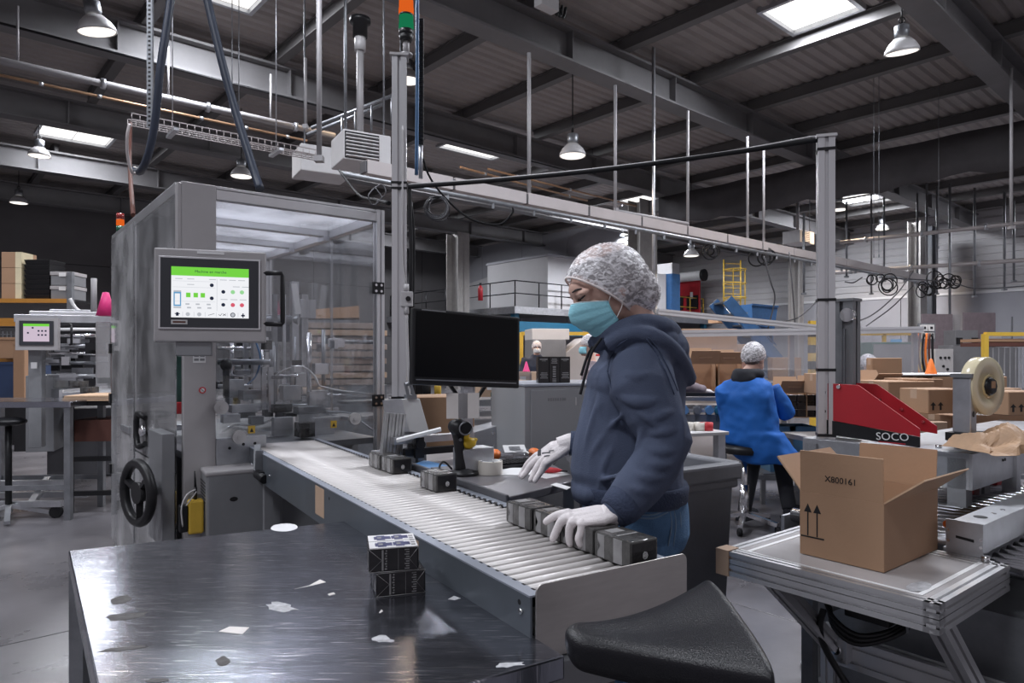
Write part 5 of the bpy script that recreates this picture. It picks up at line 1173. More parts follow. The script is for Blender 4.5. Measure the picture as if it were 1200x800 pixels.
m = MB(); m.bb(-.03, .1, .3, .42, .78, .98); m.build('control_box', 'paint_mid', sl_)
# tape holder with big roll
hO = D(1130, 516, 2.55); th = thing('tape_holder', 'galvanised tape holder carrying the big roll on the case sealer', 'holder', hO, TR)
m = MB(); m.bb(-.028, .034, -.03, .03, 0.03, .235); m.build('upright', 'galv', th, .004); m = MB(); m.bb(-.035, .04, -.035, .035, .235, .25); m.build('top_bar', 'galv_dark', th); m = MB(); m.bb(-.04, .11, -.05, .05, 0.0, .03); m.build('foot', 'black', th)
m = MB(); m.cyl((-.002, -.032, .10), (-.002, -.03, .10), .011, n=10); m.build('hole', 'black', th)
m = MB(); m.cyl((.0, .0, .205), (.03, -.02, .205), .012, n=10); m.build('axle', 'galv_dark', th)
rO = D(1143, 452, 2.60); rl = thing('tape_roll', 'big roll of clear packing tape mounted on the holder', 'tape', rO, R(-62))
m = MB(); m.lathe([(.045, 0), (.108, 0), (.110, .003), (.110, .045), (.108, .048), (.045, .048), (.045, 0)], n=40, axis='X', caps=False); lab(m.build('tape', 'taperoll', rl), 'pale clear tape'); m = MB(); m.lathe([(.03, -.002), (.045, -.002), (.045, .0495), (.03, .0495), (.03, -.002)], n=28, axis='X', caps=False); m.build('core', 'taperoll_side', rl)
m = MB(); m.lathe([(0.0, .062), (.03, .062), (.036, .05), (.036, .045)], n=8, axis='X'); m.build('hub_cap', 'black', rl); m = MB(); m.bb(.060, .065, -.012, .012, -.006, .02); m.build('hub_mark', 'card', rl)
# crumpled brown paper
kO = D(1175, 512, 2.42); m = MB(); rows = []
cr_ = [(random.uniform(0, 6.28), random.uniform(25, 75), random.uniform(0, 6.28)) for _ in range(9)]
for i in range(41):
    r_ = []
    for j in range(29):
        u_, v_ = i / 40 - .5, j / 28 - .5; x, y = u_ * .40, v_ * .26
        env = max(0, 1 - (2 * u_) ** 4) * max(0, 1 - (2 * v_) ** 4)
        f_ = sum(abs(((x * math.cos(a) + y * math.sin(a)) * k + p_) / math.pi % 2 - 1) for a, k, p_ in cr_) / 9
        r_.append(V((x + .03 * (f_ - .5), y + .02 * math.sin(9 * f_), .012 + env * (.21 * f_ - .04) + .02 * (1 - env) * f_)))
    rows.append(r_)
m.loft(rows, 0, False, False, False); o = m.build('crumpled_paper', 'kraft', solid=.001); o.location = (kO.x + .03, kO.y, z0 - .03); o.rotation_euler = (0, 0, R(15)); tag(o, 'crumpled brown packing paper lying on the case sealer', 'paper')

# ================================================================ BLACK SADDLE STOOL
N_, A_, B_ = D(662, 748, 1.12), D(836, 691, 1.27), D(928, 825, 0.92)
so = thing('saddle_stool', 'black vinyl saddle stool in front of the conveyor end plate', 'stool', ((A_.x + B_.x) / 2 - .06, 1.10, 0), 0)
def sl3(p): return V(p) - V(so.location)
m = MB(); rings = []
nu, nv = 40, 32; mid = (A_ + B_) / 2
for i in range(nu + 1):
    s = .5 - .5 * math.cos(math.pi * i / nu); sc = min(1, math.sqrt(max(0, 1 - ((0.10 - s) / 0.10) ** 2))) if s < .10 else (math.sqrt(max(0, 1 - ((s - .93) / .07) ** 2)) if s > .93 else 1)
    sc = max(sc, .02); c = N_.lerp(mid, s); hwv = (A_ - B_) / 2; k = 0.20 + 0.80 * (max(0, s - .05) / .95) ** 1.55
    th_ = (.021 + .020 * s) * (sc ** .7); ring = []
    for j in range(nv):
        a = 2 * math.pi * j / nv; ca, sa = math.cos(a), math.sin(a); cx = math.copysign(abs(ca) ** .85, ca); cz = math.copysign(abs(sa) ** 1.0, sa)
        z = cz * th_ + .022 * s * (cx * sc) ** 2 - .020 * math.sin(math.pi * s) * (1 - .5 * abs(cx))
        if sa < 0: z -= .022 * sc * abs(sa)
        ring.append(sl3(c + hwv * (cx * k * sc)) + V((0, 0, z)))
    rings.append(ring)
m.loft(rings); m.build('saddle', 'vinyl', so, subsurf=1)
m = MB(); m.box((0, 0, .825), (.16, .16, .03)); m.cyl((0, 0, .35), (0, 0, .82), .025, n=14); m.cyl((0, 0, .12), (0, 0, .5), .035, n=14); m.build('gas_lift', 'black', so)
m = MB(); m.bar((-.02, .02, .84), (-.10, .22, .80), .02, .012); m.ell((-.1, .22, .8), (.03, .02, .012)); m.build('lever', 'black', so)
for k in range(5):
    a = k * 1.2566 + .3; m = MB(); m.bar((0, 0, .11), (.28 * math.cos(a), .28 * math.sin(a), .07), .045, .03); m.build('base_leg', 'black', so)
    m = MB(); m.cyl((.28 * math.cos(a) - .015, .28 * math.sin(a), .028), (.28 * math.cos(a) + .015, .28 * math.sin(a), .028), .028, n=12); m.build('castor', 'rubber', so)

# ================================================================ WHEELIE BIN
gO = D(871, 541, 2.50); gz = gO.z; gb = thing('wheelie_bin', 'large dark grey plastic wheelie bin standing behind the woman', 'bin', (gO.x, gO.y, 0), CR)
zw = gz - .07
def ringrect(x0, x1, y0, y1, z): return [V((x0, y0, z)), V((x1, y0, z)), V((x1, y1, z)), V((x0, y1, z))]
m = MB(); w1, d1 = .42, .50
m.loft([ringrect(-w1 + .07, -.05, .06, d1 - .08, .06), ringrect(-w1 + .02, -.03, .02, d1 - .02, zw), ringrect(-w1 + .02, -.03, .02, d1 - .02, gz), ringrect(-w1 + .045, -.055, .045, d1 - .045, gz), ringrect(-w1 + .10, -.075, .085, d1 - .1, .10)], 0, False); m.build('body', 'bin', gb, .008)
for a, b in (((-w1, 0.0, 0), (0, 0, 0)), ((0, 0, 0), (0, d1, 0)), ((0, d1, 0), (-w1, d1, 0)), ((-w1, d1, 0), (-w1, 0, 0))):
    m = MB(); a, b = V(a), V(b); c = V((-w1 / 2, d1 / 2, 0)); a2, b2 = c + (a - c) * .94, c + (b - c) * .94
    m.bar(a2 + V((0, 0, gz - .03)), b2 + V((0, 0, gz - .03)), .05, .06); m.bar(a2 * .98 + c * .02 + V((0, 0, gz - .075)), b2 * .98 + c * .02 + V((0, 0, gz - .075)), .03, .035); m.build('rim', 'bin', gb, .01)
m = MB(); m.cyl((-w1 + .03, d1 + .04, gz - .02), (-.03, d1 + .04, gz - .02), .018, n=10); m.build('handle', 'bin', gb)
for x in (-w1 + .06, -.05):
    m = MB(); m.cyl((x - .02, d1 - .06, .1), (x + .02, d1 - .06, .1), .1, n=18); m.build('wheel', 'rubber', gb)
m = MB(); m.tube([(-.02, .25, gz + .0), (.02, .28, gz - .02), (.03, .34, gz + .05), (-.0, .42, gz + .06), (-.01, .40, gz)], .006, 6); m.tube([(.03, .34, gz + .05), (.045, .36, gz - .06)], .006, 6); lab(m.build('wire_hook', 'galv', gb), 'bent wire hook')

# ================================================================ WORKTABLE with monitor, scanner and small things
WZ = 0.90; P1, P2, P3 = W(597, 582, WZ), W(483, 543, WZ), W(676, 562, WZ)
P3b = P3 + (P3 - P1) * .05; wtb = thing('worktable', 'dark steel worktable with rolled edge beside the conveyor', 'worktable', (P1.x, P1.y, 0), 0); wo = V((P1.x, P1.y, 0))
poly = [P1, P3b, P3b + (P2 - P1) * .55 + V((.10, .2, 0)), P2 + V((.30, .38, 0)), P2]
mat('worktop', (0.26, 0.25, 0.27), 0.30, 0.6, 0.2, 4, 0.03, 30)
m = MB(); m.prism([p - wo - V((0, 0, .03)) for p in poly], (0, 0, .03)); m.build('tabletop', 'worktop', wtb, .004)
m = MB(); e = (P2 - P1); m.bar(P1 - wo + V((-.006, -.006, -.03)), P2 - wo + V((-.006, -.006, -.03)), .014, .075); lab(m.build('edge_strip', 'alu_dark', wtb, .004), 'dark edge strip')
for p in (P1 + V((.03, .06, 0)), P3 + V((-.03, .03, 0)), P2 + V((.05, 0.02, 0)), P2 + V((.28, .34, 0))):
    m = MB(); q = p - wo; m.bb(q.x - .02, q.x + .02, q.y - .02, q.y + .02, 0, WZ - .03); m.build('leg', 'galv_dark', wtb)
m = MB(); m.bb(.05, .30, .15, .5, .30, .32); m.build('shelf', 'galv_dark', wtb)
for i, (x, y, h) in enumerate(((.09, .35, .26), (.19, .30, .3))):
    m = MB(); m.cyl((x + P1.x, y + P1.y, .322), (x + P1.x, y + P1.y, .32 + h), .035, n=14); o = m.build('canister', 'alu_dark' if i else 'heater'); tag(o, ['pale canister on the shelf under the worktable', 'dark canister on the shelf under the worktable'][i], 'canister')
m = MB(); m.prism([W(483, 545, WZ) - wo, W(530, 561 - 8, WZ) - wo, W(540, 549, WZ) - wo, W(497, 539, WZ) - wo], (0, 0, .001)); lab(m.build('blue_strip', 'hose_blue', wtb), 'blue strip on the tabletop')
# monitor
mn = thing('monitor', 'black wide monitor switched off on its stand at the worktable', 'monitor', D(549, 409, 2.66), R(30)); mn.rotation_euler = (R(-4), R(3.0), R(31))
m = MB(); m.bb(-.235, .235, 0, .03, -.145, .145); m.build('housing', 'black', mn, .006)
m = MB(); m.bb(-.222, .222, -.002, .002, -.115, .132); m.build('screen', 'screen_off', mn)
m = MB(); m.bb(-.218, .218, -.003, .0, -.128, -.124); lab(m.build('chin_line', 'galv_dark', mn), 'thin grey line'); m = MB(); m.bb(-.12, .12, .03, .06, -.1, .1); m.build('back_cover', 'black', mn, .006)
m = MB(); m.bb(-.2, -.1, -.001, .0, .136, .140); m.build('small_print', 'paint_mid', mn)
ms_ = D(549, 500, 2.72); ms_.z = WZ; mst = thing('monitor_stand', 'grey stand post with foot below the monitor', 'stand', ms_, R(31))
m = MB(); m.bb(-.02, .02, 0, .03, 0, .40); m.build('column', 'galv', mst); m = MB(); m.bb(-.11, .11, -.06, .12, 0, .012); m.build('foot', 'alu_dark', mst); m = MB(); m.bb(-.05, .09, -.05, .04, .012, .10); m.build('stand_block', 'galv', mst, .004)
for s in (-1, 1):
    m = MB(); m.bar((s * .02, .0, .27), (s * .09, 0, .36), .012, .012); m.build('strut', 'black', mst)
ps = thing('taped_paper', 'sheet of paper taped below the monitor', 'paper', D(542.5, 475, 2.64), R(12)); m = MB(); m.bb(-.064, .064, 0, .001, -.05, .048); m.build('sheet', 'paper', ps); m = MB(); m.bb(-.018, .018, -.001, .0, -.05, .062); m.build('tape', 'film', ps)
# scanner
sc_ = W(543, 556, WZ); sn = thing('barcode_scanner', 'black hand scanner upright in its stand on the worktable', 'scanner', sc_, R(20))
m = MB(); m.lathe([(.06, 0), (.058, .012), (.03, .02), (.02, .024)], n=20); m.prism([(-.07, -.01, 0), (.03, -.05, 0), (.05, .03, 0), (-.03, .05, 0)], (0, 0, .012)); m.build('stand', 'black', sn, .003)
m = MB(); m.tube([(-.01, .0, .02), (-.014, 0, .08), (-.02, 0, .14), (-.022, 0, .17)], [.024, .020, .022, .027], 12, 0, .8); m.ell((-.02, -.005, .185), (.045, .04, .034), Matrix.Rotation(R(18), 3, 'Y')); m.build('scanner_body', 'black', sn, remesh=.004, smooth_it=4)
m = MB(); m.cyl((-.005, -.048, .185), (-.003, -.035, .187), .026, n=18); m.build('scan_head', 'rubber', sn); m = MB(); m.torus((-.005, -.049, .185), .024, .003, V((0, 1, 0)), 20, 6); lab(m.build('scan_ring', 'galv_dark', sn), 'grey ring'); m = MB(); m.cyl((-.02, -.03, .14), (-.019, -.024, .14), .006, n=8); m.build('trigger', 'alu_dark', sn)
m = MB(); m.tube(curve_pts([(-.04, .02, .02), (-.07, .03, .05), (-.09, .02, .03), (-.07, -.01, .005)]), .004, 6); m.build('cable', 'black', sn)
# rubber duck
dk = thing('rubber_duck', 'small yellow rubber duck beside the scanner', 'toy', D(549, 519, 2.68), R(200)); dk.location.z = 1.0
m = MB(); m.ell((0, 0, .022), (.032, .024, .023)); m.ell((-.026, 0, .034), (.012, .01, .008)); m.ell((.014, 0, .056), (.019, .018, .018)); m.build('body', 'yellow_duck', dk, remesh=.003, smooth_it=3)
m = MB(); m.ell((.034, 0, .053), (.010, .010, .004)); m.build('beak', 'orange', dk); m = MB(); m.ell((.027, .012, .062), (.003, .003, .004)); m.ell((.027, -.012, .062), (.003, .003, .004)); m.build('eyes', 'ink', dk)
# tape roll, keyboard, mouse, cutter, papers, bag
p = W(574.5, 555, WZ); tp_ = thing('tape_roll', 'small white roll of tape lying flat on the worktable', 'tape', p, 0)
m = MB(); m.lathe([(.03, 0), (.048, 0), (.0485, .002), (.0485, .050), (.048, .052), (.038, .052)], n=32, caps=False); m.build('tape', 'tapecore', tp_); m = MB(); m.lathe([(.038, .052), (.038, .0), (.034, 0), (.034, .0525), (.038, .052)], n=28, caps=False); m.build('core', 'white', tp_)
m = MB()
for k in range(5):
    a = k * 1.26; m.box((.041 * math.cos(a), .041 * math.sin(a), .0525), (.008, .006, .001), a)
lab(m.build('print', 'pack_blue', tp_), 'dark blue print')
p = W(588, 546, WZ); kb = thing('keyboard', 'black keyboard on the worktable behind the white tape', 'keyboard', (p.x, p.y, WZ), R(24))
m = MB(); m.bb(-.19, .19, -.065, .065, 0, .012); m.build('case', 'black', kb, .003); m = MB(); m.bb(-.008, .008, -.007, .007, .012, .020); k0 = m.build('key', 'rubber', kb)
for i in range(18):
    for j in range(5):
        o = k0 if i == j == 0 else k0.copy()
        if o is not k0: C.objects.link(o)
        o.location = (-.172 + i * .0202, -.046 + j * .0225, 0)
p = W(640, 549, WZ); mo = thing('mouse', 'black computer mouse beside the far glove', 'mouse', (p.x, p.y + .12, WZ), R(30)); m = MB(); m.ell((0, 0, .01), (.055, .035, .024)); m.build('shell', 'black', mo); m = MB(); m.bb(.02, .035, -.003, .003, .028, .034); m.build('wheel', 'rubber', mo)
p = W(644, 557, WZ); cu = thing('box_cutter', 'red box cutter lying on white sheets of the worktable', 'cutter', (p.x, p.y + .05, WZ + .002), R(-15)); m = MB(); m.ell((0, 0, .011), (.055, .014, .011)); m.build('grip', 'redbright', cu); m = MB(); m.bb(.045, .075, -.006, .006, .008, .012); m.build('blade_guard', 'black', cu)
for i, (pts, lb) in enumerate((([(608, 553), (640, 548), (668, 556), (640, 561)], 'white sheet under the red cutter'), ([(566, 556), (600, 548), (622, 549), (612, 557)], 'white sheet beside the white tape roll'), ([(645, 568), (652, 566), (669, 571), (664, 574)], 'folded white slip at the worktable edge'))):
    o0 = W(*pts[0], WZ); m = MB(); m.prism([W(x, y, WZ) - o0 for x, y in pts], (0, 0, .0012)); o = m.build('paper_sheet', 'white'); o.location = o0 + V((0, 0, .0002)); tag(o, lb, 'paper')
p = W(602, 540, WZ); bg_ = thing('plastic_bag', 'crumpled bag with orange ends and white label on the worktable', 'bag', (p.x, p.y + .05, WZ), R(12)); m = MB()
m.ell((0, 0, .022), (.09, .06, .026), None, 14, 8); o = m.build('bag', 'film', bg_)
for i, v in enumerate(o.data.vertices): v.co += V((random.uniform(-.008, .008), random.uniform(-.008, .008), random.uniform(-.004, .012)))
for x in (-.085, .095):
    m = MB(); m.ell((x, 0, .025), (.028, .05, .024), None, 10, 6); lab(m.build('wrapper', 'orange', bg_), 'orange wrapper')
m = MB(); m.box((.0, -.02, .05), (.10, .06, .003), M=Matrix.Rotation(R(25), 3, 'X')); m.build('label', 'white', bg_); m = MB(); m.box((.0, -.021, .0525), (.05, .03, .001), M=Matrix.Rotation(R(25), 3, 'X')); m.build('label_print', 'paint_mid', bg_)

# ================================================================ GREY CABINET with the black printed cartons on it
gc_ = D(615, 450, 3.35); ct = thing('metal_cabinet', 'plain grey metal cabinet behind the woman', 'cabinet', (gc_.x, gc_.y, 0), R(21)); ch_ = gc_.z
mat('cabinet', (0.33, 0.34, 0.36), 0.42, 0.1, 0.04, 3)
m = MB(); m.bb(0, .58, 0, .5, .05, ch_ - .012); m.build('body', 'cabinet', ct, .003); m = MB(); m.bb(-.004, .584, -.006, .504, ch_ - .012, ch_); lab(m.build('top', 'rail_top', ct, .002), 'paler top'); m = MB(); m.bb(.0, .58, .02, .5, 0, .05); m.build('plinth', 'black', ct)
m = MB(); m.bb(.03, .55, -.008, 0, .06, ch_ - .03); m.build('door', 'cabinet', ct, .002)
m = MB()
for k in range(8): m.bb(.12 + k * .013, .128 + k * .013, -.0095, -.007, ch_ - .085, ch_ - .07)
m.build('engraved_mark', 'paint_mid', ct); m = MB(); m.bb(.27, .278, -.011, -.007, ch_ - .11, ch_ - .07); m.build('hinge', 'heater', ct)
def blackcarton(x, lb, k):
    t = thing('printed_carton', lb, 'carton', gc_ + Matrix.Rotation(R(21), 3, 'Z') @ V((x, .10, 0)), R(21 - 10), 'black cartons on the cabinet')
    m = MB(); m.bb(0, .056, 0, .05, 0, .135); m.build('carton', 'pack_black', t, .002); m = MB()
    if k == 1:
        for j in range(5): m.bb(.02, .036, -.001, .0005, .03 + j * .012, .038 + j * .012)
        for j in range(4): m.bb(.012 + (j % 2) * .003, .044 - (j % 2) * .003, -.001, .0005, .10 + j * .007, .104 + j * .007)
        for j in range(3): m.bb(.018, .038, -.001, .0005, .005 + j * .007, .009 + j * .007)
    else:
        m.bb(.008, .048, -.001, .0005, .118, .125); m.bb(.018, .038, -.001, .0005, .112, .1145)
        for j in range(4): m.bb(.010 + (j % 2) * .004, .050 - (j % 2) * .003, -.001, .0005, .024 + j * .0085, .028 + j * .0085)
    m.build('print', 'pack_print', t)
blackcarton(.115, 'left one of the three black printed cartons on the grey cabinet', 0); blackcarton(.175, 'middle one of the three black printed cartons on the grey cabinet', 1); blackcarton(.235, 'right one of the three black printed cartons on the grey cabinet', 2)
# ================================================================ PEOPLE
def sring(c, ax, ay, a, b, n=28, e=0.85):
    out = []
    for j in range(n):
        t = 2 * math.pi * j / n; ca, sa = math.cos(t), math.sin(t)
        out.append(V(c) + ax * (a * math.copysign(abs(ca) ** e, ca)) + ay * (b * math.copysign(abs(sa) ** e, sa)))
    return out
def ray_on(o, px, py):
    """point of a built surface seen along the ray through (px, py), used to lay brows and seams on the skin"""
    bpy.context.view_layer.update(); dg = bpy.context.evaluated_depsgraph_get(); e = o.evaluated_get(dg); mi = e.matrix_world.inverted()
    org = mi @ V((0, 0, H)); dr = (mi.to_3x3() @ (D(px, py, 1) - V((0, 0, H)))).normalized()
    ok, p, n, _ = e.ray_cast(org, dr)
    return (e.matrix_world @ p, (e.matrix_world.to_3x3() @ n).normalized()) if ok else (None, None)

# ---------------------------------------------------------------- the woman at the conveyor
wr = thing('person', 'woman in slate blue hoodie, hair net, blue mask and white gloves packing at the conveyor', 'person', (0.37, 2.06, 0), 0)
def L_(p): return V(p) - V((0.37, 2.06, 0))
def dl(px, py, d): return L_(D(px, py, d))
hf0 = V((-.975, -.22, 0)).normalized(); ta = R(29)
hf = hf0 * math.cos(ta) - V((0, 0, 1)) * math.sin(ta); hu = hf0 * math.sin(ta) + V((0, 0, 1)) * math.cos(ta); hl_ = hu.cross(hf)
HC = dl(709, 334, 1.95); HS = 1.03
HM = Matrix((hf, hl_, hu)).transposed()
def hp(x, y, z): return HC + HM @ (V((x, y, z)) * HS)
def hell(m, c, r, rot=None): m.ell(hp(*c), [q * HS for q in r], HM @ (rot or Matrix.Identity(3)), 20, 14)
nb = dl(750, 386, 2.02)
m = MB()
hell(m, (-.012, 0, .022), (.098, .075, .088)); hell(m, (.030, 0, -.030), (.060, .060, .082)); hell(m, (.052, 0, -.088), (.034, .034, .026)); hell(m, (.030, 0, .024), (.072, .058, .042)); hell(m, (.02, 0, -.06), (.055, .058, .05))
for s in (-1, 1):
    hell(m, (.074, s * .030, .014), (.022, .032, .012)); hell(m, (.056, s * .034, -.036), (.030, .022, .026)); hell(m, (.077, s * .032, -.006), (.015, .018, .012)); hell(m, (-.004, s * .076, -.020), (.017, .007, .030))
m.tube([hp(.092, 0, .012), hp(.099, 0, -.012), hp(.104, 0, -.034), hp(.096, 0, -.042)], [.009, .010, .014, .011], 10); hell(m, (.088, 0, -.062), (.012, .022, .007)); hell(m, (.086, 0, -.073), (.011, .019, .007))
m.tube([hp(-.03, 0, -.06), hp(-.03, 0, -.105), nb, nb + V((.02, .02, -.08))], [.058, .056, .062, .075], 18)
# under the clothes: trunk, arms and legs run on as one figure
m.tube([nb + V((.01, .0, -.05)), dl(745, 470, 2.03), dl(738, 560, 2.04), V((-.01, 0, .86))], [.07, .10, .10, .11], 16, 0, 1.2)
m.tube([dl(752, 420, 1.93), dl(783, 520, 1.83), dl(724, 601, 1.725)], [.045, .04, .028], 12); m.tube([dl(748, 420, 2.15), dl(735, 512, 2.3), dl(668, 520, 2.30)], [.045, .04, .028], 12)
for s in (-1, 1): m.tube([V((-.01, s * .09, .86)), V((.0, s * .09, .48)), V((.02, s * .10, .08))], [.085, .055, .038], 12)
body = m.build('body', 'skin', wr, remesh=.0042, smooth_it=5)
# brow, closed lashes
def laid(name, pts, r, m_, par, o, off=.0008, flat=.5, label=None):
    P = []
    for x, y in pts:
        q, n = ray_on(o, x, y)
        if q is not None: P.append(L_(q) + n * off)
    if len(P) > 1:
        g = MB(); g.tube(curve_pts(P, 4), [r * (.5 + .5 * math.sin(math.pi * (i + .6) / (len(curve_pts(P, 4)) + .2))) for i in range(len(curve_pts(P, 4)))], 6); ob = g.build(name, m_, par)
        if label: lab(ob, label)
        return ob
laid('eyebrow', [(667.5, 347), (671, 342.5), (676, 339.5), (682, 338.5)], .0030, 'lash', body, body, .0008, .5, 'dark eyebrow')
laid('eyelashes', [(677, 351.5), (680, 350.5), (683, 348), (685.5, 345.5)], .0028, 'lash', body, body, .0014, .5, 'dark lowered lashes')
laid('eyelid_crease', [(676, 347), (680, 344.5), (684, 343.5)], .0010, 'skin_dark', body, body, .0002)
# hair and hair net: cap over the head, rim from the forehead to the nape
c0 = V((.030, 0, -.022)); ax = V((-.843, 0, .537)); e1 = V((.537, 0, .843)); e2 = V((0, 1, 0))
def capr(dv, k=1.0):
    best = 0
    for c, r in ((V((-.008, 0, .004)), V((.117, .089, .104)) * k), (V((-.072, 0, -.058)), V((.066, .066, .070)) * k), (V((-.05, 0, -.02)), V((.078, .080, .085)) * k)):
        o_ = c0 - c; A = sum((dv[i] / r[i]) ** 2 for i in range(3)); Bq = 2 * sum(o_[i] * dv[i] / r[i] ** 2 for i in range(3)); Cq = sum((o_[i] / r[i]) ** 2 for i in range(3)) - 1
        dsc = Bq * Bq - 4 * A * Cq
        if dsc > 0: best = max(best, (-Bq + math.sqrt(dsc)) / (2 * A))
    return best
def cap(k, nphi, naz, noise=0.0, ph=90):
    rings = []
    for i in range(1, nphi + 1):
        f = R(ph) * i / nphi; ring = []
        for j in range(naz):
            a = 2 * math.pi * j / naz; dv = ax * math.cos(f) + (e1 * math.cos(a) + e2 * math.sin(a)) * math.sin(f); r = capr(dv, k)
            if noise: r += noise * (math.sin(a * 37 + 3 * math.sin(f * 9)) * .5 + math.sin(f * 46 + 4 * math.sin(a * 5)) * .7 + random.uniform(-.8, .8)) * (1.0 if i < nphi - 1 else .15)
            q = c0 + dv * r; ring.append(hp(*q))
        rings.append(ring)
    return rings
g = MB(); g.loft(cap(.955, 16, 40, 0, 80), 0, True, True); g.build('hair', 'hair', wr)
rg = cap(1.03, 30, 110, .0013); g = MB(); g.loft(rg, 0, True, False); t_ = hp(*(c0 + ax * capr(ax, 1.03))); o_ = len(g.v); g.add([t_], [], 0)
for j in range(110): g.f.append([o_, (j + 1) % 110, j]); g.m.append(0); g.s.append(True)
net = lab(g.build('hair_net', 'hairnet', wr), 'white crinkled see-through hair net'); g = MB(); g.tube([p for p in rg[-1]], .0032, 6, closed_path=True); lab(g.build('elastic_band', 'loop', net), 'elastic rim')
# mask with three pleats
rings = []
for i in range(25):
    v = i / 24; ring = []
    for j in range(33):
        th_ = R(-76 + 152 * j / 32); c_ = math.cos(th_); w_ = (1 - c_) / .76
        zt, zb = -.001 - .034 * w_, -.116 + .022 * w_; z = zt + (zb - zt) * v
        rx = .092 + .010 * math.sin(math.pi * min(1, v * 1.25)) - .040 * max(0, v - .62) ** 1.0; ry = .070 - .012 * max(0, v - .5)
        if v < .12: rx -= .004 * (1 - v / .12)
        pl = .0026 * (((v * 4.2) % 1) - .5) * (1 - .6 * w_) if .12 < v < .9 else 0
        bmp = .017 * math.exp(-(th_ / .33) ** 2) * math.exp(-((v - .30) / .3) ** 2)
        ring.append(hp(.018 + (rx + pl + bmp) * c_, (ry + pl + .002) * math.sin(th_), z))
    rings.append(ring)
g = MB(); g.loft(rings, 0, True, False, False); mk = lab(g.build('face_mask', 'mask', wr, solid=.0015), 'light blue pleated face mask')
g = MB(); g.tube(rings[0], .0018, 6); g.build('mask_binding', 'mask_edge', mk); g = MB(); g.tube([r[-1] for r in rings], .002, 6); g.build('mask_binding', 'mask', mk)
ear = hp(-.012, .083, -.004)
for s in (1,):
    g = MB(); g.tube(curve_pts([rings[2][-1], hp(.018, .074, -.015), hp(.004, .080, .006)]), .0017, 6); g.tube(curve_pts([rings[-4][-1], hp(.010, .076, -.06), hp(.002, .081, -.02)]), .0017, 6); g.build('ear_loop', 'loop', mk)

# hoodie: one continuous surface with sleeves, hood and folds
ux, uy = V((1, -.10, 0)).normalized(), V((.10, 1, 0)).normalized()
k_ = 2.56e-3
m = MB()
T = [(600, 737, 63, .200), (585, 737, 65, .203), (562, 733, 66, .205), (530, 735, 63, .20), (495, 739, 61, .198), (460, 744, 57, .198), (430, 749, 51, .19), (408, 750, 42, .165), (392, 749, 33, .125), (380, 747, 27, .09)]
zf = lambda y: H - (y - HY) * (1.87 if y > HY else 2.0) / F
def tc(cx, y): p = dl(cx, y, 2.04); p.z = zf(y); return p
m.loft([sring(tc(cx, y), ux, uy, a * k_, b * .84) for y, cx, a, b in T])
m.ell(dl(690, 572, 2.02), (.055, .125, .05)); m.ell(dl(715, 450, 2.02), (.07, .13, .08))
m.tube([dl(750, 412, 1.96), dl(752, 430, 1.90), dl(754, 455, 1.87), dl(768, 488, 1.845), dl(779, 516, 1.83), dl(768, 545, 1.805), dl(752, 566, 1.775), dl(737, 583, 1.75), dl(727, 594, 1.738)], [.060, .086, .092, .080, .072, .066, .060, .055, .050], 22, cap_round=True)
m.tube([dl(750, 415, 2.10), dl(746, 440, 2.17), dl(740, 500, 2.25), dl(720, 522, 2.28), dl(690, 522, 2.30), dl(674, 520, 2.305)], [.07, .075, .065, .055, .048, .04], 18)
# hood bunched behind the neck, thick collar roll
m.tube(curve_pts([dl(700, 402, 1.97), dl(722, 388, 1.90), dl(750, 379, 1.885), dl(776, 384, 1.93), dl(788, 392, 2.04), dl(774, 384, 2.14), dl(745, 382, 2.16), dl(716, 392, 2.12), dl(698, 404, 2.04)], 4), .030, 12)
m.ell(dl(782, 410, 2.03), (.058, .115, .062)); m.ell(dl(792, 430, 2.03), (.042, .095, .055)); m.ell(dl(770, 398, 1.95), (.055, .06, .04))
m.tube(curve_pts([dl(712, 404, 1.90), dl(740, 390, 1.86), dl(772, 398, 1.86), dl(795, 420, 1.92), dl(806, 444, 2.02)], 4), .026, 10)
m.tube(curve_pts([dl(735, 402, 1.872), dl(762, 404, 1.862), dl(785, 428, 1.90)], 4), .012, 10)
# folds of the cloth: tapering ridges half sunk into the first, smooth surface
smooth = m.build('hoodie_base', 'hoodie', wr, remesh=.012, smooth_it=2)
ridges = []
tw_ = bpy.data.textures.new('coat_folds', 'CLOUDS'); tw_.noise_scale = .12; tw_.noise_depth = 1
for pts, r in (([(750, 500), (775, 486), (799, 480)], .012), ([(750, 510), (778, 506), (804, 502)], .013), ([(746, 519), (770, 529), (799, 527)], .014), ([(741, 533), (768, 545), (796, 543)], .013), ([(735, 549), (758, 560), (785, 560)], .013), ([(727, 566), (748, 575), (769, 578)], .011),
               ([(713, 450), (735, 468), (760, 471), (784, 463)], .012), ([(718, 430), (745, 441), (774, 434)], .011), ([(742, 480), (760, 490), (775, 505)], .010), ([(758, 492), (752, 510), (744, 530)], .010),
               ([(737, 478), (716, 500), (700, 522), (688, 545)], .009), ([(703, 462), (694, 495), (684, 530)], .010), ([(684, 563), (705, 562), (728, 555)], .009), ([(720, 520), (708, 545), (700, 580)], .010), ([(690, 430), (700, 460), (706, 490)], .009), ([(795, 470), (799, 500), (797, 545)], .010)):
    P = [ray_on(smooth, x, y) for x, y in pts]; P = [L_(p) - n * (r * .30) for p, n in P if p is not None]
    if len(P) > 1: ridges.append((curve_pts(P, 6), r * 1.2))
bpy.data.objects.remove(smooth)
for P, r in ridges: N = len(P); m.tube(P, [r * (.25 + .75 * math.sin(math.pi * (i + .2) / (N - .6))) for i in range(N)], 10)
hd = lab(m.build('hoodie', 'hoodie', wr, remesh=.0055, smooth_it=2), 'slate blue hoodie with the hood down')
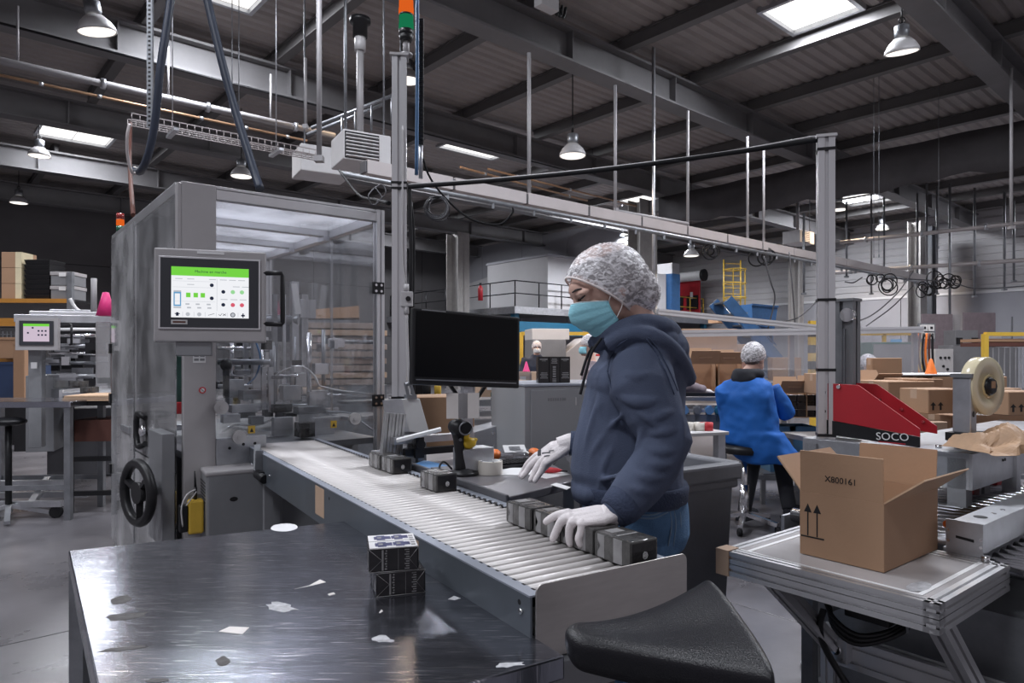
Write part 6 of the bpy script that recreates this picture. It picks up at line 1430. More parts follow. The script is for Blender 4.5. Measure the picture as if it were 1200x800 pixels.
tx = bpy.data.textures.new('cloth_folds', 'CLOUDS'); tx.noise_scale = .16; tx.noise_depth = 1
dm = hd.modifiers.new('folds', 'DISPLACE'); dm.texture = tx; dm.strength = .014; dm.mid_level = .5; dm.texture_coords = 'LOCAL'
g = MB(); g.loft([sring(tc(737, y), ux, uy, a * k_, b) for y, a, b in ((576, 66.5, .178), (580, 67.5, .180), (597, 66, .177), (599, 63, .17))]); g.build('hem_band', 'hoodie_rib', hd)
g = MB(); g.tube([dl(733, 588, 1.745), dl(727, 594, 1.738), dl(718, 602, 1.73)], [.054, .051, .043], 20); g.build('cuff', 'hoodie_rib', hd); g = MB(); g.tube([dl(690, 521, 2.30), dl(668, 519, 2.305)], [.046, .041], 18); g.build('cuff', 'hoodie_rib', hd)
for pts, d in (([(705, 396), (694, 412), (687, 435), (680, 462)], 1.90), ([(700, 398), (689, 416), (681, 440)], 1.99)):
    g = MB(); g.tube(curve_pts([dl(x, y, d) for x, y in pts]), .0042, 7); g.build('drawstring', 'cord', hd)
for pts in ([(712, 436), (716, 418), (724, 405), (736, 397)], [(757, 396), (768, 412), (780, 436), (790, 462)], [(760, 395), (772, 411), (784, 434), (794, 458)], [(712, 436), (716, 452), (724, 468)]): laid('seam', pts, .0026, 'hoodie_rib', hd, hd, .0006)
# jeans
m = MB(); jc = [(.965, .0, .150, .185), (.90, .0, .158, .192), (.84, .005, .155, .19), (.80, .005, .14, .18)]
m.loft([sring((x + .0, 0, z), ux, uy, a, b * .9) for z, x, a, b in jc])
for s in (-1, 1): m.tube([V((.005, s * .095, .84)), V((.005, s * .095, .66)), V((.01, s * .10, .46)), V((.025, s * .105, .09))], [.098, .088, .064, .055], 16)
jn = m.build('jeans', 'denim', wr, remesh=.008, smooth_it=3)
for pts in ([(742, 606), (765, 607), (783, 600)], [(742, 602.5), (765, 603), (783, 596)]):
    laid('pocket_seam', pts, .0028, 'stitch', jn, jn, .0)
for pts in ([(785, 598), (787, 615), (783, 640)], [(790, 598), (792, 615), (789, 640)], [(797, 600), (798, 618)]): laid('side_seam', pts, .0022, 'stitch', jn, jn, .0)
for s in (-1, 1):
    m = MB(); m.ell((-.05, s * .105, .05), (.13, .048, .05)); m.bb(-.175, .075, s * .105 - .045, s * .105 + .045, 0, .03); m.build('shoe', 'cloth_dark', wr, remesh=.008, smooth_it=3)
# gloves: palm, five fingers
def glove(pal, fingers, name='glove', mark=None, lb=None, cuff=None):
    m = MB()
    for P, r in pal: m.tube(P, r, 14, 0, .62, True)
    for P, r in fingers: m.tube(curve_pts(P, 4), [r[0] + (r[1] - r[0]) * i / (len(curve_pts(P, 4)) - 1) for i in range(len(curve_pts(P, 4)))], 12, cap_round=True)
    if cuff: m.tube(*cuff, 16)
    o = m.build(name, 'glove', wr, remesh=.0024, smooth_it=4)
    if lb: lab(o, lb)
    return o
q = lambda x, y, d: dl(x, y, d)
w0, k1, k2, k3, k4 = q(724, 600, 1.728), q(667, 601, 1.745), q(668, 606, 1.725), q(672, 611, 1.707), q(682, 613, 1.690)
glove([([w0, q(700, 599, 1.74), k1], [.027, .026, .013]), ([w0, q(700, 602, 1.73), k2], [.027, .027, .014]), ([w0, q(702, 606, 1.715), k3], [.027, .026, .014]), ([w0, q(704, 609, 1.705), k4], [.026, .024, .013])],
      [([k1, q(655, 603, 1.765), q(646, 607, 1.775), q(640, 611, 1.78)], (.0125, .0095)), ([k2, q(658, 611, 1.745), q(652, 622, 1.75), q(648, 631, 1.752)], (.0128, .0098)), ([k3, q(668, 618, 1.715), q(667, 629, 1.72), q(668, 637, 1.722)], (.0125, .0095)), ([k4, q(681, 622, 1.690), q(678, 631, 1.69), q(680, 638, 1.692)], (.0115, .0088)),
       ([q(705, 600, 1.76), q(690, 601, 1.79), q(678, 606, 1.81), q(668, 612, 1.815)], (.014, .010))], lb='near white glove spread over the packs', cuff=([q(708, 603, 1.727), q(722, 601, 1.73), q(729, 598, 1.735)], [.026, .030, .034]))
w0 = q(668, 520, 2.305); k1, k2, k3, k4 = q(630, 533, 2.36), q(631, 537, 2.32), q(634, 541, 2.29), q(638, 543, 2.26)
glove([([w0, q(648, 524, 2.32), k1], [.032, .034, .014]), ([w0, q(648, 526, 2.31), k2], [.032, .036, .016]), ([w0, q(650, 529, 2.295), k3], [.032, .035, .016]), ([w0, q(652, 532, 2.28), k4], [.032, .030, .014])],
      [([k1, q(620, 542, 2.38), q(614, 551, 2.39), q(610, 557, 2.385)], (.0135, .010)), ([k2, q(622, 545, 2.32), q(617, 552, 2.32), q(612, 558, 2.31)], (.0135, .010)), ([k3, q(628, 550, 2.285), q(625, 557, 2.28), q(622, 562, 2.275)], (.013, .0095)), ([k4, q(634, 552, 2.255), q(630, 558, 2.25), q(627, 563, 2.245)], (.012, .009)), ([q(655, 532, 2.33), q(642, 543, 2.37), q(634, 552, 2.38), q(630, 558, 2.375)], (.015, .011))], lb='far white glove reaching over the worktable', cuff=([q(655, 524, 2.305), q(668, 520, 2.305), q(675, 519, 2.305)], [.034, .036, .037]))
g = MB(); gb_ = q(640, 532, 2.245)
for i, (x, y, w_, h_) in enumerate(((632, 531, 4, 7), (640, 531, 10, 1.6), (641, 534.5, 7, 1.6), (646, 528.5, 6, 1.4))): g.prism([q(x - w_ / 2, y - h_ / 2, 2.262), q(x + w_ / 2, y - h_ / 2 - 1, 2.262), q(x + w_ / 2, y + h_ / 2 - 1, 2.262), q(x - w_ / 2, y + h_ / 2, 2.262)], (0, .0015, 0))
g.build('glove_print', 'paint_mid', wr)

# ---------------------------------------------------------------- other workers: one body from a pose, clothes on top
def worker(label, base, face, hips, chest, neck, head, hipr, chestr, arms, legs, top_m, legs_m, cap_=True, mask_m=None, hair=None, gloves=True, vox=.012, top_name='coat', skirt=None, hood=None, hr=.098, glasses=False):
    t = thing('person', label, 'person', base); b = V(base); l = lambda p: V(p) - b
    f = V(face).normalized(); u = V((0, 0, 1)); s_ = u.cross(f); HMx = Matrix((f, s_, u)).transposed()
    hc = l(head); m = MB(); m.ell(hc + V((0, 0, .015)), (hr * .98, hr * .78, hr * 1.12), HMx); m.ell(hc + f * .03 - u * .05, (hr * .58, hr * .62, hr * .82), HMx); m.ell(hc + f * (hr * 1.05) - u * .02, (.022, .014, .026), HMx); m.ell(hc + f * .075 - u * .105, (.022, .028, .018), HMx)
    for q_ in (-1, 1): m.ell(hc + s_ * (q_ * hr * .80) - u * .015 - f * .01, (.016, .010, .030), HMx)
    m.tube([hc - u * .06 - f * .015, l(neck)], [.05, .06], 14); m.tube([l(neck), l(chest), l(hips)], [.065, .08, .08], 14)
    for A in arms: m.tube([l(p) for p in A], [.03, .030, .025], 12)
    for G in legs: m.tube([l(p) for p in G], [.08, .055, .04], 12)
    body = m.build('body', 'skin', t, remesh=vox * .55, smooth_it=3)
    m = MB(); ax_, ay_ = f, s_
    if skirt: m.loft([sring(l(p), ax_, ay_, a, c) for p, a, c in skirt])
    m.loft([sring(l(p), ax_, ay_, a, c) for p, a, c in ((hips, hipr[0], hipr[1]), (V(hips).lerp(V(chest), .5), (hipr[0] + chestr[0]) / 2, (hipr[1] + chestr[1]) / 2), (chest, chestr[0], chestr[1]), (V(chest).lerp(V(neck), .55), chestr[0] * .8, chestr[1] * .82), (V(chest).lerp(V(neck), .85), chestr[0] * .55, chestr[1] * .5), (neck, .075, .085))])
    for A in arms: m.tube([l(A[0]), l(V(A[0]).lerp(V(A[1]), .5)), l(A[1]), l(V(A[1]).lerp(V(A[2]), .5)), l(V(A[1]).lerp(V(A[2]), .93))], [.075, .072, .066, .058, .048], 14)
    c = m.build(top_name, top_m, t, remesh=vox, smooth_it=3)
    dm = c.modifiers.new('folds', 'DISPLACE'); dm.texture = tw_; dm.strength = .03; dm.mid_level = .4; dm.texture_coords = 'LOCAL'
    if hood: 
        g = MB(); g.tube(curve_pts([l(neck) + f * .07 - u * .01, l(neck) + s_ * .09, l(neck) - f * .09 + u * .0, l(neck) - s_ * .09, l(neck) + f * .07 - u * .01]), .045, 12); g.ell(l(neck) - f * .07 - u * .03, (.06, .11, .06), HMx); lab(g.build('hood', hood, t, remesh=vox, smooth_it=3), 'dark hood')
    m = MB()
    for G in legs: m.tube([l(G[0]), l(G[1]), l(G[2])], [.095, .072, .055], 14)
    m.build('trousers', legs_m, t, remesh=vox, smooth_it=2)
    for G in legs:
        p = l(G[2]); m = MB(); m.ell(p + f * .06 + u * -.02, (.13, .05, .05), HMx); m.box(p + f * .06 - u * .055, (.25, .09, .03), M=HMx); m.build('shoe', 'cloth_dark', t, .01)
    if cap_:
        rings = []
        for i in range(1, 12):
            a = math.pi * .60 * i / 11
            rings.append([hc + u * (.025) + HMx @ V((hr * 1.12 * math.sin(a) * math.cos(2 * math.pi * j / 40) - .012 - .02 * math.cos(a), hr * .98 * math.sin(a) * math.sin(2 * math.pi * j / 40), hr * 1.18 * math.cos(a) + .022 * math.sin(a) * math.cos(2 * math.pi * j / 40))) + V((random.uniform(-.0022, .0022), random.uniform(-.0022, .0022), random.uniform(-.0022, .0022))) for j in range(40)])
        g = MB(); g.loft(rings, 0, True, True); lab(g.build('hair_net', 'hairnet', t), 'white hair net')
        if hair:
            g = MB(); g.ell(hc + u * .03 - f * .012, (hr * 1.02, hr * .86, hr * 1.12), HMx); g.build('hair', hair, t)
    if mask_m:
        g = MB(); g.loft([[hc + HMx @ V((.02 + (hr * .92 + .012 * math.sin(v * 3.14)) * math.cos(a), hr * .70 * math.sin(a), -.012 - v * .085)) for a in [R(-75 + 15 * j) for j in range(11)]] for v in (0, .25, .5, .75, 1)], 0, True, False, False); g.build('face_mask', mask_m, t, solid=.004)
    if glasses:
        g = MB(); 
        for q_ in (-1, 1): g.torus(hc + f * (hr * 1.0) + s_ * (q_ * .034) + u * .012, .022, .004, f, 14, 5)
        g.build('glasses', 'black', t)
    for A in arms:
        e, w_ = l(A[1]), l(A[2]); dv = (w_ - e).normalized(); sd = dv.cross(u).normalized(); m = MB()
        m.tube([w_ - dv * .03, w_ + dv * .05], [.030, .034], 12, 0, .7, True)
        for q_ in range(4): o0 = w_ + dv * .05 + sd * (-.026 + q_ * .0175); m.tube([o0, o0 + dv * .035 - u * .006, o0 + dv * (.065 if q_ in (1, 2) else .055) - u * .024], [.010, .0095, .008], 8, cap_round=True)
        m.tube([w_ + dv * .01 - sd * .03, w_ + dv * .045 - sd * .05 - u * .01, w_ + dv * .07 - sd * .05 - u * .02], [.012, .011, .009], 8, cap_round=True)
        m.build('glove' if gloves else 'hand', 'glove' if gloves else 'skin', t, remesh=.005, smooth_it=2)
    return t
d = 5.4
worker('seated worker seen from behind in a bright blue coat and grey hair net', (D(880, 610, d).x, d, 0), (.80, .60, 0), D(880, 520, d), D(873, 462, d), D(877, 438, d), D(884, 420, d + .02), (.15, .24), (.14, .235),
       [[D(903, 455, d + .05), D(921, 483, d + .02), D(913, 468, d + .42)], [D(850, 455, d + .02), D(852, 492, d + .15), D(878, 476, d + .55)]],
       [[D(890, 522, d), D(915, 535, d + .15), D(925, 597, d - .02)], [D(868, 522, d + .05), D(882, 540, d + .35), D(872, 600, d + .30)]], 'coat_blue', 'cloth_dark', True, None, 'skin_dark' if False else 'hair', True, .013, 'coat',
       skirt=[(D(900, 540, d), .20, .24), (D(893, 528, d), .20, .27), (D(880, 505, d), .16, .26)], hood='cloth_dark', hr=.092)
# his stool
sO_ = D(873, 604, 5.4); s2 = thing('work_stool', 'black work stool with star base under the worker in the blue coat', 'stool', (sO_.x, 5.42, 0), 0)
m = MB(); m.lathe([(.0, .60), (.17, .60), (.19, .63), (.18, .66), (0, .67)], n=24); m.build('seat', 'black', s2); m = MB(); m.cyl((0, 0, .10), (0, 0, .60), .025, n=12); m.cyl((0, 0, .1), (0, 0, .35), .035, n=12); m.build('gas_lift', 'shiny', s2)
for k in range(5):
    a = k * 1.2566 + .5; m = MB(); m.bar((0, 0, .12), (.27 * math.cos(a), .27 * math.sin(a), .07), .04, .03); m.build('base_leg', 'shiny', s2); m = MB(); m.cyl((.27 * math.cos(a) - .015, .27 * math.sin(a), .028), (.27 * math.cos(a) + .015, .27 * math.sin(a), .028), .028, n=10); m.build('castor', 'rubber', s2)
d = 13.0; x = D(629, 420, d)
worker('distant person in dark navy with glasses and a white mask above the pale cartons', (x.x, d, 0), (.1, -1, 0), (x.x, d, .85), (x.x, d, 1.2), (x.x, d, 1.40), (x.x, d, 1.53), (.13, .2), (.13, .21), [[(x.x - .22, d, 1.34), (x.x - .27, d - .05, 1.08), (x.x - .2, d - .2, .9)], [(x.x + .22, d, 1.34), (x.x + .27, d - .05, 1.08), (x.x + .2, d - .2, .9)]],
       [[(x.x - .09, d, .85), (x.x - .09, d, .46), (x.x - .1, d, .08)], [(x.x + .09, d, .85), (x.x + .09, d, .46), (x.x + .1, d, .08)]], 'cloth_navy', 'cloth_dark', True, 'white', None, True, .02, 'jacket', glasses=True)
d = 8.2; x = D(690, 405, d); zz = x.z
worker('person in mauve top, hair net and blue mask facing left beyond the black cartons', (x.x, d, 0), (-1, -.15, 0), (x.x + .05, d, .82), (x.x + .05, d, zz - .40), (x.x + .03, d, zz - .19), (x.x, d, zz), (.13, .2), (.14, .2), [[(x.x + .03, d - .2, zz - .28), (x.x + .05, d - .22, zz - .60), (x.x - .26, d - .2, zz - .62)], [(x.x + .03, d + .2, zz - .28), (x.x + .05, d + .22, zz - .60), (x.x - .2, d + .2, zz - .62)]],
       [[(x.x + .05, d - .09, .82), (x.x + .05, d - .09, .46), (x.x + .05, d - .1, .08)], [(x.x + .05, d + .09, .82), (x.x + .05, d + .09, .46), (x.x + .05, d + .1, .08)]], 'cloth_mauve', 'cloth_dark', True, 'mask', 'hair', False, .018, 'top')
d = 6.2; x = D(768, 425, d); zz = x.z
worker('worker half hidden behind the woman, one gloved forearm reaching right', (x.x, d, 0), (.85, .5, 0), (x.x, d, .80), (x.x, d, zz - .38), (x.x, d, zz - .19), (x.x, d, zz), (.13, .19), (.13, .19), [[(x.x + .15, d - .15, zz - .26), D(795, 452, d - .1), D(826, 458, d + .02)], [(x.x - .1, d + .2, zz - .26), (x.x, d + .3, zz - .5), (x.x + .25, d + .4, zz - .45)]],
       [[(x.x - .05, d - .09, .80), (x.x, d - .09, .44), (x.x, d - .1, .08)], [(x.x - .05, d + .09, .80), (x.x, d + .09, .44), (x.x, d + .1, .08)]], 'cloth_mauve', 'cloth_dark', True, 'mask', 'hair', True, .018, 'top')
d = 7.6; x = D(984, 421, d); zz = x.z
worker('worker showing only a face between the bare post and the grey mast', (x.x, d, 0), (-.7, -.6, 0), (x.x, d, .80), (x.x, d, zz - .40), (x.x, d, zz - .20), (x.x, d, zz), (.13, .2), (.13, .2), [[(x.x - .15, d - .15, zz - .28), (x.x - .2, d - .25, zz - .58), (x.x - .05, d - .45, zz - .55)], [(x.x + .15, d + .1, zz - .28), (x.x + .22, d - .1, zz - .58), (x.x + .1, d - .35, zz - .55)]],
       [[(x.x - .08, d, .80), (x.x - .08, d, .44), (x.x - .08, d, .08)], [(x.x + .08, d, .80), (x.x + .08, d, .44), (x.x + .08, d, .08)]], 'cloth_dark', 'cloth_dark', True, 'white', 'hair', False, .02, 'top')
d = 8.4; x = D(1018, 428, d); zz = x.z
worker('worker in pale grey bending just right of the grey mast', (x.x, d, 0), (.6, -.7, 0), (x.x, d, .80), (x.x, d, zz - .38), (x.x, d, zz - .20), (x.x, d, zz), (.14, .22), (.14, .22), [[(x.x - .2, d, zz - .28), (x.x - .15, d - .2, zz - .55), (x.x + .05, d - .4, zz - .5)], [(x.x + .2, d, zz - .28), (x.x + .3, d - .1, zz - .55), (x.x + .25, d - .4, zz - .5)]],
       [[(x.x - .08, d, .80), (x.x - .08, d, .44), (x.x - .08, d, .08)], [(x.x + .08, d, .80), (x.x + .08, d, .44), (x.x + .08, d, .08)]], 'heater', 'cloth_dark', True, 'white', 'hair', False, .02, 'top')
# ================================================================ MIDDLE GROUND AND FAR MACHINES
def carton(px, py, d, w_, dp, h_, rz, label, m_='card', group=None, arrows=False, tape=True, labelp=False):
    """closed carton; (px, py) is the foot of its near left corner"""
    p = D(px, py, d); t = thing('carton', label, 'box', p, rz, group)
    g = MB(); g.bb(0, w_, 0, dp, 0, h_); g.build('carton_body', m_, t, .004, 1)
    if tape: g = MB(); g.bb(-.0008, w_ + .0008, dp / 2 - .025, dp / 2 + .025, h_ - .06, h_ + .0008); g.build('tape', 'card_pale', t)
    if arrows:
        g = MB()
        for k in (0, .055): g.bb(w_ * .1 + k, w_ * .1 + k + .012, -.002, 0, h_ * .15, h_ * .36); g.prism([(w_ * .1 + k - .014, -.002, h_ * .34), (w_ * .1 + k + .026, -.002, h_ * .34), (w_ * .1 + k + .006, -.002, h_ * .48)], (0, .002, 0))
        g.build('arrow_print', 'ink', t)
    if labelp: g = MB(); g.bb(w_ * .3, w_ * .7, -.002, 0, h_ * .35, h_ * .7); g.build('label', 'white', t)
    return t
def opencarton(px, py, d, w_, h_, rz, label, packs=True, group=None):
    p = D(px, py, d); t = thing('carton', label, 'box', p, rz, group); dp = w_ * .8
    g = MB(); g.bb(0, .006, 0, dp, 0, h_); g.build('side_panel', 'card', t); g = MB(); g.bb(w_ - .006, w_, 0, dp, 0, h_); g.build('side_panel', 'card', t); g = MB(); g.bb(0, w_, dp - .006, dp, 0, h_); g.build('back_panel', 'card_in', t); g = MB(); g.bb(0, w_, 0, dp, 0, .006); g.build('bottom_panel', 'card_in', t)
    g = MB(); g.add([(0, 0, h_), (w_, 0, h_), (w_ * .97, -.10, h_ + w_ * .45), (w_ * .03, -.10, h_ + w_ * .45)], [(0, 1, 2, 3)]); f = g.build('flap', 'card', t, solid=.006); g = MB(); g.bar((w_ * .28, -.058, h_ + w_ * .22), (w_ * .72, -.058, h_ + w_ * .22), .002, w_ * .05); g.build('flap_print', 'card_in', f)
    g = MB(); g.add([(0, dp, h_), (w_, dp, h_), (w_ * .9, dp + .05, h_ + w_ * .55), (w_ * .1, dp + .05, h_ + w_ * .55)], [(0, 1, 2, 3)]); g.build('flap', 'card', t, solid=.006)
    return t
def benchm(name, label, cat, px, py, d, w_, dp, rz, h_=None, m_='galv_dark', top='steel_plate', th=.04):
    p = D(px, py, d); t = thing(name, label, cat, (p.x, p.y, 0), rz); z = p.z if h_ is None else h_
    g = MB(); g.bb(0, w_, 0, dp, z - th, z); g.build('tabletop', top, t, .003)
    for x in (.04, w_ - .04):
        for y in (.04, dp - .04): g = MB(); g.bb(x - .025, x + .025, y - .025, y + .025, 0, z - th); g.build('leg', m_, t)
    g = MB(); g.bb(.04, w_ - .04, .03, .05, .25, .29); g.build('stretcher', m_, t); g = MB(); g.bb(.04, w_ - .04, dp - .05, dp - .03, .25, .29); g.build('stretcher', m_, t)
    return t, p, z
# bench of the blue-coated worker, with open cartons of black packs
bt, bp_, bz = benchm('packing_bench', 'long grey packing bench in front of the worker in the blue coat', 'bench', 800, 474, 6.25, 1.5, .7, R(-8))
bk = 0
for i, (px, w_, lb) in enumerate(((912, .25, 'open carton with black packs right beside the blue-coated worker'), (942, .27, 'open carton with black packs partly behind the tall bare post'), (838, .25, 'open carton on the bench left of the blue-coated worker'), (808, .28, 'dark open carton above the gloved forearm'))):
    y0 = 489 if i < 2 else 458; dd = 6.1 if i < 2 else 6.55
    t = opencarton(px, y0, dd, w_, .22 if i < 2 else .26, R(-6), lb, i < 2)
    if i < 2:
        for r in range(3):
            for c in range(3):
                bk += 1; q = MB(); cw_ = (w_ - .02) / 3; q.bb(0, cw_ - .006, 0, .12, 0, .062); o = q.build('black_pack', 'pack_black', bevel=.003); pp = V((.012 + c * cw_, .004, .008 + r * .066)); o.location = D(px, y0, dd) + Matrix.Rotation(R(-6), 3, 'Z') @ pp; o.rotation_euler = (0, 0, R(-6))
                tag(o, ['bottom', 'middle', 'top'][r] + [' left', ' centre', ' right'][c] + [' black pack in the carton right beside the blue-coated worker', ' black pack in the carton behind the tall bare post'][i], 'pack', ['packs in the carton beside the worker', 'packs in the carton behind the post'][i])
q0 = D(790, 446, 8.0); cb = thing('storage_bench', 'bench holding the cartons beyond the seated worker', 'bench', (q0.x, q0.y, 0), R(-3)); zb_ = q0.z - .025
g = MB(); g.bb(-.1, 1.9, 0, 1.7, zb_ - .04, zb_); g.build('tabletop', 'galv_dark', cb)
for x in (0, 1.8):
    for y in (.05, 1.6): g = MB(); g.bb(x - .03, x + .03, y - .03, y + .03, 0, zb_ - .04); g.build('leg', 'galv_dark', cb)
for px, d, w_, h_, lb in ((800, 8.6, .7, D(0, 413, 8.6).z - zb_, 'lowest carton behind the gloved forearm'), (845, 9.2, .45, D(0, 425, 9.2).z - zb_, 'lowest carton left behind the seated worker')):
    yy = HY + F * (H - zb_) / d; carton(px, yy, d, w_, .4, h_ - .002, R(-5), lb, 'card_in')
for px, py, d, w_, h_, lb in ((800, 413, 8.6, .7, .30, 'carton on the upper shelf behind the gloved forearm'), (812, 446, 8.2, .5, .30, 'carton behind the dark open carton on the bench'), (905, 446, 8.8, .35, .3, 'carton behind the open cartons right of the worker'), (845, 425, 9.2, .45, .25, 'carton stacked above the others left of the worker'), (800, 440, 9.0, .6, .25, 'wide carton just behind the hood of the woman')):
    carton(px, py, d, w_, .4, h_, R(random.uniform(-15, 10)), lb, random.choice(['card', 'card_in', 'card_pale']))
for i, (px, py, rz, s, lb) in enumerate(((815, 428, .4, .3, 'crumpled brown paper tuft left of the worker'), (838, 430, 1.0, .25, 'second brown paper tuft left of the worker'))):
    m = MB(); rows = []
    for a in range(7): rows.append([V((a / 6 * s - s / 2, b / 5 * s - s / 2, random.uniform(0, s * .7))) for b in range(6)])
    m.loft(rows, 0, False, False, False); o = m.build('crumpled_paper', 'kraft', solid=.003); o.location = D(px, py, 8.5); tag(o, lb, 'paper')
# blue crates under the bench
for px, lb in ((928, 'pale blue crate under the bench, left one'), (953, 'pale blue crate under the bench beside the bare post')):
    p = D(px, 520, 6.3); t = thing('plastic_crate', lb, 'crate', (p.x - .1, p.y, .30), 0); g = MB(); g.loft([ringrect(-.10, .10, 0, .25, 0), ringrect(-.12, .12, -.02, .27, .42), ringrect(-.11, .11, -.01, .26, .42), ringrect(-.09, .09, .01, .24, .02)], 0, False); mat('crate_blue', (.12, .30, .52), .5) if 'crate_blue' not in MATS else 0; g.build('shell', 'crate_blue', t); g = MB(); g.bb(-.125, .125, -.025, -.015, .38, .42); g.build('rim', 'crate_blue', t)
    g = MB(); g.bb(-.2, .2, -.1, .4, -.06, 0); g.bb(-.18,-.14,0,.04,-.3,-.06); g.bb(.14,.18,0,.04,-.3,-.06); g.build('stand', 'galv_dark', t)
# small side table with rolls behind the bin
t, p, z = benchm('side_table', 'small metal side table with papers behind the wheelie bin', 'table', 800, 508, 3.9, .32, .5, R(20), None, 'galv', 'heater', .02)
for i, (px, py, mm, lb) in enumerate(((806, 497, 'tapecore', 'left pale tape roll on the side table'), (820, 498, 'tapecore', 'right pale tape roll on the side table'), (828, 494, 'redbright', 'red roll on the side table'))):
    q = D(px, py, 4.05); m = MB(); m.lathe([(.02, 0), (.038, 0), (.038, .05), (.02, .05), (.02, 0)], n=20, caps=False); o = m.build('tape_roll', mm); o.location = (q.x, q.y, z); tag(o, lb, 'tape')
o0 = D(806, 510, 3.95); m = MB(); m.bb(-.02, .22, -.02, .16, 0, .002); o = m.build('paper_sheet', 'white'); o.location = (o0.x, o0.y, z); o.rotation_euler = (0, 0, .5); tag(o, 'white sheet hanging over the side table edge', 'paper')
# bench conveyor behind the woman's back (rails, motors)
cvb = thing('belt_conveyor', 'low dark conveyor with blue fittings behind the woman', 'conveyor', D(795, 470, 5.9) * V((1, 1, 0)), R(-4))
for z, mm in ((.98, 'galv_dark'), (1.02, 'black'), (.88, 'galv')): m = MB(); m.bb(-.2, .42, 0, .04, z, z + .03); m.build('rail', mm, cvb)
for x, mm in ((.05, 'hose_blue'), (.16, 'galv_dark'), (.26, 'hose_blue'), (.34, 'bluepaint'), (.45, 'galv_dark')): m = MB(); m.cyl((x, -.03, .90), (x, .05, .90), .035, n=12); m.bb(x - .02, x + .02, 0, .05, .80, .94); m.build('fitting', mm, cvb)
m = MB(); m.bb(-.1, .42, .0, .05, .70, .86); m.build('frame', 'galv_dark', cvb)
for x in (0., .36): m = MB(); m.bb(x, x + .05, 0, .05, 0, .9); m.build('leg', 'galv_dark', cvb)
# clear splash screen with aluminium top rail
ra, rb_ = D(790, 391, 6.9), D(1080, 386, 7.8)
ssn = thing('clear_screen', 'clear plastic screen under an aluminium rail behind the seated worker', 'screen', ra, 0)
m = MB(); m.extr((0, 0, 0), rb_ - ra, .07); m.build('top_rail', 'alu', ssn); m = MB(); dv = rb_ - ra; m.prism([V((0, 0, -.03)), dv + V((0, 0, -.03)), V((dv.x, dv.y, -.75)), V((0, 0, -.75))], (0, .006, 0)); m.build('sheet', 'film', ssn)
for q in (0.02, .45, .98):
    c = dv * q; m = MB(); m.bar((c.x, c.y + .05, -ra.z), (c.x, c.y + .05, c.z), .05, .05); m.build('post', 'alu', ssn)
ra2 = D(770, 365, 9.5); rb2 = D(980, 386, 10.5); m = MB(); m.extr((0, 0, 0), rb2 - ra2, .08); o = m.build('guide_rail', 'alu'); o.location = ra2; tag(o, 'slanting aluminium rail below the red roller door', 'rail')
# hazard-striped post and yellow posts
hzp = thing('guard_post', 'black and yellow striped guard post behind the open cartons', 'post', D(954, 420, 11) * V((1, 1, 0)), 0)
for k in range(8): m = MB(); m.bb(-.08, .08, -.05, .05, .9 + k * .13, .9 + (k + 1) * .13); m.build('stripe', 'yellow' if k % 2 else 'black', hzp)
m = MB(); m.bb(-.06, .06, -.04, .04, 0, .9); m.build('lower_post', 'yellow', hzp)
yf = thing('guard_rail', 'yellow guard frame behind the grey mast', 'guard rail', D(1000, 392, 14) * V((1, 1, 0)), R(0))
m = MB(); m.bar((-.6, 0, 1.83), (1.4, 0, 1.83), .06, .06); m.build('rail', 'yellow', yf)
for x in (-.6, .63, 1.37): m = MB(); m.bar((x, 0, 0), (x, 0, 1.83), .06, .06); m.build('post', 'yellow', yf)
m = MB(); m.bb(.75, .95, -.08, -.02, 1.45, 1.72); m.build('indicator', 'ui_blue', yf)
yf2 = thing('yellow_rack', 'yellow frame with brown boards at the far right edge', 'rack', D(1175, 400, 9.0) * V((1, 1, 0)), R(5))
for x in (-.25, .5): m = MB(); m.bar((x, 0, 0), (x, 0, 1.66), .06, .06); m.build('post', 'yellow', yf2)
m = MB(); m.bar((-.25, 0, 1.66), (.6, 0, 1.66), .05, .05); m.build('rail', 'yellow', yf2); m = MB(); m.bb(-.2, .7, 0, .5, 1.50, 1.55); m.build('board', 'brown', yf2); m = MB(); m.bb(-.2, .7, 0, .5, 1.56, 1.60); m.build('board', 'card_in', yf2)
for k in range(9):
    m = MB(); m.bb(-.2 + k * .08, -.19 + k * .08, .02, .03, .9, 1.48); m.build('wire', 'galv', yf2)
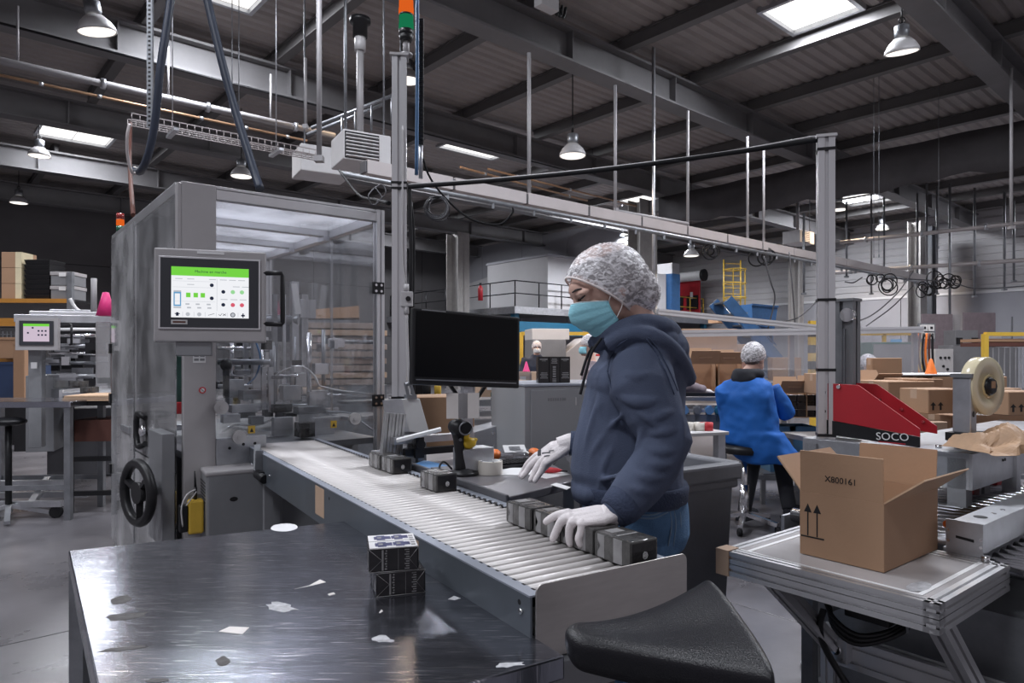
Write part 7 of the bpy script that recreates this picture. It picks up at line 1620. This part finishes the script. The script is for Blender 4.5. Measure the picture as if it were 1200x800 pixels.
# cartons right middle: stacks between the sealer and the far machines
G = 'cartons beyond the case sealer'
for px, py, d, w_, dp, h_, rz, mm, ar, lp, lb in (
    (1041, 487, 5.0, .40, .35, .25, 12, 'card', 0, 1, 'upper labelled carton right behind the red side plates'), (1041, 520, 5.0, .40, .35, .21, 12, 'card', 0, 1, 'lower labelled carton right behind the red side plates'),
    (1076, 485, 5.1, .22, .35, .26, 12, 'card_in', 0, 1, 'upper narrow carton next to the labelled ones'), (1076, 520, 5.1, .26, .35, .22, 12, 'card_in', 0, 0, 'lower narrow carton next to the labelled ones'),
    (1088, 485, 4.1, .28, .22, .148, 14, 'card', 1, 0, 'carton with arrow marks left of the big tape roll'), (1162, 486, 3.9, .22, .22, .15, 14, 'card', 0, 0, 'carton directly right of the big tape roll'), (1182, 487, 3.7, .25, .22, .13, 14, 'card', 1, 0, 'carton with arrow marks at the right edge'),
    (1075, 515, 4.0, .22, .3, .10, 14, 'card_pale', 0, 0, 'flat carton below the arrow-marked carton'), (1115, 505, 4.3, .6, .3, .10, 14, 'card_in', 0, 0, 'wide flat carton behind the tape holder'),
    (1010, 470, 5.6, .25, .3, .14, 0, 'card_pale', 0, 0, 'pale carton just right of the mast foot'), (1093, 470, 6.0, .36, .4, .215, 10, 'card_in', 0, 0, 'brown carton under the white sheet beside the cone'), (1146, 470, 6.0, .3, .4, .215, 10, 'card', 0, 0, 'brown carton under the right end of the white sheet'), (960, 462, 5.7, .2, .3, .17, 0, 'card', 0, 0, 'small carton between the bare post and the red machine'), (1022, 441, 5.9, .26, .1, .16, 0, 'card', 0, 0, 'upright carton flap above the black pack carton')):
    carton(px, py, d, w_, dp, h_, R(rz), lb, mm, G, ar, True, lp)
t = opencarton(1020, 480, 5.6, .22, .20, R(5), 'open carton of black packs behind the red side plates', True)
for r in range(3):
    for c in range(3):
        q = MB(); q.bb(0, .062, 0, .1, 0, .056); o = q.build('black_pack', 'pack_black', bevel=.003); o.location = D(1020, 480, 5.6) + Matrix.Rotation(R(5), 3, 'Z') @ V((.012 + c * .066, .004, .008 + r * .06)); o.rotation_euler = (0, 0, R(5)); tag(o, ['bottom', 'middle', 'top'][r] + [' left', ' centre', ' right'][c] + ' black pack in the carton behind the red side plates', 'pack', 'packs in the carton behind the sealer')
benchm('packing_bench', 'long bench holding the cartons beyond the case sealer', 'bench', 985, 520, 4.9, 1.9, .8, R(8))
benchm('packing_bench', 'bench under the arrow-marked cartons at the right', 'bench', 1085, 517, 4.0, 1.0, .5, R(14))
benchm('packing_bench', 'high bench beyond the labelled cartons under the white sheet cartons', 'bench', 1010, 471, 6.05, 1.9, .7, R(4))
ws = D(1080, 440, 5.98); m = MB(); m.bb(-.3, .85, 0, .5, 0, .012); o = m.build('white_sheet', 'white', bevel=.003); o.location = ws; o.rotation_euler = (0, 0, R(10)); tag(o, 'white sheet laid over the cartons below the orange cone', 'sheet')
m = MB(); m.lathe([(.05, 0), (.045, .02), (.012, .13), (0, .14)], n=16); o = m.build('marker_cone', 'orange'); o.location = D(1091, 438, 6.1); tag(o, 'small orange cone on the white covered bench', 'cone')
# grey moulding machine far right with hopper, cabinets and pale sheets
gm = thing('moulding_machine', 'grey industrial machine with control box at the far right', 'machine', D(1122, 440, 14) * V((1, 1, 0)), R(8)); gm.scale = (.78, .78, .78)
for nm, mm, a in (('cabinet', 'paint_mid', (-.15, .75, 0, .8, .9, 2.05)), ('cabinet', 'paint_mid', (.8, 2.0, .2, .9, .8, 2.0)), ('column', 'paint_mid', (.02, .70, .1, .7, 2.05, 2.45)), ('control_box', 'heater', (-.72, -.2, -.1, .2, 1.25, 1.95)), ('guard_sheet', 'cloth_mauve', (-.62, .30, .5, .54, 1.9, 2.9)), ('guard_sheet', 'cloth_mauve', (.62, 1.60, .5, .54, 1.95, 2.95)), ('guard_frame', 'galv_dark', (2.1, 2.14, .5, .54, 1.0, 2.85)), ('back_sheet', 'paint_grey', (.30, .62, .6, .64, 2.3, 2.9)), ('base', 'paint_mid', (-.2, 2.0, 0, 1.0, 0, .9)), ('panel', 'heater', (.85, 1.45, .15, .2, 2.05, 2.35))):
    g = MB(); g.bb(*a); g.build(nm, mm, gm, .01)
m = MB()
for x, z in ((-.58, 1.72), (-.45, 1.72), (-.34, 1.72), (-.5, 1.5), (-.38, 1.42)): m.cyl((x, -.12, z), (x, -.1, z), .035, n=10)
m.build('knob', 'black', gm); m = MB(); m.bb(.05, .2, .05, .1, 2.08, 2.25); m.bb(.5, .66, .05, .1, 2.08, 2.25); m.build('dark_vent', 'black', gm)
sb2 = thing('switch_cluster', 'white switch boxes on the column at the far right', 'switch box', D(1078, 397, 12), R(0)); sb2.scale = (.55, .55, .55)
for x in (0, .22):
    for z in (0, .25): g = MB(); g.bb(x, x + .18, -.1, 0, z, z + .2); g.build('switch_box', 'white', sb2); g = MB(); g.bb(x + .05, x + .13, -.11, -.1, z + .06, z + .14); g.build('face', 'black', sb2)
g = MB(); g.bb(-.05, .5, 0, .05, -.1, .5); g.build('back_plate', 'galv_dark', sb2)
eb = thing('equipment_cabinet', 'dark green cabinet behind the worker in pale grey', 'cabinet', D(1042, 440, 12) * V((1, 1, 0)), 0); g = MB(); g.bb(-.3, .5, 0, .5, 0, 1.62); g.build('body', 'green_dark', eb, .01); g = MB(); g.bb(-.28, .48, -.02, 0, .1, 1.58); g.build('door', 'paint_mid', eb)
hn = thing('cable_bundle', 'bundle of orange and dark leads hung left of the grey machine', 'cable', D(1086, 425, 11.5), 0)
for k in range(6): g = MB(); g.tube(curve_pts([(k * .05 - .15, 0, .5), (k * .06 - .2, 0, .1), (k * .05 - .1, 0, -.4), (k * .05 - .12, 0, -1.2)]), .02, 6); g.build('lead', ['orange', 'brown', 'black'][k % 3], hn)
# ---- middle: conveyor bench behind the monitor, cartons, cabinets
mt, mp, mz = benchm('conveyor_table', 'aluminium conveyor table with cartons behind the monitor', 'table', 470, 470, 4.7, 1.3, .5, R(20), None, 'alu', 'galv', .05)
for z in (mz - .10, mz - .16): g = MB(); g.extr((0, -.01, z), (1.3, -.01, z), .04); g.build('rail', 'alu', mt)
for px, py, d, w_, h_, rz, lb, mm in ((479, 467, 4.9, .16, .22, 20, 'lower carton close to the signal post', 'card_pale'), (479, 444, 4.95, .16, .16, 20, 'upper carton close to the signal post', 'card_pale'), (563, 466, 5.2, .17, .17, 15, 'labelled carton below the monitor', 'card_pale'), (585, 466, 5.6, .25, .14, 15, 'carton right of the labelled one below the monitor', 'card')):
    carton(px, py, d, w_, .2, h_, R(rz), lb, mm, None, False, True, px == 563)
q = D(500, 468, 4.8); m = MB(); m.lathe([(.03, 0), (.03, .10), (.018, .12), (.018, .15), (0, .15)], n=14); o = m.build('bottle', 'black'); o.location = (q.x, q.y, mz); tag(o, 'black bottle below the monitor', 'bottle')
q = D(513, 468, 4.8); m = MB(); m.lathe([(.025, 0), (.025, .10), (.012, .12), (0, .12)], n=14); o = m.build('bottle', 'yellow'); o.location = (q.x, q.y, mz); tag(o, 'yellow bottle below the monitor', 'bottle')
q = D(490, 466, 4.75); m = MB(); m.bb(-.04, .04, 0, .08, 0, .11); o = m.build('dark_box', 'black', bevel=.004); o.location = (q.x - .01, q.y + .05, mz); tag(o, 'small dark box beside the black bottle', 'box')
carton(486, 527, 3.9, .36, .3, .30, R(22), 'large brown carton low behind the scanner', 'card')
cs = thing('sloping_chute', 'grey sloping steel chute behind the paper sheet', 'chute', D(552, 530, 3.7), R(15)); g = MB(); g.prism([(0, 0, 0.05), (.22, 0, -.02), (.22, 0, .16), (.02, 0, .11)], (0, .2, 0)); g.build('chute', 'galv', cs, .003); g = MB(); g.prism([(-.08, -.01, .02), (.06, -.03, -.04), (.10, -.01, -.02), (-.03, 0, .07)], (0, .006, 0)); lab(g.build('card_flap', 'card_pale', cs), 'pale card flap'); g = MB(); g.bb(.0, .03, .05, .08, -.9, 0.03); g.bb(.19, .22, .05, .08, -.9, 0); g.build('leg', 'galv_dark', cs); m = MB(); m.cyl((.12, -.004, .10), (.12, .0, .1), .008, n=8); m.cyl((.12, -.004, .03), (.12, .0, .03), .008, n=8); m.build('bolt', 'shiny', cs)
mp_ = thing('metal_bracket', 'pale perforated metal bracket left of the grey cabinet', 'bracket', D(597, 500, 3.8), R(15)); g = MB(); g.bb(-.03, .03, 0, .02, -.78, .21); g.bb(-.08, .05, 0, .02, .19, .24); g.build('plate', 'heater', mp_, .003); g = MB(); g.cyl((0, -.003, .13), (0, 0, .13), .01, n=10); g.cyl((0, -.003, -.02), (0, 0, -.02), .012, n=10); g.build('hole', 'black', mp_)
gx = thing('green_conveyor', 'narrow green-topped conveyor left of the grey cabinet', 'conveyor', D(597, 462, 4.3) * V((1, 1, 0)), R(25)); zz = D(597, 462, 4.3).z
for nm, mm, a in (('belt', 'green_dark', (0, .3, 0, .3, zz - .03, zz)), ('frame', 'galv_dark', (0, .3, 0, .3, zz - .12, zz - .035)), ('drive', 'black', (.05, .2, .02, .2, zz - .4, zz - .14)), ('leg', 'galv', (.0, .04, 0, .04, 0, zz - .1)), ('leg', 'galv', (.25, .29, 0, .04, 0, zz - .1))): g = MB(); g.bb(*a); g.build(nm, mm, gx)
# pallet of wrapped pale cartons, far cabinets under the blue beam
for r in range(3):
    for c in range(3):
        carton(606 + c * 10 - (0), 447 - 0, 9.0, .02, .02, .02, 0, 'x') if False else None
n = 0
for r in range(3):
    for c in range(2):
        px = 604 + c * 19; carton(px, 487 - r * 17.1, 9.6, .215, .3, .205, R(10), ['lower', 'middle', 'upper'][r] + [' left', ' right'][c] + ' film-wrapped pale carton left of the black cartons', 'card_pale', 'film-wrapped cartons', False, False, True); n += 1
m = MB(); m.bb(-.02, .48, -.02, .36, 0, .63); o = m.build('stretch_film', 'film'); o.location = D(603, 488, 9.58); o.rotation_euler = (0, 0, R(10)); tag(o, 'stretch film wrapped round the pale cartons', 'film')
pb = thing('pallet_bench', 'low grey stand below the film-wrapped cartons', 'stand', D(603, 487, 9.55) * V((1, 1, 0)), R(10)); g = MB(); g.bb(-.05, .6, -.02, .4, 0, D(603, 487, 9.55).z - .005); g.build('body', 'galv_dark', pb)
m = MB(); m.lathe([(.055, 0), (.05, .01), (.01, .14), (0, .15)], n=14); o = m.build('marker_cone', 'pink'); o.location = D(612, 487, 9.6) + V((.06, .12, .617)); tag(o, 'pink cone on the film-wrapped cartons', 'cone')
fm = thing('far_machine', 'grey machine with sloping hood under the blue mezzanine beam', 'machine', D(655, 430, 14) * V((1, 1, 0)), R(10))
for nm, mm, pts in (('cabinet', 'paint_mid', [(-.55, 0, 0), (.15, 0, 0), (.15, 0, 1.72), (-.55, 0, 1.72)]), ('hood', 'paint_grey', [(.15, 0, 0), (1.1, 0, 0), (1.1, 0, 1.75), (.55, 0, 1.75), (.15, 0, 1.45)]), ('white_panel', 'heater', [(-.5, .3, 1.72), (.3, .3, 1.72), (.3, .3, 1.95), (-.5, .3, 1.95)])): g = MB(); g.prism(pts, (0, .8, 0)); g.build(nm, mm, fm, .01)
g = MB(); g.bb(.75, 1.08, -.01, 0, 1.25, 1.5); g.build('label', 'white', fm); g = MB(); g.bb(.78, 1.05, -.014, -.01, 1.38, 1.42); g.build('label_print', 'redbright', fm)
yp = thing('yellow_portal', 'yellow door frame under the blue beam right of the monitor', 'frame', D(611, 420, 15.8) * V((1, 1, 0)), R(5))
for a, b in (((0, 0, 0), (0, 0, 1.93)), ((0, 0, 1.9), (2.0, 0, 1.9))): g = MB(); g.bar(a, b, .08, .08); g.build('bar', 'yellow', yp)
for x in (.1, .5): g = MB(); g.bb(x, x + .34, .1, .14, 0, 1.82); g.build('door_leaf', 'heater', yp)
# fire extinguisher and a few things on the mezzanine
fx = thing('fire_extinguisher', 'red fire extinguisher on the mezzanine railing', 'extinguisher', D(563, 352, 27.3) , 0); g = MB(); g.lathe([(.0, 0), (.1, 0), (.1, .5), (.04, .6), (0, .62)], n=12); g.build('cylinder', 'red', fx); g = MB(); g.bb(-.05, .05, -.03, .03, .6, .7); g.build('valve', 'black', fx)
b1 = carton(842, 378, 24, .9, .6, .32, R(20), 'open brown carton on the upper deck below the ladder', 'card')
wb = thing('white_bag', 'white crumpled sack on the upper deck beside the ladder', 'sack', D(858, 377, 24.5), 0); g = MB(); g.ell((0, 0, .25), (.35, .3, .28)); g.ell((.12, 0, .45), (.2, .18, .2)); o = g.build('sack', 'white', wb)
# cardboard blanks seen through the machine's clear side
for i in range(9):
    p = D(350 + (i % 2) * 4, 452 - i * 8.5, 6.6); m = MB(); m.bb(0, .82, 0, .5, 0, .055); o = m.build('card_blanks', random.choice(['card_hazed', 'card_pale', 'card_hazed']), bevel=.004); o.location = p; o.rotation_euler = (0, 0, R(20 + random.uniform(-2, 2))); tag(o, 'bundle of flat card blanks, layer %s of the stack seen through the machine' % ['lowest', 'second', 'third', 'fourth', 'fifth', 'sixth', 'seventh', 'eighth', 'topmost'][i], 'cardboard', 'bundles of card blanks')
pb = thing('pallet_stand', 'low stand under the stack of card blanks', 'stand', D(350, 452, 6.6) * V((1, 1, 0)), R(20)); g = MB(); g.bb(0, .85, 0, .5, 0, D(350, 452, 6.6).z - .003); g.build('body', 'galv_dark', pb)
bdt = thing('wooden_board', 'brown board lying high behind the machine', 'board', D(352, 367, 7.4), R(12)); g = MB(); g.prism([(-.05, 0, -.06), (.62, 0, -.04), (.62, 0, .09), (-.05, 0, .03)], (0, .4, 0)); g.build('board', 'card', bdt); g = MB(); g.bb(-.05, .62, 0, .4, -.06 - D(352,367,7.4).z + .0, -.07); g.build('support', 'galv_dark', bdt)

# ================================================================ LEFT BACKGROUND
lm = thing('packing_machine', 'second packing machine with small lit panel in the left background', 'machine', D(75, 560, 6.9) * V((1, 1, 0)), R(20)); LMp = V(lm.location)
ll = lambda px, py, d: loc(lm, D(px, py, d))
for nm, mm, px0, px1, y0, y1, d, dp in (('roof_plate', 'galv', 16, 128, 368, 377, 7.0, .9), ('roof_plate', 'alu', 34, 122, 364, 369, 7.3, .7), ('roof_hatch', 'galv', 58, 110, 362, 366, 7.5, .4), ('column', 'paint_mid', 33, 47, 408, 525, 6.8, .15), ('rear_panel', 'alu_dark', 60, 125, 380, 460, 8.0, .05), ('base', 'paint_mid', 30, 60, 440, 530, 7.2, .6), ('lower_body', 'alu_dark', 55, 130, 480, 560, 7.6, .5), ('bed', 'galv_dark', 60, 128, 455, 470, 7.2, .6), ('side_panel', 'acrylic_hazy', 112, 128, 377, 455, 6.9, .03)):
    a, b = ll(px0, y0, d), ll(px1, y1, d); g = MB(); g.bb(a.x, b.x, a.y, a.y + dp, b.z, a.z); g.build(nm, mm, lm, .004)
for i in range(26):
    px, py = random.uniform(60, 120), random.uniform(395, 462); a = ll(px, py, random.uniform(7.0, 7.7)); g = MB(); g.box(a, (random.uniform(.05, .2), .06, random.uniform(.03, .12))); g.build('mechanism_block', random.choice(['galv', 'galv_dark', 'black', 'alu', 'black']), lm)
for y, mm in ((393, 'shiny'), (405, 'galv'), (414, 'shiny'), (425, 'galv_dark'), (386, 'white'), (440, 'galv')):
    a, b = ll(58, y, 7.1), ll(112, y, 7.1); g = MB(); g.cyl(a, b, .018, n=8); g.build('shaft', mm, lm)
hm2 = bpy.data.objects.new('control_panel', None); C.objects.link(hm2); hm2.parent = lm; hm2.location = ll(43, 390, 6.75); hm2.rotation_euler = (0, 0, R(18) - R(20))
for nm, mm, a in (('panel_box', 'paint_grey', (-.18, .18, 0, .08, -.17, .15)), ('bezel', 'bezel', (-.145, .145, -.01, 0, -.12, .12)), ('touch_screen', 'ui_pink', (-.11, .11, -.013, -.009, -.085, .09)), ('screen_header', 'ui_green', (-.11, .11, -.0145, -.012, .065, .09))): g = MB(); g.bb(*a); g.build(nm, mm, hm2)
g = MB()
for x, z in ((.02, .02), (.05, .02), (.08, .02), (.02, -.02), (.05, -.02), (.08, -.02), (-.07, 0.0), (-.03, .05)): g.bb(x - .008, x + .008, -.0145, -.012, z - .008, z + .008)
g.build('screen_icons', 'ui_dark', hm2)
g = MB(); a = ll(82, 380, 6.8); g.tube([a, a + V((.02, -.03, 0)), a + V((.02, -.03, -.2)), a + V((0, 0, -.2))], .012, 6); g.build('door_handle', 'black', lm)
g = MB(); a = ll(40, 428, 6.78); g.bb(a.x - .025, a.x + .025, a.y - .01, a.y, a.z - .03, a.z + .03); g.build('rating_plate', 'heater', lm)
m = MB(); a, b = D(110, 368, 7.6), D(110, 326, 7.6); m.cyl((0, 0, 0), b - a, .03, n=10); o = m.build('vent_pipe', 'pipe'); o.location = a; tag(o, 'grey upright pipe on the left background machine', 'pipe')
m = MB(); m.lathe([(.0, .24), (.03, .235), (.09, .0)], n=18); o = m.build('marker_cone', 'pink'); o.location = D(124, 370, 6.9); tag(o, 'bright pink cone on the left background machine', 'cone')
hose('white_cable', [D(82, 350, 8), D(88, 360, 8), D(96, 366, 8), D(104, 366, 8)], .02, 'heater', 'pale bent hose above the left background machine', 'cable')
# work tables at far left
t, p, z = benchm('work_table', 'long grey metal work table at the left edge', 'table', -60, 471, 5.6, .96, .6, R(4), None, 'galv_dark', 'steel', .05)
t2 = thing('board_table', 'dark table with pale wooden boards beside the second machine', 'table', D(75, 470, 5.9) * V((1, 1, 0)), R(8)); zb = D(75, 466, 5.9).z
g = MB(); g.bb(0, .5, 0, .6, zb - .07, zb - .03); g.build('tabletop', 'black', t2)
for i, mm in enumerate(('card_edge', 'card_pale', 'card_edge')): g = MB(); g.bb(-.01 + i * .01, .55, -.02, .5, zb - .028 + i * .016, zb - .014 + i * .016); g.build('board', mm, t2)
for x in (.03, .47): g = MB(); g.bb(x - .03, x + .03, 0, .05, 0, zb - .07); g.build('leg', 'black', t2)
g = MB(); g.bb(.05, .55, .05, .5, .62, zb - .2); lab(g.build('drawer_box', 'brown', t2), 'dark red-brown box'); g = MB(); g.bb(.0, .5, .02, .06, .45, .49); g.build('stretcher', 'black', t2); g = MB(); g.bb(0, .5, .02, .06, .15, .19); g.build('stretcher', 'black', t2)
for i, (px, py, mm) in enumerate(((93, 451, 'black'), (105, 458, 'black'))):
    q = D(px, py, 6.4); m = MB(); m.bb(-.06, .06, -.05, .05, -.02, .04); m.bb(-.03, .03, -.06, -.04, -.01, .03); o = m.build('pack', 'pack_film', bevel=.004); o.location = q; tag(o, ['black pack on the second machine outfeed, rear one', 'black pack on the second machine outfeed, front one'][i], 'pack')
of = thing('outfeed_table', 'sloping grey outfeed of the second machine', 'conveyor', D(70, 462, 6.3) * V((1, 1, 0)), R(8)); zo = D(90, 456, 6.5).z; g = MB(); g.bb(0, .45, .05, 1.0, zo - .06, zo - .025); g.build('bed', 'galv', of); g = MB(); g.bb(-.03, 0, .05, 1.0, zo - .1, zo); g.build('side_rail', 'alu', of)
for x in (.02, .4): g = MB(); g.bb(x, x + .04, .1, .14, 0, zo - .06); g.build('leg', 'galv_dark', of)
ss2 = thing('saddle_stool', 'black stool under the left work table', 'stool', D(10, 500, 5.7) * V((1, 1, 0)), 0); g = MB(); g.ell((0, 0, .82), (.14, .12, .04)); g.build('seat', 'black', ss2); g = MB(); g.cyl((0, 0, .12), (.0, 0, .8), .025, n=10); g.build('column', 'black', ss2)
for k in range(4):
    a = k * 1.57 + .6; g = MB(); g.bar((0, 0, .12), (.28 * math.cos(a), .28 * math.sin(a), .03), .04, .03); g.build('base_leg', 'galv', ss2)
ft = thing('foot_trolley', 'low metal trolley frame under the left work table', 'trolley', D(15, 575, 5.75) * V((1, 1, 0)), R(4))
for a, b in (((-.6, 0, .12), (.4, 0, .12)), ((-.6, .4, .12), (.4, .4, .12)), ((.15, 0, .12), (.05, .4, .26)), ((-.6, .2, .26), (.35, .2, .26))): g = MB(); g.bar(a, b, .05, .05); g.build('bar', 'galv', ft)
for x in (-.5, .35): g = MB(); g.cyl((x, -.02, .05), (x, .02, .05), .05, n=12); g.build('castor', 'rubber', ft)
# pallet rack at the left edge with boxes, black trays and grey crates
rk = thing('pallet_rack', 'orange-beamed pallet rack at the far left', 'rack', D(-30, 420, 11.5) * V((1, 1, 0)), R(3)); X0 = D(-30, 420, 11.5).x
rz_ = {y: H + (HY - y) / F * 11.5 for y in (350, 372, 378, 420, 440)}
for y in (351, 374, 378.5, 421): zz = H + (HY - y) / F * 11.5; g = MB(); g.bb(0, 1.58, -.03, .03, zz - .05, zz + .02); lab(g.build('rack_beam', 'rack_orange', rk), 'orange beam') if False else g.build('rack_beam', 'rack_orange', rk)
for zz in (H + (HY - 350) / F * 11.5, H + (HY - 420) / F * 11.5): g = MB(); g.bb(0, 1.58, 0, .8, zz - .03, zz); g.build('shelf', 'black', rk)
for x in (0, 1.57): g = MB(); g.bb(x - .04, x + .04, -.04, .04, 0, H + (HY - 318) / F * 11.5); g.build('upright', 'galv_dark', rk)
g = MB()
for k in range(20): g.bb(.05 + k * .07, .06 + k * .07, .5, .51, H - .1, H + .45)
for k in range(8): g.bb(.03, 1.5, .5, .51, H - .1 + k * .07, H - .09 + k * .07)
g.build('wire_back', 'galv_dark', rk)['kind'] = 'stuff'
sh = H + (HY - 350) / F * 11.5
for r in range(3):
    for c in range(1):
        p = V((X0 + .38, 11.6, sh + r * .27)); t = thing('carton', ['lower', 'middle', 'top'][r] + ' film-wrapped brown carton on the pallet rack', 'box', p, R(3), 'cartons on the pallet rack'); g = MB(); g.bb(0, .33, 0, .4, 0, .265); g.build('carton_body', 'card', t, .004); g = MB(); g.bb(.23, .332, -.004, .3, 0, .266); g.build('film', 'taperoll', t)
for r in range(8):
    p = V((X0 + .76, 11.6, sh + r * .085)); g = MB(); g.loft([ringrect(.02, .42, .02, .4, 0), ringrect(0, .44, 0, .42, .08)], 0, False); o = g.build('black_tray', 'black', bevel=.004); o.location = p; tag(o, 'black stacking tray, number %s from the bottom on the pallet rack' % ['one', 'two', 'three', 'four', 'five', 'six', 'seven', 'eight'][r], 'tray', 'black trays on the pallet rack')
for r in range(2):
    p = V((X0 + 1.22, 11.6, sh + r * .24)); t = thing('plastic_crate', ['lower grey crate with white tag on the pallet rack', 'upper grey crate with white tags on the pallet rack'][r], 'crate', p, R(3)); g = MB(); g.bb(0, .36, 0, .4, 0, .17); g.build('body', 'paint_mid', t, .006); g = MB(); g.bb(-.01, .37, -.01, .41, .17, .23); g.build('rim', 'paint_grey', t, .004); g = MB(); g.bb(.14, .25, -.014, -.009, .15, .21); g.build('tag', 'white', t)
for px, y0, d, s, mm, lb, nm in ((10, 420, 11.2, (.5, .4, .35), 'card_in', 'brown carton on the lower rack shelf', 'carton'), (0, 466, 10.5, (1.0, .6, .55), 'blue_crate', 'dark blue mesh crate below the pallet rack', 'mesh_crate'), (22, 470, 9.8, (.16, .3, .85), 'card_in', 'tall carton beside the dark blue crate', 'carton')):
    p = D(px, y0, d); t = thing(nm, lb, 'box', p, R(3)); g = MB(); g.bb(-s[0] / 2, s[0] / 2, 0, s[1], 0, s[2]); g.build('body', mm, t, .01); g = MB(); g.bb(-s[0] / 2 - .01, s[0] / 2 + .01, -.01, s[1] + .01, s[2] - .04, s[2]); g.build('rim', mm, t)
    if y0 > 440: g = MB(); g.bb(-s[0] / 2, s[0] / 2, 0.02, s[1], -p.z, 0); g.build('base', 'black', t)
